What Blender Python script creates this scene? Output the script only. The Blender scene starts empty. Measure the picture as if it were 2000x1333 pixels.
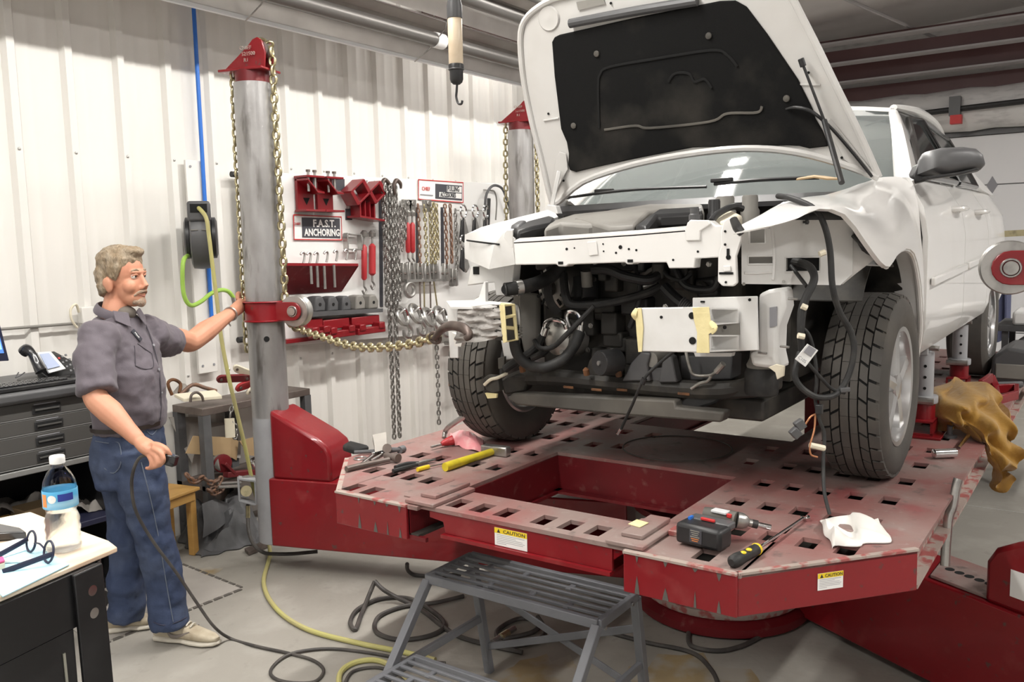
import bpy, bmesh, math, random
from mathutils import Vector, Matrix, Quaternion
sc = bpy.context.scene
C = sc.collection
random.seed(7)
PI = math.pi
# ------------------------------------------------------------------ camera, world, exposure
cam = bpy.data.objects.new('camera', bpy.data.cameras.new('camera')); C.objects.link(cam)
cam.data.sensor_width = 36.0; cam.data.lens = 30.24; cam.data.clip_start = .05
Rv = Vector((0.57537, -0.81749, -0.02293)); Fv = Vector((0.81121, 0.57407, -0.11104))
Rv = (Rv - Fv*Rv.dot(Fv)).normalized(); Fv.normalize(); Uv = Rv.cross(Fv)
mw = Matrix((Rv, Uv, -Fv)).transposed().to_4x4(); mw.translation = (0, 0, 1.80)
cam.matrix_world = mw
sc.camera = cam
w = bpy.data.worlds.new('world'); sc.world = w; w.use_nodes = True
w.node_tree.nodes['Background'].inputs[0].default_value = (.95, .97, 1, 1)
w.node_tree.nodes['Background'].inputs[1].default_value = .25
sc.view_settings.view_transform = 'Standard'; sc.view_settings.look = 'None'
sc.view_settings.exposure = 0.62; sc.view_settings.gamma = 1.0
sc.view_settings.use_curve_mapping = False
LIGHT_W = 75.0            # watts of one fluorescent strip fixture

# ------------------------------------------------------------------ materials
MATS = {}
def mat(name, col, rough=.5, metal=0., layers=(), bump=0., bscale=60., bdet=4., coat=0., spec=.5, trans=0., ior=1.45, emit=None, est=1., alpha=1., sheen=0., bstretch=None):
    """layers: (colour, scale, lo, hi, detail, stretch xyz or None, amount) noise masks laid over the base colour"""
    m = bpy.data.materials.new(name); m.use_nodes = True
    nt = m.node_tree; N = nt.nodes; L = nt.links
    bs = N['Principled BSDF']
    bs.inputs['Base Color'].default_value = (*col, 1); bs.inputs['Roughness'].default_value = rough
    bs.inputs['Metallic'].default_value = metal; bs.inputs['Coat Weight'].default_value = coat
    bs.inputs['Specular IOR Level'].default_value = spec
    bs.inputs['Transmission Weight'].default_value = trans; bs.inputs['IOR'].default_value = ior
    bs.inputs['Alpha'].default_value = alpha
    if sheen: bs.inputs['Sheen Weight'].default_value = sheen
    if emit:
        bs.inputs['Emission Color'].default_value = (*emit, 1); bs.inputs['Emission Strength'].default_value = est
    if layers or bump:
        tc = N.new('ShaderNodeTexCoord')
    prev = None
    for c2, scale, lo, hi, det, stretch, amt in layers:
        no = N.new('ShaderNodeTexNoise'); no.inputs['Scale'].default_value = scale; no.inputs['Detail'].default_value = det
        if stretch:
            mp = N.new('ShaderNodeMapping'); mp.inputs['Scale'].default_value = stretch
            L.new(tc.outputs['Object'], mp.inputs['Vector']); L.new(mp.outputs[0], no.inputs['Vector'])
        else: L.new(tc.outputs['Object'], no.inputs['Vector'])
        mr = N.new('ShaderNodeMapRange'); mr.inputs['From Min'].default_value = lo; mr.inputs['From Max'].default_value = hi
        mr.inputs['To Max'].default_value = amt
        L.new(no.outputs[0], mr.inputs['Value'])
        mx = N.new('ShaderNodeMix'); mx.data_type = 'RGBA'
        L.new(mr.outputs[0], mx.inputs['Factor'])
        if prev is None: mx.inputs['A'].default_value = (*col, 1)
        else: L.new(prev, mx.inputs['A'])
        mx.inputs['B'].default_value = (*c2, 1)
        prev = mx.outputs['Result']
    if prev is not None: L.new(prev, bs.inputs['Base Color'])
    if bump:
        no = N.new('ShaderNodeTexNoise'); no.inputs['Scale'].default_value = bscale; no.inputs['Detail'].default_value = bdet
        if bstretch:
            mp = N.new('ShaderNodeMapping'); mp.inputs['Scale'].default_value = bstretch
            L.new(tc.outputs['Object'], mp.inputs['Vector']); L.new(mp.outputs[0], no.inputs['Vector'])
        else: L.new(tc.outputs['Object'], no.inputs['Vector'])
        bp = N.new('ShaderNodeBump'); bp.inputs['Strength'].default_value = bump; bp.inputs['Distance'].default_value = .02
        L.new(no.outputs[0], bp.inputs['Height']); L.new(bp.outputs[0], bs.inputs['Normal'])
    MATS[name] = m
    return m
mat('wall_white', (.76, .74, .70), .42, layers=[((.70, .68, .64), .9, .4, .8, 2, None, .5)])
mat('seam', (.45, .44, .42), .6)
mat('screw', (.5, .49, .47), .4, .6)
mat('concrete', (.30, .282, .25), .62, layers=[((.25, .235, .205), 1.1, .42, .72, 6, None, .8), ((.42, .40, .365), 3.5, .5, .75, 6, None, .6), ((.19, .175, .15), 14, .6, .78, 8, None, .5)], bump=.08, bscale=30)
mat('stain', (.30, .225, .12), .55, layers=[((.22, .17, .10), 6, .4, .7, 5, None, .8), ((.32, .30, .265), 5, .46, .60, 6, None, .9)])
mat('ceiling_white', (.62, .59, .58), .7, layers=[((.45, .42, .42), 1.2, .4, .8, 4, None, .6)])
mat('maroon', (.085, .035, .035), .45, layers=[((.12, .06, .06), 2, .4, .7, 3, None, .6)])
mat('flange_grey', (.36, .34, .34), .5)
mat('insulation', (.68, .67, .66), .6, layers=[((.45, .44, .44), 5, .5, .7, 5, (1, 1, 4), .7)], bump=.25, bscale=8)
mat('door_white', (.72, .72, .73), .4)
mat('door_line', (.35, .35, .36), .6)
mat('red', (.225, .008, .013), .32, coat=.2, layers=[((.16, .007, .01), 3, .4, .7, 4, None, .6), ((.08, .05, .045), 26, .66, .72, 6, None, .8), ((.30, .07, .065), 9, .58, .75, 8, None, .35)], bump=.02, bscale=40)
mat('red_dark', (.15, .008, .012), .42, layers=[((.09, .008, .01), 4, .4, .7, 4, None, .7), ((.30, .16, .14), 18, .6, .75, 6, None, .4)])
mat('deck', (.27, .115, .105), .5, layers=[((.27, .215, .195), 2.2, .36, .60, 7, None, .85), ((.27, .05, .055), 6, .54, .70, 8, None, .6), ((.10, .085, .08), 17, .60, .72, 8, None, .7), ((.36, .31, .28), 30, .6, .75, 6, None, .5)], bump=.05, bscale=60)
mat('chip', (.10, .09, .08), .7)
mat('edge_bare', (.42, .35, .31), .5, .2, layers=[((.36, .05, .05), 20, .5, .6, 5, None, .8)])
mat('post', (.38, .372, .368), .34, .5, layers=[((.22, .21, .20), 4, .42, .60, 7, (1, 1, .4), .8), ((.09, .08, .07), 11, .56, .66, 8, (1, 1, .22), .85), ((.62, .61, .60), 2.5, .5, .75, 4, (1, 1, .4), .6)], bump=.04)
mat('post_paint', (.36, .365, .38), .4, layers=[((.28, .28, .29), 6, .5, .7, 4, None, .6)])
mat('steel', (.46, .45, .43), .32, .85, layers=[((.22, .21, .2), 12, .5, .7, 5, None, .7)])
mat('chrome', (.75, .75, .75), .12, 1.)
mat('chain_gold', (.50, .44, .27), .3, .85, layers=[((.26, .23, .15), 25, .5, .7, 4, None, .7)])
mat('chain_grey', (.34, .33, .31), .38, .8, layers=[((.14, .13, .12), 20, .45, .7, 4, None, .8)])
mat('chain_rust', (.20, .13, .10), .6, .5, layers=[((.32, .16, .09), 30, .45, .7, 5, None, .8)])
mat('hook_brown', (.10, .075, .065), .45, .5, layers=[((.2, .15, .13), 18, .5, .7, 5, None, .6)])
mat('car_white', (.80, .79, .77), .28, coat=.6, layers=[((.70, .68, .64), 3, .5, .8, 4, None, .4)])
mat('apron_white', (.72, .715, .70), .45, layers=[((.50, .48, .44), 5, .5, .75, 5, None, .55)])
mat('crumple', (.46, .44, .42), .42, .3, layers=[((.22, .20, .18), 16, .52, .62, 8, (1, .5, 2.5), .85)], bump=.5, bscale=22, bdet=6)
mat('hood_under', (.66, .65, .63), .35, coat=.3, layers=[((.54, .52, .49), 3, .45, .75, 4, None, .6)])
mat('liner', (.010, .010, .010), .9, layers=[((.055, .05, .043), 3.2, .52, .78, 5, None, .8)], bump=.15, bscale=250, spec=.2)
mat('black_plastic', (.022, .022, .023), .42, layers=[((.05, .048, .045), 8, .5, .75, 5, None, .6)])
mat('black_gloss', (.02, .02, .021), .2, coat=.4)
mat('grey_plastic', (.085, .085, .088), .42, layers=[((.13, .13, .13), 5, .5, .75, 4, None, .5)])
mat('dusty_black', (.075, .07, .062), .6, layers=[((.19, .175, .15), 3, .4, .7, 5, None, .8)])
mat('cover_grey', (.22, .21, .19), .6, layers=[((.12, .11, .10), 4, .45, .7, 5, None, .7)])
mat('rubber', (.018, .018, .018), .6, layers=[((.045, .043, .04), 20, .5, .7, 4, None, .7)])
mat('tire', (.075, .070, .064), .75, layers=[((.12, .108, .092), 5, .4, .7, 5, None, .7)], bump=.05, bscale=120)
mat('recess_shade', (.008, .008, .008), .9)  # near-black that stands in for shade in holes, slots and tread gaps
mat('alloy', (.62, .62, .62), .28, .8, layers=[((.42, .41, .4), 8, .5, .8, 4, None, .4)])
mat('alu', (.50, .49, .46), .38, .8, layers=[((.22, .21, .19), 14, .45, .7, 6, None, .8)])
mat('engine_dark', (.035, .033, .030), .6, .2, layers=[((.10, .09, .075), 8, .48, .72, 6, None, .8)])
mat('rust', (.17, .075, .032), .8, layers=[((.07, .04, .025), 30, .45, .65, 6, None, .8)])
mat('glass', (.85, .92, .90), .03, trans=1., ior=1.05, spec=.8, alpha=.55)
mat('glass_dark', (.05, .06, .06), .06, spec=.7, coat=.5)
mat('wind', (.20, .225, .22), .05, spec=.8, coat=.8, alpha=.75)
mat('tape', (.80, .70, .38), .6, layers=[((.70, .60, .30), 12, .5, .7, 4, None, .6)], bump=.15, bscale=30)
mat('paper', (.82, .82, .80), .7)
mat('ink', (.03, .03, .035), .7)
mat('ink_grey', (.28, .28, .3), .7)
mat('sign_dark', (.06, .06, .07), .6)
mat('sign_white', (.82, .81, .79), .5)
mat('sign_red', (.55, .03, .03), .5)
mat('yellow_sign', (.80, .58, .02), .5)
mat('board', (.80, .79, .77), .4)
mat('wood_raw', (.52, .30, .09), .45, layers=[((.40, .20, .05), 4, .4, .7, 6, (1, 1, 8), .6)])
mat('cardboard', (.44, .31, .17), .8, layers=[((.36, .25, .13), 4, .4, .7, 4, None, .6)])
mat('tarp', (.085, .085, .088), .65, layers=[((.15, .15, .155), 6, .45, .7, 4, None, .6)], bump=.3, bscale=10)
mat('leather', (.37, .20, .028), .75, layers=[((.22, .11, .015), 5, .42, .7, 5, None, .8), ((.46, .28, .06), 12, .55, .75, 4, None, .5)], bump=.25, bscale=25, sheen=.3)
mat('yellow_hose', (.46, .43, .16), .45, layers=[((.40, .34, .19), 2.5, .42, .65, 4, None, .8)])
mat('dusty_hose', (.40, .34, .17), .6)
mat('green_hose', (.32, .52, .09), .35)
mat('blue_pipe', (.03, .16, .58), .35)
mat('cable_black', (.05, .045, .042), .55, layers=[((.11, .10, .09), 9, .45, .7, 4, None, .7)])
mat('mat_grey', (.36, .335, .305), .8, layers=[((.30, .28, .255), 5, .4, .7, 5, None, .6)])
mat('mat_edge', (.10, .09, .08), .8)
mat('skin', (.56, .27, .17), .5, layers=[((.50, .20, .125), 9, .45, .7, 4, None, .5)], bump=.04, bscale=180)
mat('hair', (.25, .185, .115), .6, layers=[((.34, .28, .205), 40, .42, .65, 5, (1, 1, .4), .8), ((.14, .10, .065), 26, .55, .7, 5, (1, 1, .5), .8)], bump=.8, bscale=70, bstretch=(1, 1, .35))
mat('beard', (.36, .27, .20), .7, layers=[((.45, .24, .15), 60, .45, .6, 3, None, .8)], bump=.5, bscale=200)
mat('lip', (.42, .16, .12), .45)
mat('eye_white', (.72, .68, .64), .25)
mat('shirt', (.115, .098, .115), .75, layers=[((.095, .08, .095), 6, .42, .7, 4, None, .7)], bump=.10, bscale=200, sheen=.15)
mat('shirt_dark', (.045, .04, .05), .8)
mat('patch', (.02, .02, .03), .6)
mat('tee', (.16, .14, .12), .8)
mat('jeans', (.032, .048, .100), .8, layers=[((.085, .11, .175), 5, .45, .66, 5, None, .8), ((.02, .03, .065), 5, .5, .7, 4, None, .6)], bump=.12, bscale=150)
mat('jean_seam', (.12, .14, .18), .8)
mat('belt', (.03, .022, .018), .5)
mat('shoe', (.52, .46, .35), .6, layers=[((.30, .24, .16), 12, .45, .7, 6, None, .7)], bump=.1, bscale=60)
mat('shoe_sole', (.58, .54, .46), .6)
mat('shoe_grey', (.22, .19, .17), .5)
mat('navy', (.02, .022, .05), .5)
mat('black_paint', (.011, .011, .012), .35, layers=[((.03, .03, .032), 7, .5, .75, 4, None, .5)])
mat('cab_grey', (.075, .072, .068), .45, layers=[((.10, .096, .09), 2, .4, .7, 3, None, .6)])
mat('cab_light', (.30, .30, .29), .4, .3)
mat('wood_top', (.80, .70, .55), .45, layers=[((.62, .34, .20), 5, .5, .72, 6, (1, 3, 1), .7)])
mat('blue_paper', (.42, .68, .78), .7, layers=[((.65, .80, .85), 20, .5, .7, 3, None, .6)])
mat('pink', (.75, .10, .28), .6)
mat('teal', (.05, .38, .38), .4)
mat('bottle_clear', (.93, .96, .97), .04, trans=1., ior=1.12, alpha=.45)
mat('water', (.93, .90, .86), .05, trans=.9, ior=1.2, alpha=.75)
mat('cap_white', (.82, .82, .81), .4)
mat('label_blue', (.10, .42, .70), .35, layers=[((.55, .78, .88), 7, .5, .65, 2, (1, 1, 3), .7)])
mat('label_navy', (.03, .05, .30), .4)
mat('label_orange', (.75, .25, .06), .4)
mat('screen', (.04, .07, .16), .2, emit=(.10, .26, .75), est=.8)
mat('screen_panel', (.25, .55, .75), .3, emit=(.3, .7, .9), est=.6)
mat('lcd', (.40, .46, .62), .25)
mat('phone_white', (.62, .63, .64), .4)
mat('light_tube', (1, 1, 1), .5, emit=(1, .98, .94), est=14.)
mat('lamp_white', (.72, .72, .72), .4)
mat('heater_metal', (.60, .57, .54), .35, .7, layers=[((.4, .37, .35), 3, .4, .7, 4, None, .6)])
mat('heater_tube', (.17, .16, .15), .4, .6, layers=[((.30, .29, .28), 2, .45, .7, 3, (.3, 1, 1), .7)])
mat('wl_tube', (.72, .60, .45), .35, layers=[((.42, .28, .15), 9, .45, .68, 5, None, .7)])
mat('stool_grey', (.16, .165, .18), .45, layers=[((.24, .245, .26), 5, .48, .72, 5, None, .7)], bump=.03)
mat('yellow_plastic', (.62, .50, .03), .4, layers=[((.35, .27, .03), 12, .5, .7, 5, None, .6)])
mat('amber', (.75, .55, .03), .3)
mat('brown_steel', (.16, .13, .115), .5, .6, layers=[((.26, .22, .2), 10, .45, .7, 5, None, .6)])
mat('rag', (.78, .76, .72), .8, layers=[((.45, .40, .33), 5, .6, .8, 5, None, .6)])
mat('bag_pink', (.78, .30, .32), .35, layers=[((.85, .62, .62), 12, .45, .65, 4, None, .8)], coat=.4)
mat('bag_red', (.40, .03, .035), .4)
mat('blue_cloth', (.10, .11, .19), .8)
mat('copper', (.45, .20, .10), .4, .6)
mat('ivory', (.72, .66, .52), .5)
mat('led_blue', (.1, .1, 1), .3, emit=(.15, .2, 1.), est=6.)
mat('silver_line', (.42, .42, .36), .4, .5)
mat('lit_lip', (.75, .76, .76), .4)

# ------------------------------------------------------------------ mesh builder
def V(p): return Vector(p)
ORG = {}
class B:
    def __init__(s): s.v = []; s.f = []
    def add(s, vs, fs):
        o = len(s.v); s.v += [tuple(q) for q in vs]; s.f += [tuple(i+o for i in q) for q in fs]; return s
    def box(s, x0, x1, y0, y1, z0, z1):
        vs = [(x, y, z) for z in (z0, z1) for y in (y0, y1) for x in (x0, x1)]
        return s.add(vs, [(0, 2, 3, 1), (4, 5, 7, 6), (0, 1, 5, 4), (2, 6, 7, 3), (0, 4, 6, 2), (1, 3, 7, 5)])
    def obox(s, c, size, ax=(1, 0, 0), up=(0, 0, 1)):
        """box of size (along ax, side, up) centred at c"""
        a = V(ax).normalized(); u = V(up); u = (u - a*u.dot(a)).normalized(); b = u.cross(a)
        c = V(c); h = [q/2 for q in size]
        vs = [c + a*(i*h[0]) + b*(j*h[1]) + u*(k*h[2]) for k in (-1, 1) for j in (-1, 1) for i in (-1, 1)]
        return s.add(vs, [(0, 2, 3, 1), (4, 5, 7, 6), (0, 1, 5, 4), (2, 6, 7, 3), (0, 4, 6, 2), (1, 3, 7, 5)])
    def bar(s, p0, p1, wd, ht, up=(0, 0, 1)):
        p0, p1 = V(p0), V(p1); return s.obox((p0+p1)/2, ((p1-p0).length, wd, ht), p1-p0, up)
    def cyl(s, p0, p1, r0, r1=None, n=14, caps=True):
        if r1 is None: r1 = r0
        p0, p1 = V(p0), V(p1); d = (p1-p0).normalized()
        a = d.orthogonal().normalized(); b = d.cross(a); vs = []
        for p, r in ((p0, r0), (p1, r1)):
            vs += [p + (a*math.cos(2*PI*i/n) + b*math.sin(2*PI*i/n))*r for i in range(n)]
        fs = [(i, (i+1) % n, n+(i+1) % n, n+i) for i in range(n)]
        if caps: fs += [tuple(range(n))[::-1], tuple(range(n, 2*n))]
        return s.add(vs, fs)
    def lathe(s, prof, c, ax=(0, 0, 1), n=20, caps=True):
        """prof: (radius, distance along ax)"""
        d = V(ax).normalized(); a = d.orthogonal().normalized(); b = d.cross(a); c = V(c); vs = []; m = len(prof)
        for r, t in prof: vs += [c + d*t + (a*math.cos(2*PI*i/n) + b*math.sin(2*PI*i/n))*r for i in range(n)]
        fs = [(j*n+i, j*n+(i+1) % n, (j+1)*n+(i+1) % n, (j+1)*n+i) for j in range(m-1) for i in range(n)]
        if caps: fs += [tuple(range(n))[::-1], tuple(range((m-1)*n, m*n))]
        return s.add(vs, fs)
    def torus(s, c, ax, R, r, n=20, k=8, a0=0., a1=2*PI):
        d = V(ax).normalized(); a = d.orthogonal().normalized(); b = d.cross(a); c = V(c)
        closed = abs(a1-a0-2*PI) < 1e-4; m = n if closed else n+1; vs = []
        for i in range(m):
            t = a0+(a1-a0)*i/n; e = a*math.cos(t)+b*math.sin(t)
            vs += [c + e*(R+r*math.cos(2*PI*j/k)) + d*(r*math.sin(2*PI*j/k)) for j in range(k)]
        fs = [(i*k+j, ((i+1) % m)*k+j, ((i+1) % m)*k+(j+1) % k, i*k+(j+1) % k) for i in range(n) for j in range(k)]
        return s.add(vs, fs)
    def tube(s, pts, r, n=8, closed=False, sub=6, caps=True, flat=None):
        """smooth tube through pts; r number or list per pt; flat=(a,b,up) elliptical"""
        P = [V(p) for p in pts]; rs = r if isinstance(r, (list, tuple)) else [r]*len(P)
        Q = []; S = []; m = len(P)
        if sub <= 1 or m < 3: Q, S = P, list(rs)
        else:
            for i in range(m if closed else m-1):
                g = (lambda k: P[k % m]) if closed else (lambda k: P[max(0, min(m-1, k))])
                p0, p1, p2, p3 = g(i-1), g(i), g(i+1), g(i+2)
                for j in range(sub):
                    t = j/sub
                    Q.append(.5*((2*p1)+(-p0+p2)*t+(2*p0-5*p1+4*p2-p3)*t*t+(-p0+3*p1-3*p2+p3)*t**3))
                    S.append(rs[i]*(1-t)+rs[(i+1) % m]*t)
            if not closed: Q.append(P[-1]); S.append(rs[-1])
        m = len(Q); T = []
        for i in range(m):
            a = Q[(i-1) % m] if closed or i else Q[0]; b = Q[(i+1) % m] if closed or i < m-1 else Q[-1]
            t = b-a; T.append(t.normalized() if t.length > 1e-9 else V((0, 0, 1)))
        nrm = T[0].orthogonal().normalized(); vs = []
        if flat: nrm = (V(flat[2]) - T[0]*V(flat[2]).dot(T[0])).normalized()
        for i in range(m):
            if i:
                nrm = nrm - T[i]*nrm.dot(T[i])
                nrm = nrm.normalized() if nrm.length > 1e-6 else T[i].orthogonal().normalized()
            b = T[i].cross(nrm)
            fa, fb = (flat[0], flat[1]) if flat else (1, 1)
            vs += [Q[i] + (nrm*math.cos(2*PI*j/n)*fb + b*math.sin(2*PI*j/n)*fa)*S[i] for j in range(n)]
        fs = [(i*n+j, i*n+(j+1) % n, ((i+1) % m)*n+(j+1) % n, ((i+1) % m)*n+j) for i in range(m if closed else m-1) for j in range(n)]
        if caps and not closed: fs += [tuple(range(n))[::-1], tuple(range((m-1)*n, m*n))]
        return s.add(vs, fs)
    def prism(s, pts, ext):
        """polygon pts extruded by vector ext"""
        n = len(pts); e = V(ext); vs = [V(p) for p in pts] + [V(p)+e for p in pts]
        return s.add(vs, [tuple(range(n))[::-1], tuple(range(n, 2*n))] + [(i, (i+1) % n, n+(i+1) % n, n+i) for i in range(n)])
    def grid(s, rows, thick=None, closed=False):
        """rows of points; thick=vector or function gives a back face"""
        m = len(rows); n = len(rows[0]); vs = [V(p) for r in rows for p in r]
        fs = [(i*n+j, i*n+(j+1) % n, (i+1)*n+(j+1) % n, (i+1)*n+j) for i in range(m-1) for j in range(n if closed else n-1)]
        if thick is not None:
            e = V(thick); o = m*n; vs += [p+e for p in vs]
            fs += [tuple(i+o for i in q)[::-1] for q in fs]
            for j in range(n-1):
                fs += [(j+1, j, o+j, o+j+1), ((m-1)*n+j, (m-1)*n+j+1, o+(m-1)*n+j+1, o+(m-1)*n+j)]
            for i in range(m-1):
                fs += [(i*n, (i+1)*n, o+(i+1)*n, o+i*n), ((i+1)*n+n-1, i*n+n-1, o+i*n+n-1, o+(i+1)*n+n-1)]
        return s.add(vs, fs)
    def ball(s, c, r, sc3=(1, 1, 1), n=14, m=9, rot=None):
        c = V(c); vs = []
        for i in range(1, m):
            t = PI*i/m
            for j in range(n):
                q = V((math.sin(t)*math.cos(2*PI*j/n)*r*sc3[0], math.sin(t)*math.sin(2*PI*j/n)*r*sc3[1], math.cos(t)*r*sc3[2]))
                vs.append(c + (rot @ q if rot else q))
        q1 = V((0, 0, r*sc3[2])); top = c+(rot @ q1 if rot else q1); bot = c-(rot @ q1 if rot else q1)
        vs += [top, bot]; T = len(vs)-2
        fs = [(i*n+j, (i+1)*n+j, (i+1)*n+(j+1) % n, i*n+(j+1) % n) for i in range(m-2) for j in range(n)]
        fs += [(T, j, (j+1) % n) for j in range(n)] + [(T+1, (m-2)*n+(j+1) % n, (m-2)*n+j) for j in range(n)]
        return s.add(vs, fs)
    def loft(s, rings, caps=True):
        m = len(rings); n = len(rings[0]); vs = [V(p) for r in rings for p in r]
        fs = [(i*n+j, i*n+(j+1) % n, (i+1)*n+(j+1) % n, (i+1)*n+j) for i in range(m-1) for j in range(n)]
        if caps: fs += [tuple(range(n))[::-1], tuple(range((m-1)*n, m*n))]
        return s.add(vs, fs)
    def link(s, name, material, parent=None, sharp=35, bev=0., org=None, normals=True):
        me = bpy.data.meshes.new(name)
        if org is None: org = ORG.get(parent.name, V((0, 0, 0))) if parent else V((0, 0, 0))
        me.from_pydata([tuple(V(p)-org) for p in s.v], [], s.f)
        if normals:
            bm = bmesh.new(); bm.from_mesh(me); bmesh.ops.recalc_face_normals(bm, faces=bm.faces); bm.to_mesh(me); bm.free()
        me.materials.append(MATS[material])
        o = bpy.data.objects.new(name, me); C.objects.link(o)
        if parent: o.parent = parent
        if not parent: o.location = org
        ORG[o.name] = org
        if sharp:
            me.polygons.foreach_set('use_smooth', [True]*len(me.polygons)); me.set_sharp_from_angle(angle=math.radians(sharp))
        if bev:
            md = o.modifiers.new('bevel', 'BEVEL'); md.width = bev; md.segments = 2; md.limit_method = 'ANGLE'; md.angle_limit = math.radians(40)
        return o
def tag(o, label, cat, group=None):
    o['label'] = label; o['category'] = cat
    if group: o['group'] = group
    return o
def thing(name, label, cat, loc, group=None):
    o = bpy.data.objects.new(name, None); C.objects.link(o); o.location = loc; o.empty_display_size = .1
    ORG[o.name] = V(loc)
    return tag(o, label, cat, group)
def solo(b, name, material, label, cat, loc=None, group=None, **k):
    """a thing that is one mesh, origin at loc (default: middle of its foot)"""
    if loc is None:
        n = len(b.v); loc = (sum(q[0] for q in b.v)/n, sum(q[1] for q in b.v)/n, min(q[2] for q in b.v))
    return tag(b.link(name, material, None, org=V(loc), **k), label, cat, group)
def struct(o): o['kind'] = 'structure'; return o
def stuff(o): o['kind'] = 'stuff'; return o
def inst(me, name, parent, M):
    """another piece sharing mesh data, M in world space (parent is unrotated)"""
    o = bpy.data.objects.new(name, me); C.objects.link(o); o.parent = parent
    mm = M.copy(); mm.translation = mm.translation - ORG[parent.name]; o.matrix_basis = mm
    ORG[o.name] = ORG[parent.name]
    return o
def text(name, body, size, loc, xdir, ydir, material, parent=None, extr=.0008, align='LEFT', font_w=1., off=0.):
    cu = bpy.data.curves.new(name, 'FONT'); cu.body = body; cu.size = size; cu.extrude = extr; cu.align_x = align; cu.offset = off
    cu.resolution_u = 2
    o0 = bpy.data.objects.new(name+'_tmp', cu); C.objects.link(o0)
    dg = bpy.context.evaluated_depsgraph_get(); me = bpy.data.meshes.new_from_object(o0.evaluated_get(dg))
    C.objects.unlink(o0); bpy.data.objects.remove(o0); bpy.data.curves.remove(cu)
    x = V(xdir).normalized(); y = V(ydir); y = (y-x*y.dot(x)).normalized(); z = x.cross(y)
    M = Matrix((x*font_w, y, z)).transposed().to_4x4(); M.translation = V(loc)
    me.transform(M)
    org = ORG.get(parent.name, V((0, 0, 0))) if parent else V((0, 0, 0))
    me.transform(Matrix.Translation(-org))
    me.materials.clear(); me.materials.append(MATS[material])
    o = bpy.data.objects.new(name, me); C.objects.link(o)
    if parent: o.parent = parent
    ORG[o.name] = org
    return o
def catmull(P, sub=6):
    P = [V(p) for p in P]; m = len(P); Q = []
    for i in range(m-1):
        p0, p1, p2, p3 = P[max(0, i-1)], P[i], P[i+1], P[min(m-1, i+2)]
        for j in range(sub):
            t = j/sub
            Q.append(.5*((2*p1)+(-p0+p2)*t+(2*p0-5*p1+4*p2-p3)*t*t+(-p0+3*p1-3*p2+p3)*t**3))
    Q.append(P[-1]); return Q
def link_mesh(name, material, L, W, r, n=5, k=10):
    """one chain link, long axis x, length L (outside), width W"""
    b = B(); hw = W/2-r; hl = L/2-W/2; pts = []
    for i in range(k//2+1):
        t = -PI/2+PI*i/(k//2); pts.append((hl+math.cos(t)*hw, math.sin(t)*hw, 0))
    for i in range(k//2+1):
        t = PI/2+PI*i/(k//2); pts.append((-hl+math.cos(t)*hw, math.sin(t)*hw, 0))
    b.tube(pts, r, n, closed=True, sub=1)
    me = bpy.data.meshes.new(name); me.from_pydata(b.v, [], b.f); me.materials.append(MATS[material])
    me.polygons.foreach_set('use_smooth', [True]*len(me.polygons)); return me
LINKS = {}
def chain(pts, parent, material, L=.045, W=.032, r=.0055, name='link', twist=0., sub=8):
    """links along a smooth path; every link its own piece"""
    key = (material, L, W, r)
    if key not in LINKS: LINKS[key] = link_mesh('link', material, L, W, r)
    Q = catmull(pts, sub); pitch = L-2*r; d = 0.; cum = [0.]
    for i in range(1, len(Q)): cum.append(cum[-1]+(Q[i]-Q[i-1]).length)
    n = int(cum[-1]/pitch); j = 0; up = None; out = []
    for k in range(n+1):
        s = k*pitch
        while j < len(cum)-2 and cum[j+1] < s: j += 1
        t = (s-cum[j])/max(1e-6, cum[j+1]-cum[j]); p = Q[j].lerp(Q[j+1], min(1, t)); tg = (Q[j+1]-Q[j]).normalized()
        if up is None: up = tg.orthogonal().normalized(); up = Quaternion(tg, twist) @ up
        up = (up-tg*up.dot(tg)).normalized(); u = Quaternion(tg, PI/2*(k % 2)+random.uniform(-.12, .12)) @ up
        M = Matrix((tg, u.cross(tg)*-1, u)).transposed().to_4x4()
        M = Matrix((tg, u, tg.cross(u))).transposed().to_4x4(); M.translation = p
        out.append(inst(LINKS[key], name, parent, M))
    return out
def plate_cells(b, xs, ys, solid, z0, z1):
    """plate with rectangular openings: cells of a grid, walls where a cell meets an opening"""
    nx, ny = len(xs)-1, len(ys)-1
    S = [[solid((xs[i]+xs[i+1])/2, (ys[j]+ys[j+1])/2) for j in range(ny)] for i in range(nx)]
    for i in range(nx):
        for j in range(ny):
            if not S[i][j]: continue
            x0, x1, y0, y1 = xs[i], xs[i+1], ys[j], ys[j+1]
            b.add([(x0, y0, z1), (x1, y0, z1), (x1, y1, z1), (x0, y1, z1)], [(0, 1, 2, 3)])
            b.add([(x0, y0, z0), (x1, y0, z0), (x1, y1, z0), (x0, y1, z0)], [(3, 2, 1, 0)])
            for di, dj, e in ((-1, 0, ((x0, y0), (x0, y1))), (1, 0, ((x1, y1), (x1, y0))), (0, -1, ((x1, y0), (x0, y0))), (0, 1, ((x0, y1), (x1, y1)))):
                a, c = i+di, j+dj
                if 0 <= a < nx and 0 <= c < ny and S[a][c]: continue
                (u0, w0), (u1, w1) = e
                b.add([(u0, w0, z0), (u1, w1, z0), (u1, w1, z1), (u0, w0, z1)], [(3, 2, 1, 0)])
    return b

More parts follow.
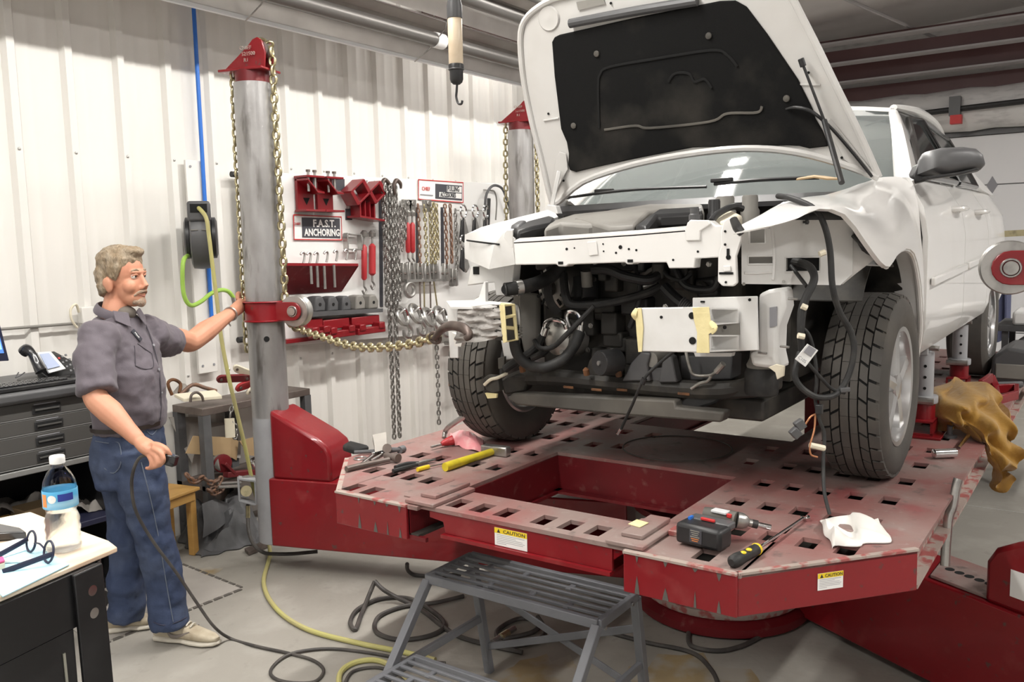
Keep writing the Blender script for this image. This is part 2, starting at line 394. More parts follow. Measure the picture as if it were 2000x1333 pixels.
# ------------------------------------------------------------------ room shell
YW = 4.85; XF = 12.0
fl = B(); fl.box(-4, 12.4, -7, 5.2, -.1, 0)
floor = struct(fl.link('floor', 'concrete', sharp=0))
jt = B()
for x in (1.2, 6.3, 9.6): jt.box(x, x+.006, -7, 4.84, 0, .0015)
for y in (-.9,): jt.box(-4, 12, y, y+.006, 0, .0015)
jt.link('floor_joint', 'seam', floor)
st = B()
for cx0, cy0, rx, ry, sd in ((2.95, 1.35, .46, .34, 1), (2.75, 1.9, .3, .2, 2), (2.62, 4.15, .30, .12, 3), (5.0, .15, .28, .12, 5)):
    random.seed(sd); k = 26
    st.add([(cx0, cy0, .0016)]+[(cx0+rx*math.cos(2*PI*i/k)*random.uniform(.75, 1.1), cy0+ry*math.sin(2*PI*i/k)*random.uniform(.75, 1.1), .0016) for i in range(k)], [(0, 1+i, 1+(i+1) % k) for i in range(k)])
st.link('floor_stain', 'stain', floor)
# ribbed sheet wall: each sheet three ribs wide
wall = B(); wall.box(-4, 12.4, YW+.02, YW+.15, 0, 4.25)
wall_back = struct(wall.link('wall_back', 'wall_white', sharp=0))
pit = .3075; ph = 2.669-.09
prof = [(0, 0), (.018, -.034), (.058, -.034), (.078, 0), (.128, 0), (.134, -.002), (.150, -.002), (.156, 0), (.228, 0), (.234, -.002), (.250, -.002), (.256, 0), (pit, 0)]
def sheet_mesh():
    b = B(); pts = []
    for k in range(3): pts += [(k*pit+a, c) for a, c in prof[:-1]]
    pts.append((3*pit+.0, 0)); rows = [[(a, c, z) for a, c in pts] for z in (0, 4.2)]
    b.grid(rows); return b
sb = sheet_mesh()
n0 = int(math.floor((-4-ph)/(3*pit)))
first = None
for k in range(n0+1, n0+19):
    x = ph+k*3*pit
    if x > 12: break
    if first is None:
        first = sb.link('wall_panel', 'wall_white', wall_back, sharp=20); first.location = (x, YW, 0)
    else:
        o = bpy.data.objects.new('wall_panel', first.data); C.objects.link(o); o.parent = wall_back; o.location = (x, YW, 0)
scb = B(); scb.ball((0, 0, 0), .009, (1, .6, 1), 8, 6); scm = None
for k in range(-3, 24):
    for z in (2.37, 1.02):
        x = ph+k*pit+.038
        if scm is None: scm = scb.link('wall_screw', 'screw', wall_back); scm.location = (x, YW-.036, z)
        else:
            o = bpy.data.objects.new('wall_screw', scm.data); C.objects.link(o); o.parent = wall_back; o.location = (x, YW-.036, z)
# the unseen sides of the shop
b = B(); b.box(-4.15, -4, -7, 5.0, 0, 5.2); struct(b.link('wall_front', 'door_white', sharp=0))
b = B(); b.box(-4, 12.4, -7.15, -7, 0, 5.2); struct(b.link('wall_right', 'door_white', sharp=0))
# far wall with overhead door
b = B(); b.box(XF+.06, XF+.2, -7, 5.0, 0, 5.2); wf = struct(b.link('wall_far', 'insulation', sharp=0))
door = struct(B().box(XF+.02, XF+.05, -1.6, 2.35, 0, 3.0).link('door_1', 'door_line', sharp=0))
for k in range(5):
    z0 = .0+.5985*k; bb = B(); bb.box(XF-.02, XF+.02, -1.6, 2.3, z0+.004, z0+.592); bb.link('door_panel', 'door_white', door, bev=.006)
for z in (2.385, 1.19):
    for y in (1.31, .2):
        B().prism([(XF-.022, y-.06, z), (XF-.022, y, z-.11), (XF-.022, y+.06, z), (XF-.022, y, z+.11)], (-.004, 0, 0)).link('diamond_mark', 'ink_grey', door)
struct(B().box(XF-.06, XF, -2, 4.8, 2.99, 3.05).link('trim_1', 'grey_plastic'))
# wrapped insulation roll above the door
b = B(); rows = []
for i in range(31):
    y = 4.8-i*.25; rr = .24+.012*math.sin(i*2.1)
    rows.append([(XF-.12-rr*math.cos(a), y, 3.3+rr*1.05*math.sin(a)) for a in [-PI/2+PI*j/10 for j in range(11)]])
b.grid(rows); struct(b.link('trim_2', 'insulation', sharp=60))
rl = thing('door_shaft', 'black pipe running above the overhead door with a red clamp', 'pipe', (XF-.45, 2, 3.3))
B().cyl((XF-.42, 4.2, 3.22), (XF-.42, -2, 3.36), .035, n=10).link('pipe', 'black_plastic', rl)
b = B(); b.box(XF-.50, XF-.38, 1.62, 1.74, 3.2, 3.42); b.link('bracket', 'grey_plastic', rl)
b = B(); b.box(XF-.53, XF-.42, 1.60, 1.72, 3.1, 3.2); b.link('clamp', 'sign_red', rl)
# sloped ceiling and the dark frames under it
b = B(); b.add([(-4.2, 5.0, 4.22), (12.4, 5.0, 4.22), (12.4, -7.2, 4.95), (-4.2, -7.2, 4.95), (-4.2, 5.0, 4.34), (12.4, 5.0, 4.34), (12.4, -7.2, 5.05), (-4.2, -7.2, 5.05)], [(0, 1, 2, 3), (7, 6, 5, 4), (0, 4, 5, 1), (2, 6, 7, 3), (1, 5, 6, 2), (0, 3, 7, 4)])
ceil = struct(b.link('ceiling', 'ceiling_white', sharp=0))
def roofz(y): return 4.22+(5.0-y)*.0598
def frame(x, drop, depth, nm, fl_w=.14):
    t = struct(B().add([(x, 4.8, roofz(4.8)-drop), (x+.012, 4.8, roofz(4.8)-drop), (x+.012, -6.9, roofz(-6.9)-drop), (x, -6.9, roofz(-6.9)-drop)] + [(x, 4.8, roofz(4.8)-drop-depth), (x+.012, 4.8, roofz(4.8)-drop-depth), (x+.012, -6.9, roofz(4.8)-drop-depth+.1), (x, -6.9, roofz(4.8)-drop-depth+.1)], [(0, 1, 2, 3), (7, 6, 5, 4), (0, 4, 5, 1), (1, 5, 6, 2), (2, 6, 7, 3), (3, 7, 4, 0)]).link(nm, 'maroon', sharp=0))
    z0 = roofz(4.8)-drop-depth
    bb = B(); bb.add([(x-fl_w/2, 4.8, z0), (x+fl_w/2, 4.8, z0), (x+fl_w/2, -6.9, z0+.1), (x-fl_w/2, -6.9, z0+.1), (x-fl_w/2, 4.8, z0-.012), (x+fl_w/2, 4.8, z0-.012), (x+fl_w/2, -6.9, z0+.088), (x-fl_w/2, -6.9, z0+.088)], [(0, 1, 2, 3), (7, 6, 5, 4), (0, 4, 5, 1), (1, 5, 6, 2), (2, 6, 7, 3), (3, 7, 4, 0)])
    bb.link('flange', 'flange_grey', t, sharp=0)
for i, (x, dr, de) in enumerate(((8.4, .0, .12), (6.9, .0, .12), (4.9, 0, .22), (2.6, 0, .22), (.2, 0, .22), (-2.2, 0, .22))):
    frame(x, dr, de, 'trim_%d' % (i+3))
for i, (x, z0, z1) in enumerate(((11.8, 3.43, 3.70), (11.4, 3.72, 3.93), (11.0, 3.88, 4.03), (10.7, 4.06, 4.10))):
    t = struct(B().box(x, x+.02, -6.9, 4.8, z0, z1).link('trim_%d' % (i+10), 'maroon', sharp=0)); B().box(x-.09, x+.09, -6.9, 4.8, z0-.02, z0).link('flange', 'flange_grey', t, sharp=0)
for i, (y, r) in enumerate(((2.4, .02), (.9, .018), (1.3, .012))):
    b = B(); b.cyl((6.5, y+.5, roofz(y)-.16), (11.9, y-.6, roofz(y)-.28), r, n=8); solo(b, 'conduit', 'flange_grey', ['grey conduit strapped under the ceiling frames, uppermost', 'grey conduit under the ceiling frames, the lower thick one', 'thin grey conduit under the ceiling frames'][i], 'conduit')
# girder along the top of the wall
b = B(); b.box(5.6, 12, 4.55, 4.8, 3.72, 3.95); struct(b.link('trim_20', 'maroon', sharp=0))

# ------------------------------------------------------------------ ceiling lamps (their own light inside)
def lamp(x, y, z, L, label, watts, name='fluorescent_light', size=.16):
    t = thing(name, label, 'light', (x, y, z), 'ceiling strip lights')
    b = B(); b.prism([(x-L/2, y-.10, z), (x-L/2, y+.10, z), (x-L/2, y+.05, z+.07), (x-L/2, y-.05, z+.07)], (L, 0, 0)); b.link('housing', 'lamp_white', t)
    for s in (-1, 1): B().cyl((x-L/2+.03, y+s*.045, z-.022), (x+L/2-.03, y+s*.045, z-.022), .016, n=10).link('tube', 'light_tube', t)
    ld = bpy.data.lights.new('strip_light', 'AREA'); ld.shape = 'RECTANGLE'; ld.size = L-.1; ld.size_y = size; ld.energy = watts; ld.color = (1, .97, .92)
    lo = bpy.data.objects.new('strip_light', ld); C.objects.link(lo); lo.parent = t; lo.location = (0, 0, -.05)
    return t
for i, x in enumerate((-1.6, 1.2, 4.0, 6.6)):
    lamp(x, 2.3, 4.16, 2.4, ['fluorescent strip light over the bay, nearest the front wall', 'fluorescent strip light over the bay, above the tool cart', 'fluorescent strip light over the open hood', 'fluorescent strip light over the rear of the white car', 'fluorescent strip light by the overhead door'][i], LIGHT_W*.92)
for i, x in enumerate((-1.0, 3.5, 8.0)):
    lamp(x, -2.6, 4.45, 2.4, ['fluorescent strip light of the second row, nearest the front wall', 'fluorescent strip light of the second row, beside the rack', 'fluorescent strip light of the second row, nearest the overhead door'][i], LIGHT_W*1.5)
lamp(6.35, 4.25, 3.84, 1.0, 'bright strip light beside the raised white hood, top of the wall', 3)

# ------------------------------------------------------------------ frame rack deck
H = .90
rack = thing('frame_rack', 'red steel collision repair platform with rows of square holes under the white car', 'platform', (4.2, 1.57, 0))
YR0, YR1, YL0, YL1, XE = .44, 1.16, 1.965, 2.70, 7.5
hx, hy = .045, .028
rowsR = [2.265, 2.515, 2.805, 3.075, 3.35, 3.62, 3.90, 4.17, 4.45, 4.72, 5.0, 5.27, 5.55, 5.82, 6.1, 6.4, 6.7, 7.0]
colsR = [.61, .72, .83, .937, 1.045]
rowsL = [2.245, 2.468, 2.755, 3.03, 3.33, 3.62, 3.90, 4.17, 4.45, 4.72, 5.0, 5.27, 5.55, 5.82, 6.1, 6.4, 6.7, 7.0]
colsL = [2.04, 2.15, 2.243, 2.338, 2.45]
def holes_of(rows, cols, ok): return [(x, y) for x in rows for y in cols if ok(x, y)]
HR = holes_of(rowsR, colsR, lambda x, y: x+y > 3.10 and not (x < 2.6 and y < .58) and not (x < 2.3 and not .8 < y < .96) and not (abs(x-2.515) < .01 and y > 1.0))
HL = holes_of(rowsL, colsL, lambda x, y: not (x < 2.3 and (y < 2.2 or y > 2.4)))
HM = [(3.35, 1.20), (3.6, 1.20), (3.3, 1.90), (3.33, 1.78), (3.6, 1.9), (3.6, 1.75)]
def deck(name, x0, x1, y0, y1, hs, cut=None):
    xs = sorted(set([x0, x1]+[round(h[0]+s*hx, 4) for h in hs for s in (-1, 1)])); ys = sorted(set([y0, y1]+[round(h[1]+s*hy, 4) for h in hs for s in (-1, 1)]))
    def solid(x, y): return not any(abs(x-h[0]) < hx and abs(y-h[1]) < hy for h in hs)
    b = B(); plate_cells(b, xs, ys, solid, H-.014, H); return b
# right runway: full strip + front with chamfered corner
b = deck('r', 2.628, XE, YR0, YR1, [h for h in HR if h[0] > 2.66])
hs = [h for h in HR if h[0] < 2.62]
b2 = deck('rf', 2.18, 2.628, .81, YR1, [h for h in hs if h[1] > .81]); b.add(b2.v, b2.f)
# chamfer part with its two holes: strips
def tri_strip(b, y0, y1, sgn, hs):
    ys = sorted(set([y0, y1]+[round(h[1]+s*hy, 4) for h in hs for s in (-1, 1)]))
    for a, c in zip(ys, ys[1:]):
        m = (a+c)/2; hh = [h for h in hs if abs(h[1]-m) < hy]
        xf = (lambda y: 2.18+(.81-y)*(2.628-2.18)/(.81-.44)) if sgn < 0 else (lambda y: 2.18+(y-2.363)*(2.55-2.18)/(2.70-2.363))
        xe = 2.628 if sgn < 0 else 2.55
        segs = [(None, xe)] if not hh else [(None, hh[0][0]-hx), (hh[0][0]+hx, xe)]
        for s0, s1 in segs:
            p = [(xf(a) if s0 is None else s0, a), (s1, a), (s1, c), (xf(c) if s0 is None else s0, c)]
            b.prism([(q[0], q[1], H-.014) for q in p], (0, 0, .014))
tri_strip(b, .44, .81, -1, [h for h in hs if h[1] < .8])
b.link('deck_plate', 'deck', rack)
b = deck('l', 2.55, XE, YL0, YL1, [h for h in HL if h[0] > 2.6])
b2 = deck('lf', 2.18, 2.55, YL0+.0, 2.363, [h for h in HL if h[0] < 2.52 and h[1] < 2.363-hy+.02]); b.add(b2.v, b2.f)
tri_strip(b, 2.363, 2.70, 1, [h for h in HL if h[0] < 2.52 and h[1] > 2.40])
b.link('deck_plate', 'deck', rack)
b = deck('m', 3.10, 3.78, YR1, YL0, HM); b.link('deck_plate', 'deck', rack)
b = deck('m2', 6.5, XE, YR1, YL0, []); b.link('deck_plate', 'deck', rack)
b = B(); b.torus((3.42, 1.55, H+.0005), (0, 0, 1), .235, .003, 48, 6); b.link('turn_mark', 'chip', rack)
# front plates and skirts
sk = B()
sk.box(2.172, 2.186, .81, 1.155, .775, H-.002); sk.prism([(2.18, .81, .775), (2.628, .44, .775), (2.637, .452, .775), (2.19, .822, .775)], (0, 0, .123))
fr = sk.link('front_plate', 'red', rack, bev=.003)
sk = B(); sk.box(2.172, 2.186, 2.01, 2.363, .775, H-.002); sk.prism([(2.18, 2.363, .775), (2.55, 2.70, .775), (2.56, 2.69, .775), (2.19, 2.35, .775)], (0, 0, .123))
fl_ = sk.link('front_plate', 'red', rack, bev=.003)
for pl, ys, y0 in ((fr, (.86, .93, 1.02, 1.11), 0), (fl_, (2.04, 2.1, 2.16, 2.24), 0)):
    random.seed(3)
    for y in ys:
        for z0, hh in ((.778, random.uniform(.03, .06)), (H-.006, -random.uniform(.012, .035))):
            w_ = random.uniform(.004, .010)
            B().prism([(2.1715, y-w_, z0), (2.1715, y+w_, z0), (2.1715, y+w_*.5, z0+hh*.6), (2.1715, y, z0+hh), (2.1715, y-w_*.6, z0+hh*.5)], (-.0008, 0, 0)).link('paint_chip', 'chip', pl)
eb = B(); eb.box(2.168, 2.19, .81, 1.155, H-.006, H+.001); eb.prism([(2.178, .806, H-.006), (2.628, .436, H-.006), (2.64, .45, H-.006), (2.19, .82, H-.006)], (0, 0, .007)); eb.link('worn_edge', 'edge_bare', rack)
eb = B(); eb.box(2.168, 2.19, 2.01, 2.363, H-.006, H+.001); eb.prism([(2.178, 2.366, H-.006), (2.55, 2.705, H-.006), (2.56, 2.69, H-.006), (2.19, 2.35, H-.006)], (0, 0, .007)); eb.link('worn_edge', 'edge_bare', rack)
for y0, y1, sg in ((YR0, YR0+.05, 1), (YL1-.05, YL1, -1)):
    b = B(); yy = YR0+.045 if sg > 0 else YL1-.045
    b.box(2.64, XE, yy-.005, yy+.005, .79, H-.014); b.box(2.64, XE, y0, y1, .775, .787); b.link('side_channel', 'edge_bare', rack)
for yy in (YR1, YL0):      # inner skirts of the opening
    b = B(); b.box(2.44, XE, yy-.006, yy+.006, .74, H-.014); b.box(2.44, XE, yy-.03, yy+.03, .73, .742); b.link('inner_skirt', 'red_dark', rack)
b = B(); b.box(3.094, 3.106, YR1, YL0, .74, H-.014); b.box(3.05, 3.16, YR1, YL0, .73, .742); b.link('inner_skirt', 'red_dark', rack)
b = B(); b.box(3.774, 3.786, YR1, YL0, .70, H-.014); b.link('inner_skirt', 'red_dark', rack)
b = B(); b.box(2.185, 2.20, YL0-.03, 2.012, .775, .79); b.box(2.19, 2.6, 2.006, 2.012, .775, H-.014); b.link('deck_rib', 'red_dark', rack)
b = B(); b.box(2.19, 2.6, 1.15, 1.156, .775, H-.014); b.link('deck_rib', 'red_dark', rack)
for ya, yb in ((YR0+.05, YR1-.006), (YL0+.006, YL1-.05)):    # closed underside of the runways, coloured dark to put shade in the holes
    b = B(); b.box(2.62, XE, ya, yb, .785, .795); b.box(2.19, 2.62, max(ya, .83), min(yb, 2.34), .785, .795); b.link('deck_pan', 'engine_dark', rack)
# removable front cross beam
HB = [(2.285, y) for y in (1.86, 1.757, 1.656, 1.505, 1.403, 1.303)]
b = B(); xs = [2.20, 2.285-.046, 2.285+.046, 2.42]; ys = sorted([1.14, 2.0]+[y+s*.028 for _, y in HB for s in (-1, 1)])
plate_cells(b, xs, ys, lambda x, y: not (abs(x-2.285) < .045 and any(abs(y-h[1]) < .028 for h in HB)), H-.012, H+.002)
xb = b.link('cross_beam', 'deck', rack)
b = B(); b.prism([(2.205, 1.93, H-.014), (2.205, 1.21, H-.014), (2.205, 1.21, .815), (2.205, 1.86, .815), (2.205, 1.87, .855), (2.205, 1.93, .862)], (.012, 0, 0)); b.link('beam_web', 'red', xb, bev=.002)
b = B(); b.box(2.19, 2.41, 1.21, 1.87, .803, .815); b.link('beam_flange', 'red', xb)
b = B(); b.box(2.395, 2.405, 1.15, 1.99, .82, H-.012); b.link('beam_web', 'red_dark', xb)
for y0, y1 in ((1.90, 2.03), (1.10, 1.225)):
    b = B(); b.box(2.19, 2.43, y0, y1, H+.002, H+.016); b.link('lap_plate', 'deck', xb, bev=.003)
    b = B(); b.box(2.24, 2.44, (y0+y1)/2-.035, (y0+y1)/2+.035, H+.016, H+.03); b.link('lap_plate', 'deck', xb, bev=.003)
b = B(); b.box(2.36, 2.52, 1.04, 1.10, H, H+.018); b.link('stop_block', 'edge_bare', rack, bev=.003)
b = B(); b.box(2.66, 2.80, .60, .68, H, H+.012); b.box(2.65, 2.74, .57, .61, H, H+.012); b.link('stop_block', 'deck', rack, bev=.003)
b = B(); b.box(2.25, 2.33, 2.05, 2.09, H, H+.006); b.link('stop_block', 'deck', rack, bev=.002)
B().prism([(2.30, 1.165, H+.031), (2.35, 1.16, H+.032), (2.36, 1.205, H+.032), (2.31, 1.21, H+.031)], (0, 0, .002)).link('tape_scrap', 'tape', rack)
def caution(P0, xd, zd, wd, ht, out, par, wide):
    """caution label on a face: P0 lower left corner, xd right, zd up, out towards the viewer"""
    x, z, o = V(xd).normalized(), V(zd).normalized(), V(out).normalized(); p = V(P0)+o*.001
    s = B().prism([p, p+x*wd, p+x*wd+z*ht, p+z*ht], o*.0012).link('caution_label', 'sign_white', par)
    p2 = p+z*ht*.70+o*.0013
    B().prism([p2, p2+x*wd, p2+x*wd+z*ht*.30, p2+z*ht*.30], o*.0006).link('label_header', 'yellow_sign', s)
    text('label_text', 'CAUTION', ht*.26, p2+x*wd*.27+z*ht*.055+o*.0008, x, z, 'ink', s, .0003, font_w=wide, off=ht*.004)
    t0 = p2+x*wd*.08+z*ht*.04+o*.0008; k = ht*.22
    B().prism([t0, t0+x*k, t0+x*k*.5+z*k*.95], o*.0004).link('warning_triangle', 'ink', s)
    for i in range(6):
        q = p+x*wd*.06+z*ht*(.60-.095*i)+o*.0013; L = wd*(.86, .6, .8, .87, .82, .3)[i]
        B().prism([q, q+x*L, q+x*L+z*ht*.022, q+z*ht*.022], o*.0003).link('print_line', 'ink_grey', s)
    return s
caution((2.371, .652, .819), V((2.18, .81, 0))*-1+V((2.628, .44, 0)), (0, 0, 1), .082, .049, (-.637, -.771, 0), fr, 1.0)
caution((2.205, 1.647, .817), (0, -1, 0), (0, 0, 1), .129, .060, (-1, 0, 0), xb, 1.25)
# lifting pedestal under the deck
ped = thing('lift_pedestal', 'round red scissor lift pedestal standing under the platform', 'lift', (3.95, 1.55, 0))
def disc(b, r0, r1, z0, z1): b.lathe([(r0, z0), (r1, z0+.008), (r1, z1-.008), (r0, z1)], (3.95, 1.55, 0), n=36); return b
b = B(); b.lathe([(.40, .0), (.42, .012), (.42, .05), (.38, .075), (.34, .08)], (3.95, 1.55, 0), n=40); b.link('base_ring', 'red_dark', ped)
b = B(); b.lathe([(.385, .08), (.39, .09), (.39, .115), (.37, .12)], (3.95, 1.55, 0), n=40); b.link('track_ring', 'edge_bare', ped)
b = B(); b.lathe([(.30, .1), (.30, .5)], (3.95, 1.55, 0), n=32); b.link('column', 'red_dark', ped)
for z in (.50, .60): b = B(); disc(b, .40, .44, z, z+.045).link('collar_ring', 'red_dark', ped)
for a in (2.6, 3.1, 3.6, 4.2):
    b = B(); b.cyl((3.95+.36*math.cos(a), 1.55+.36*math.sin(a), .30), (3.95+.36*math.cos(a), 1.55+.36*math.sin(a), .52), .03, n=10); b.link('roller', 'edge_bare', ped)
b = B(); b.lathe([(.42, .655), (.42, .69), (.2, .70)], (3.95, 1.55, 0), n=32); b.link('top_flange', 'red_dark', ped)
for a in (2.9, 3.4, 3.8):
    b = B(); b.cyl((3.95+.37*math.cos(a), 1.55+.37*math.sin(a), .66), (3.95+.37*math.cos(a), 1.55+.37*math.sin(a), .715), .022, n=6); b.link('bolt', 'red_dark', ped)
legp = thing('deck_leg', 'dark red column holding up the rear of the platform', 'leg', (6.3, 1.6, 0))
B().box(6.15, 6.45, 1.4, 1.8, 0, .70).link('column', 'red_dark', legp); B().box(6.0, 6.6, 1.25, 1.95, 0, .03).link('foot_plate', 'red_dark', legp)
# ------------------------------------------------------------------ pulling towers
def tower(label, c, u, arm, armlen, pd, pz, group='pulling towers around the rack', cap=True, pulley_scale=1., k=1., bl=1.):
    Zk = lambda z: 1.8+(z-1.8)*k     # heights for a tower of another size
    Rk = lambda prof: [(r*k, Zk(z)) for r, z in prof]
    c = V((*c, 0)); u = V((*u, 0)).normalized(); l = V((-u.y, u.x, 0)); a = V((*arm, 0)).normalized(); s = V((-a.y, a.x, 0))
    t = thing('pulling_tower', label, 'pulling tower', c, group)
    T = lambda d, q, z: c+u*d*k+l*q*k+V((0, 0, Zk(z)))
    A = lambda d, q, z: c+a*d*k+s*q*k+V((0, 0, Zk(z)))
    b = B(); b.lathe(Rk([(.105, .02), (.11, .025), (.11, .80)]), c, n=32); b.link('post_base', 'post_paint', t)
    b = B(); b.lathe(Rk([(.11, .80), (.11, 2.62), (.109, 2.77)]), c, n=32); po = b.link('post', 'post', t)
    b = B(); b.cyl(T(.0, -.112*0, 1.28)+(V((0, 0, 0))-c).normalized()*.108*k, T(0, 0, 1.28)+(V((0, 0, 0))-c).normalized()*.1125*k, .017*k, n=14); b.link('pin_hole', 'recess_shade', po)
    b = B(); b.lathe(Rk([(.098, 2.76), (.098, 2.84)]), c, n=28); b.link('cap_sleeve', 'red_dark', t)
    # cap: flange and two side plates with the chain roller between
    b = B(); b.prism([T(-.17, -.09, 2.832), T(.13, -.10, 2.832), T(.13, .10, 2.832), T(-.17, .09, 2.832)], (0, 0, .014)); hd = b.link('cap_flange', 'red', t, bev=.004)
    for q in (-.048, .036):
        pts = [(-.155, 2.845), (.115, 2.845), (.125, 2.93), (.105, 3.0), (.075, 3.02), (.045, 3.01), (.02, 2.985)]
        b = B(); b.prism([T(d, q, z) for d, z in pts], l*.012); b.link('cap_plate', 'red', t, bev=.004)
    b = B(); b.prism([T(-.16, -.04, 2.85), T(-.16, .04, 2.85), T(.02, .04, 2.985), T(.02, -.04, 2.985)], u*.008); b.link('cap_web', 'red', t)
    b = B(); b.lathe([(.04, -.03), (.03, -.012), (.03, .012), (.04, .03)], T(.09, 0, 2.955), l, n=18); b.link('cap_roller', 'steel', t)
    if cap:
        q = -.0485 if l.dot(V((0, 0, 0))-c) < 0 else .0485
        sgn = -1 if q < 0 else 1; 
        xd = u if (u.cross(V((0, 0, 1)))).dot(l)*sgn > 0 else -u
        for i, tx in enumerate(('CHIEF', '521500', 'R1')): text('cast_text', tx, .028, T((-.035 if xd == u else .07)+.012*i, q+sgn*.013, 2.952-.034*i), xd, (0, 0, 1), 'edge_bare', hd, .0015)
    # foot block against the post and the long arm towards the pedestal
    b = B(); b.prism([A(.07, -.13, .44), A(.07, -.13, .86), A(.38*bl, -.13, .70), A(.44*bl, -.13, .655), A(.465*bl, -.13, .60), A(.465*bl, -.13, .44)], s*.26); b.link('foot_block', 'red', t, bev=.02)
    b = B(); b.prism([A(.05, -.14, .03), A(.05, -.14, .445), A(armlen, -.14, .445), A(armlen, -.14, .03)], s*.28); ar = b.link('arm', 'red', t, bev=.008)
    if pd:
        b = B(); b.lathe(Rk([(.125, pz-.062), (.13, pz-.056), (.118, pz-.05), (.118, pz+.05), (.13, pz+.056), (.125, pz+.062), (.112, pz+.062), (.112, pz-.062)]), c, n=30, caps=False); co = b.link('collar', 'red', t)
        for q in (-.05, .038):
            b = B(); pts = [T(.02, q, pz-.055), T(.02, q, pz+.055)]
            R_ = .055*pulley_scale
            for i in range(9): an = PI/2-PI*i/8; pts.append(T(pd+R_*math.cos(an), q, pz+R_*math.sin(an)))
            b.prism(pts, l*.012); b.link('pulley_plate', 'red', t, bev=.003)
        R2 = .0875*pulley_scale
        b = B(); b.lathe([(R2-.004, -.032), (R2, -.028), (R2, -.022), (R2-.02, -.010), (R2-.02, .010), (R2, .022), (R2, .028), (R2-.004, .032)], T(pd, 0, pz), l, n=36); b.link('pulley_wheel', 'steel', t)
        b = B(); b.cyl(T(pd, -.062, pz), T(pd, .06, pz), .022, n=18); b.link('pulley_pin', 'steel', t)
        b = B(); b.torus(T(pd, -.052, pz), l, .028, .004, 20, 6); b.link('pin_ring', 'steel', t); b = B(); b.torus(T(pd, .052, pz), l, .028, .004, 20, 6); b.link('pin_ring', 'steel', t)
    return t, T, A
tw1, T1, A1 = tower('grey pulling tower post with red cap beside the man', (3.135, 3.91), (.31, -.95), (.31, -.95), 2.2, .215, 1.44, k=.933)
tw2, T2, A2 = tower('pulling tower at the right edge whose red pulley arm reaches the car', (3.33, -.23), (-.187, .982), (.48, .877), 1.75, .535, 1.69, cap=False, bl=1.29)
tw3, T3, A3 = tower('far pulling tower half hidden behind the raised hood', (6.2, 4.25), (.31, -.95), (-.6, -.8), 2.0, 0, 0)
# holed top plate and label on the right arm
b = B(); hc = [A2(.667+.043*i, .0, .447) for i in range(5)]
b.prism([A2(.60, -.14, .447), A2(.96, -.14, .447), A2(.84, .114, .447), A2(.60, .114, .447)], (0, 0, .012)); ap = b.link('arm_top_plate', 'deck', tw2, bev=.002)
for p in hc: B().cyl(p+V((0, 0, .0122)), p+V((0, 0, .013)), .018, n=16).link('plate_hole', 'recess_shade', ap)
b = B(); q = [A2(.43, .131, .50), A2(.50, .131, .50), A2(.50, .131, .60), A2(.43, .131, .60)]; b.prism(q, (A2(0, .132, 0)-A2(0, .131, 0))); b.link('warning_label', 'sign_white', tw2)
# bent steel handle standing on the arm plate
b = B(); b.tube([(3.222,0.452,0.654), (3.232,0.452,0.734), (3.246,0.449,0.823), (3.257,0.440,0.858), (3.273,0.432,0.928), (3.280,0.427,0.953)], .016, 12, sub=5)
solo(b, 'locking_handle', 'steel', 'bent grey steel bar standing beside the platform edge at the right', 'steel bar')
# ------------------------------------------------------------------ chains on the towers
c1 = thing('pulling_chain', 'gold coloured chain over the tower by the man, hooked to the crumpled bumper', 'chain', T1(.22, 0, 1.3), 'tower chains')
hookP = (2.620,2.198,1.449)
pts = [T1(.075, 0, 3.005), T1(.115, 0, 2.985), T1(.138, 0, 2.93), T1(.138, 0, 2.5), T1(.142, 0, 2.0), T1(.142, 0, 1.6), T1(.135, 0, 1.46), T1(.155, 0, 1.37), T1(.215, 0, 1.335)]
e = V(hookP); s0 = pts[-1]
pts += [s0.lerp(e, .2)+V((0, 0, -.035)), s0.lerp(e, .5)+V((0, 0, -.075)), s0.lerp(e, .8)+V((0, 0, -.05)), e]
chain(pts, c1, 'chain_gold', .066, .048, .0085, sub=10)
c2 = thing('slack_chain', 'gold chain hanging down the back of the tower in the man\'s hand', 'chain', T1(-.18, 0, 1.2), 'tower chains')
chain([T1(-.13, 0, 2.83), T1(-.135, 0, 2.6), T1(-.138, 0, 2.0), T1(-.142, 0, 1.5), T1(-.14, 0, 1.18)], c2, 'chain_gold', .060, .044, .0078, twist=.5)
hk = thing('grab_hook', 'brown cast grab hook biting into the crumpled bumper', 'hook', hookP)
hp = [(2.620,2.236,1.433), (2.600,2.180,1.472), (2.530,2.075,1.499), (2.470,1.966,1.500), (2.450,1.925,1.478), (2.440,1.936,1.463)]
b = B(); b.tube(hp, [.012, .016, .019, .019, .016, .010], 12, sub=5); b.link('hook', 'hook_brown', hk)
b = B(); b.torus((2.630,2.239,1.436), (1, .2, .3), .022, .008, 16, 8); b.link('eye', 'hook_brown', hk)
c3 = thing('hanging_chain', 'gold chain on the near side of the far tower, left of the hood', 'chain', T3(-.2, 0, 1.5), 'tower chains')
chain([T3(-.13, 0, 2.83), T3(-.14, 0, 2.5), T3(-.145, 0, 1.7)], c3, 'chain_gold', .066, .048, .0085)
c4 = thing('hanging_chain', 'gold chain between the far tower and the open hood', 'chain', T3(.2, 0, 1.5), 'tower chains')
chain([T3(.09, 0, 3.0), T3(.135, 0, 2.93), T3(.14, 0, 2.4), T3(.145, 0, 1.7)], c4, 'chain_gold', .066, .048, .0085)

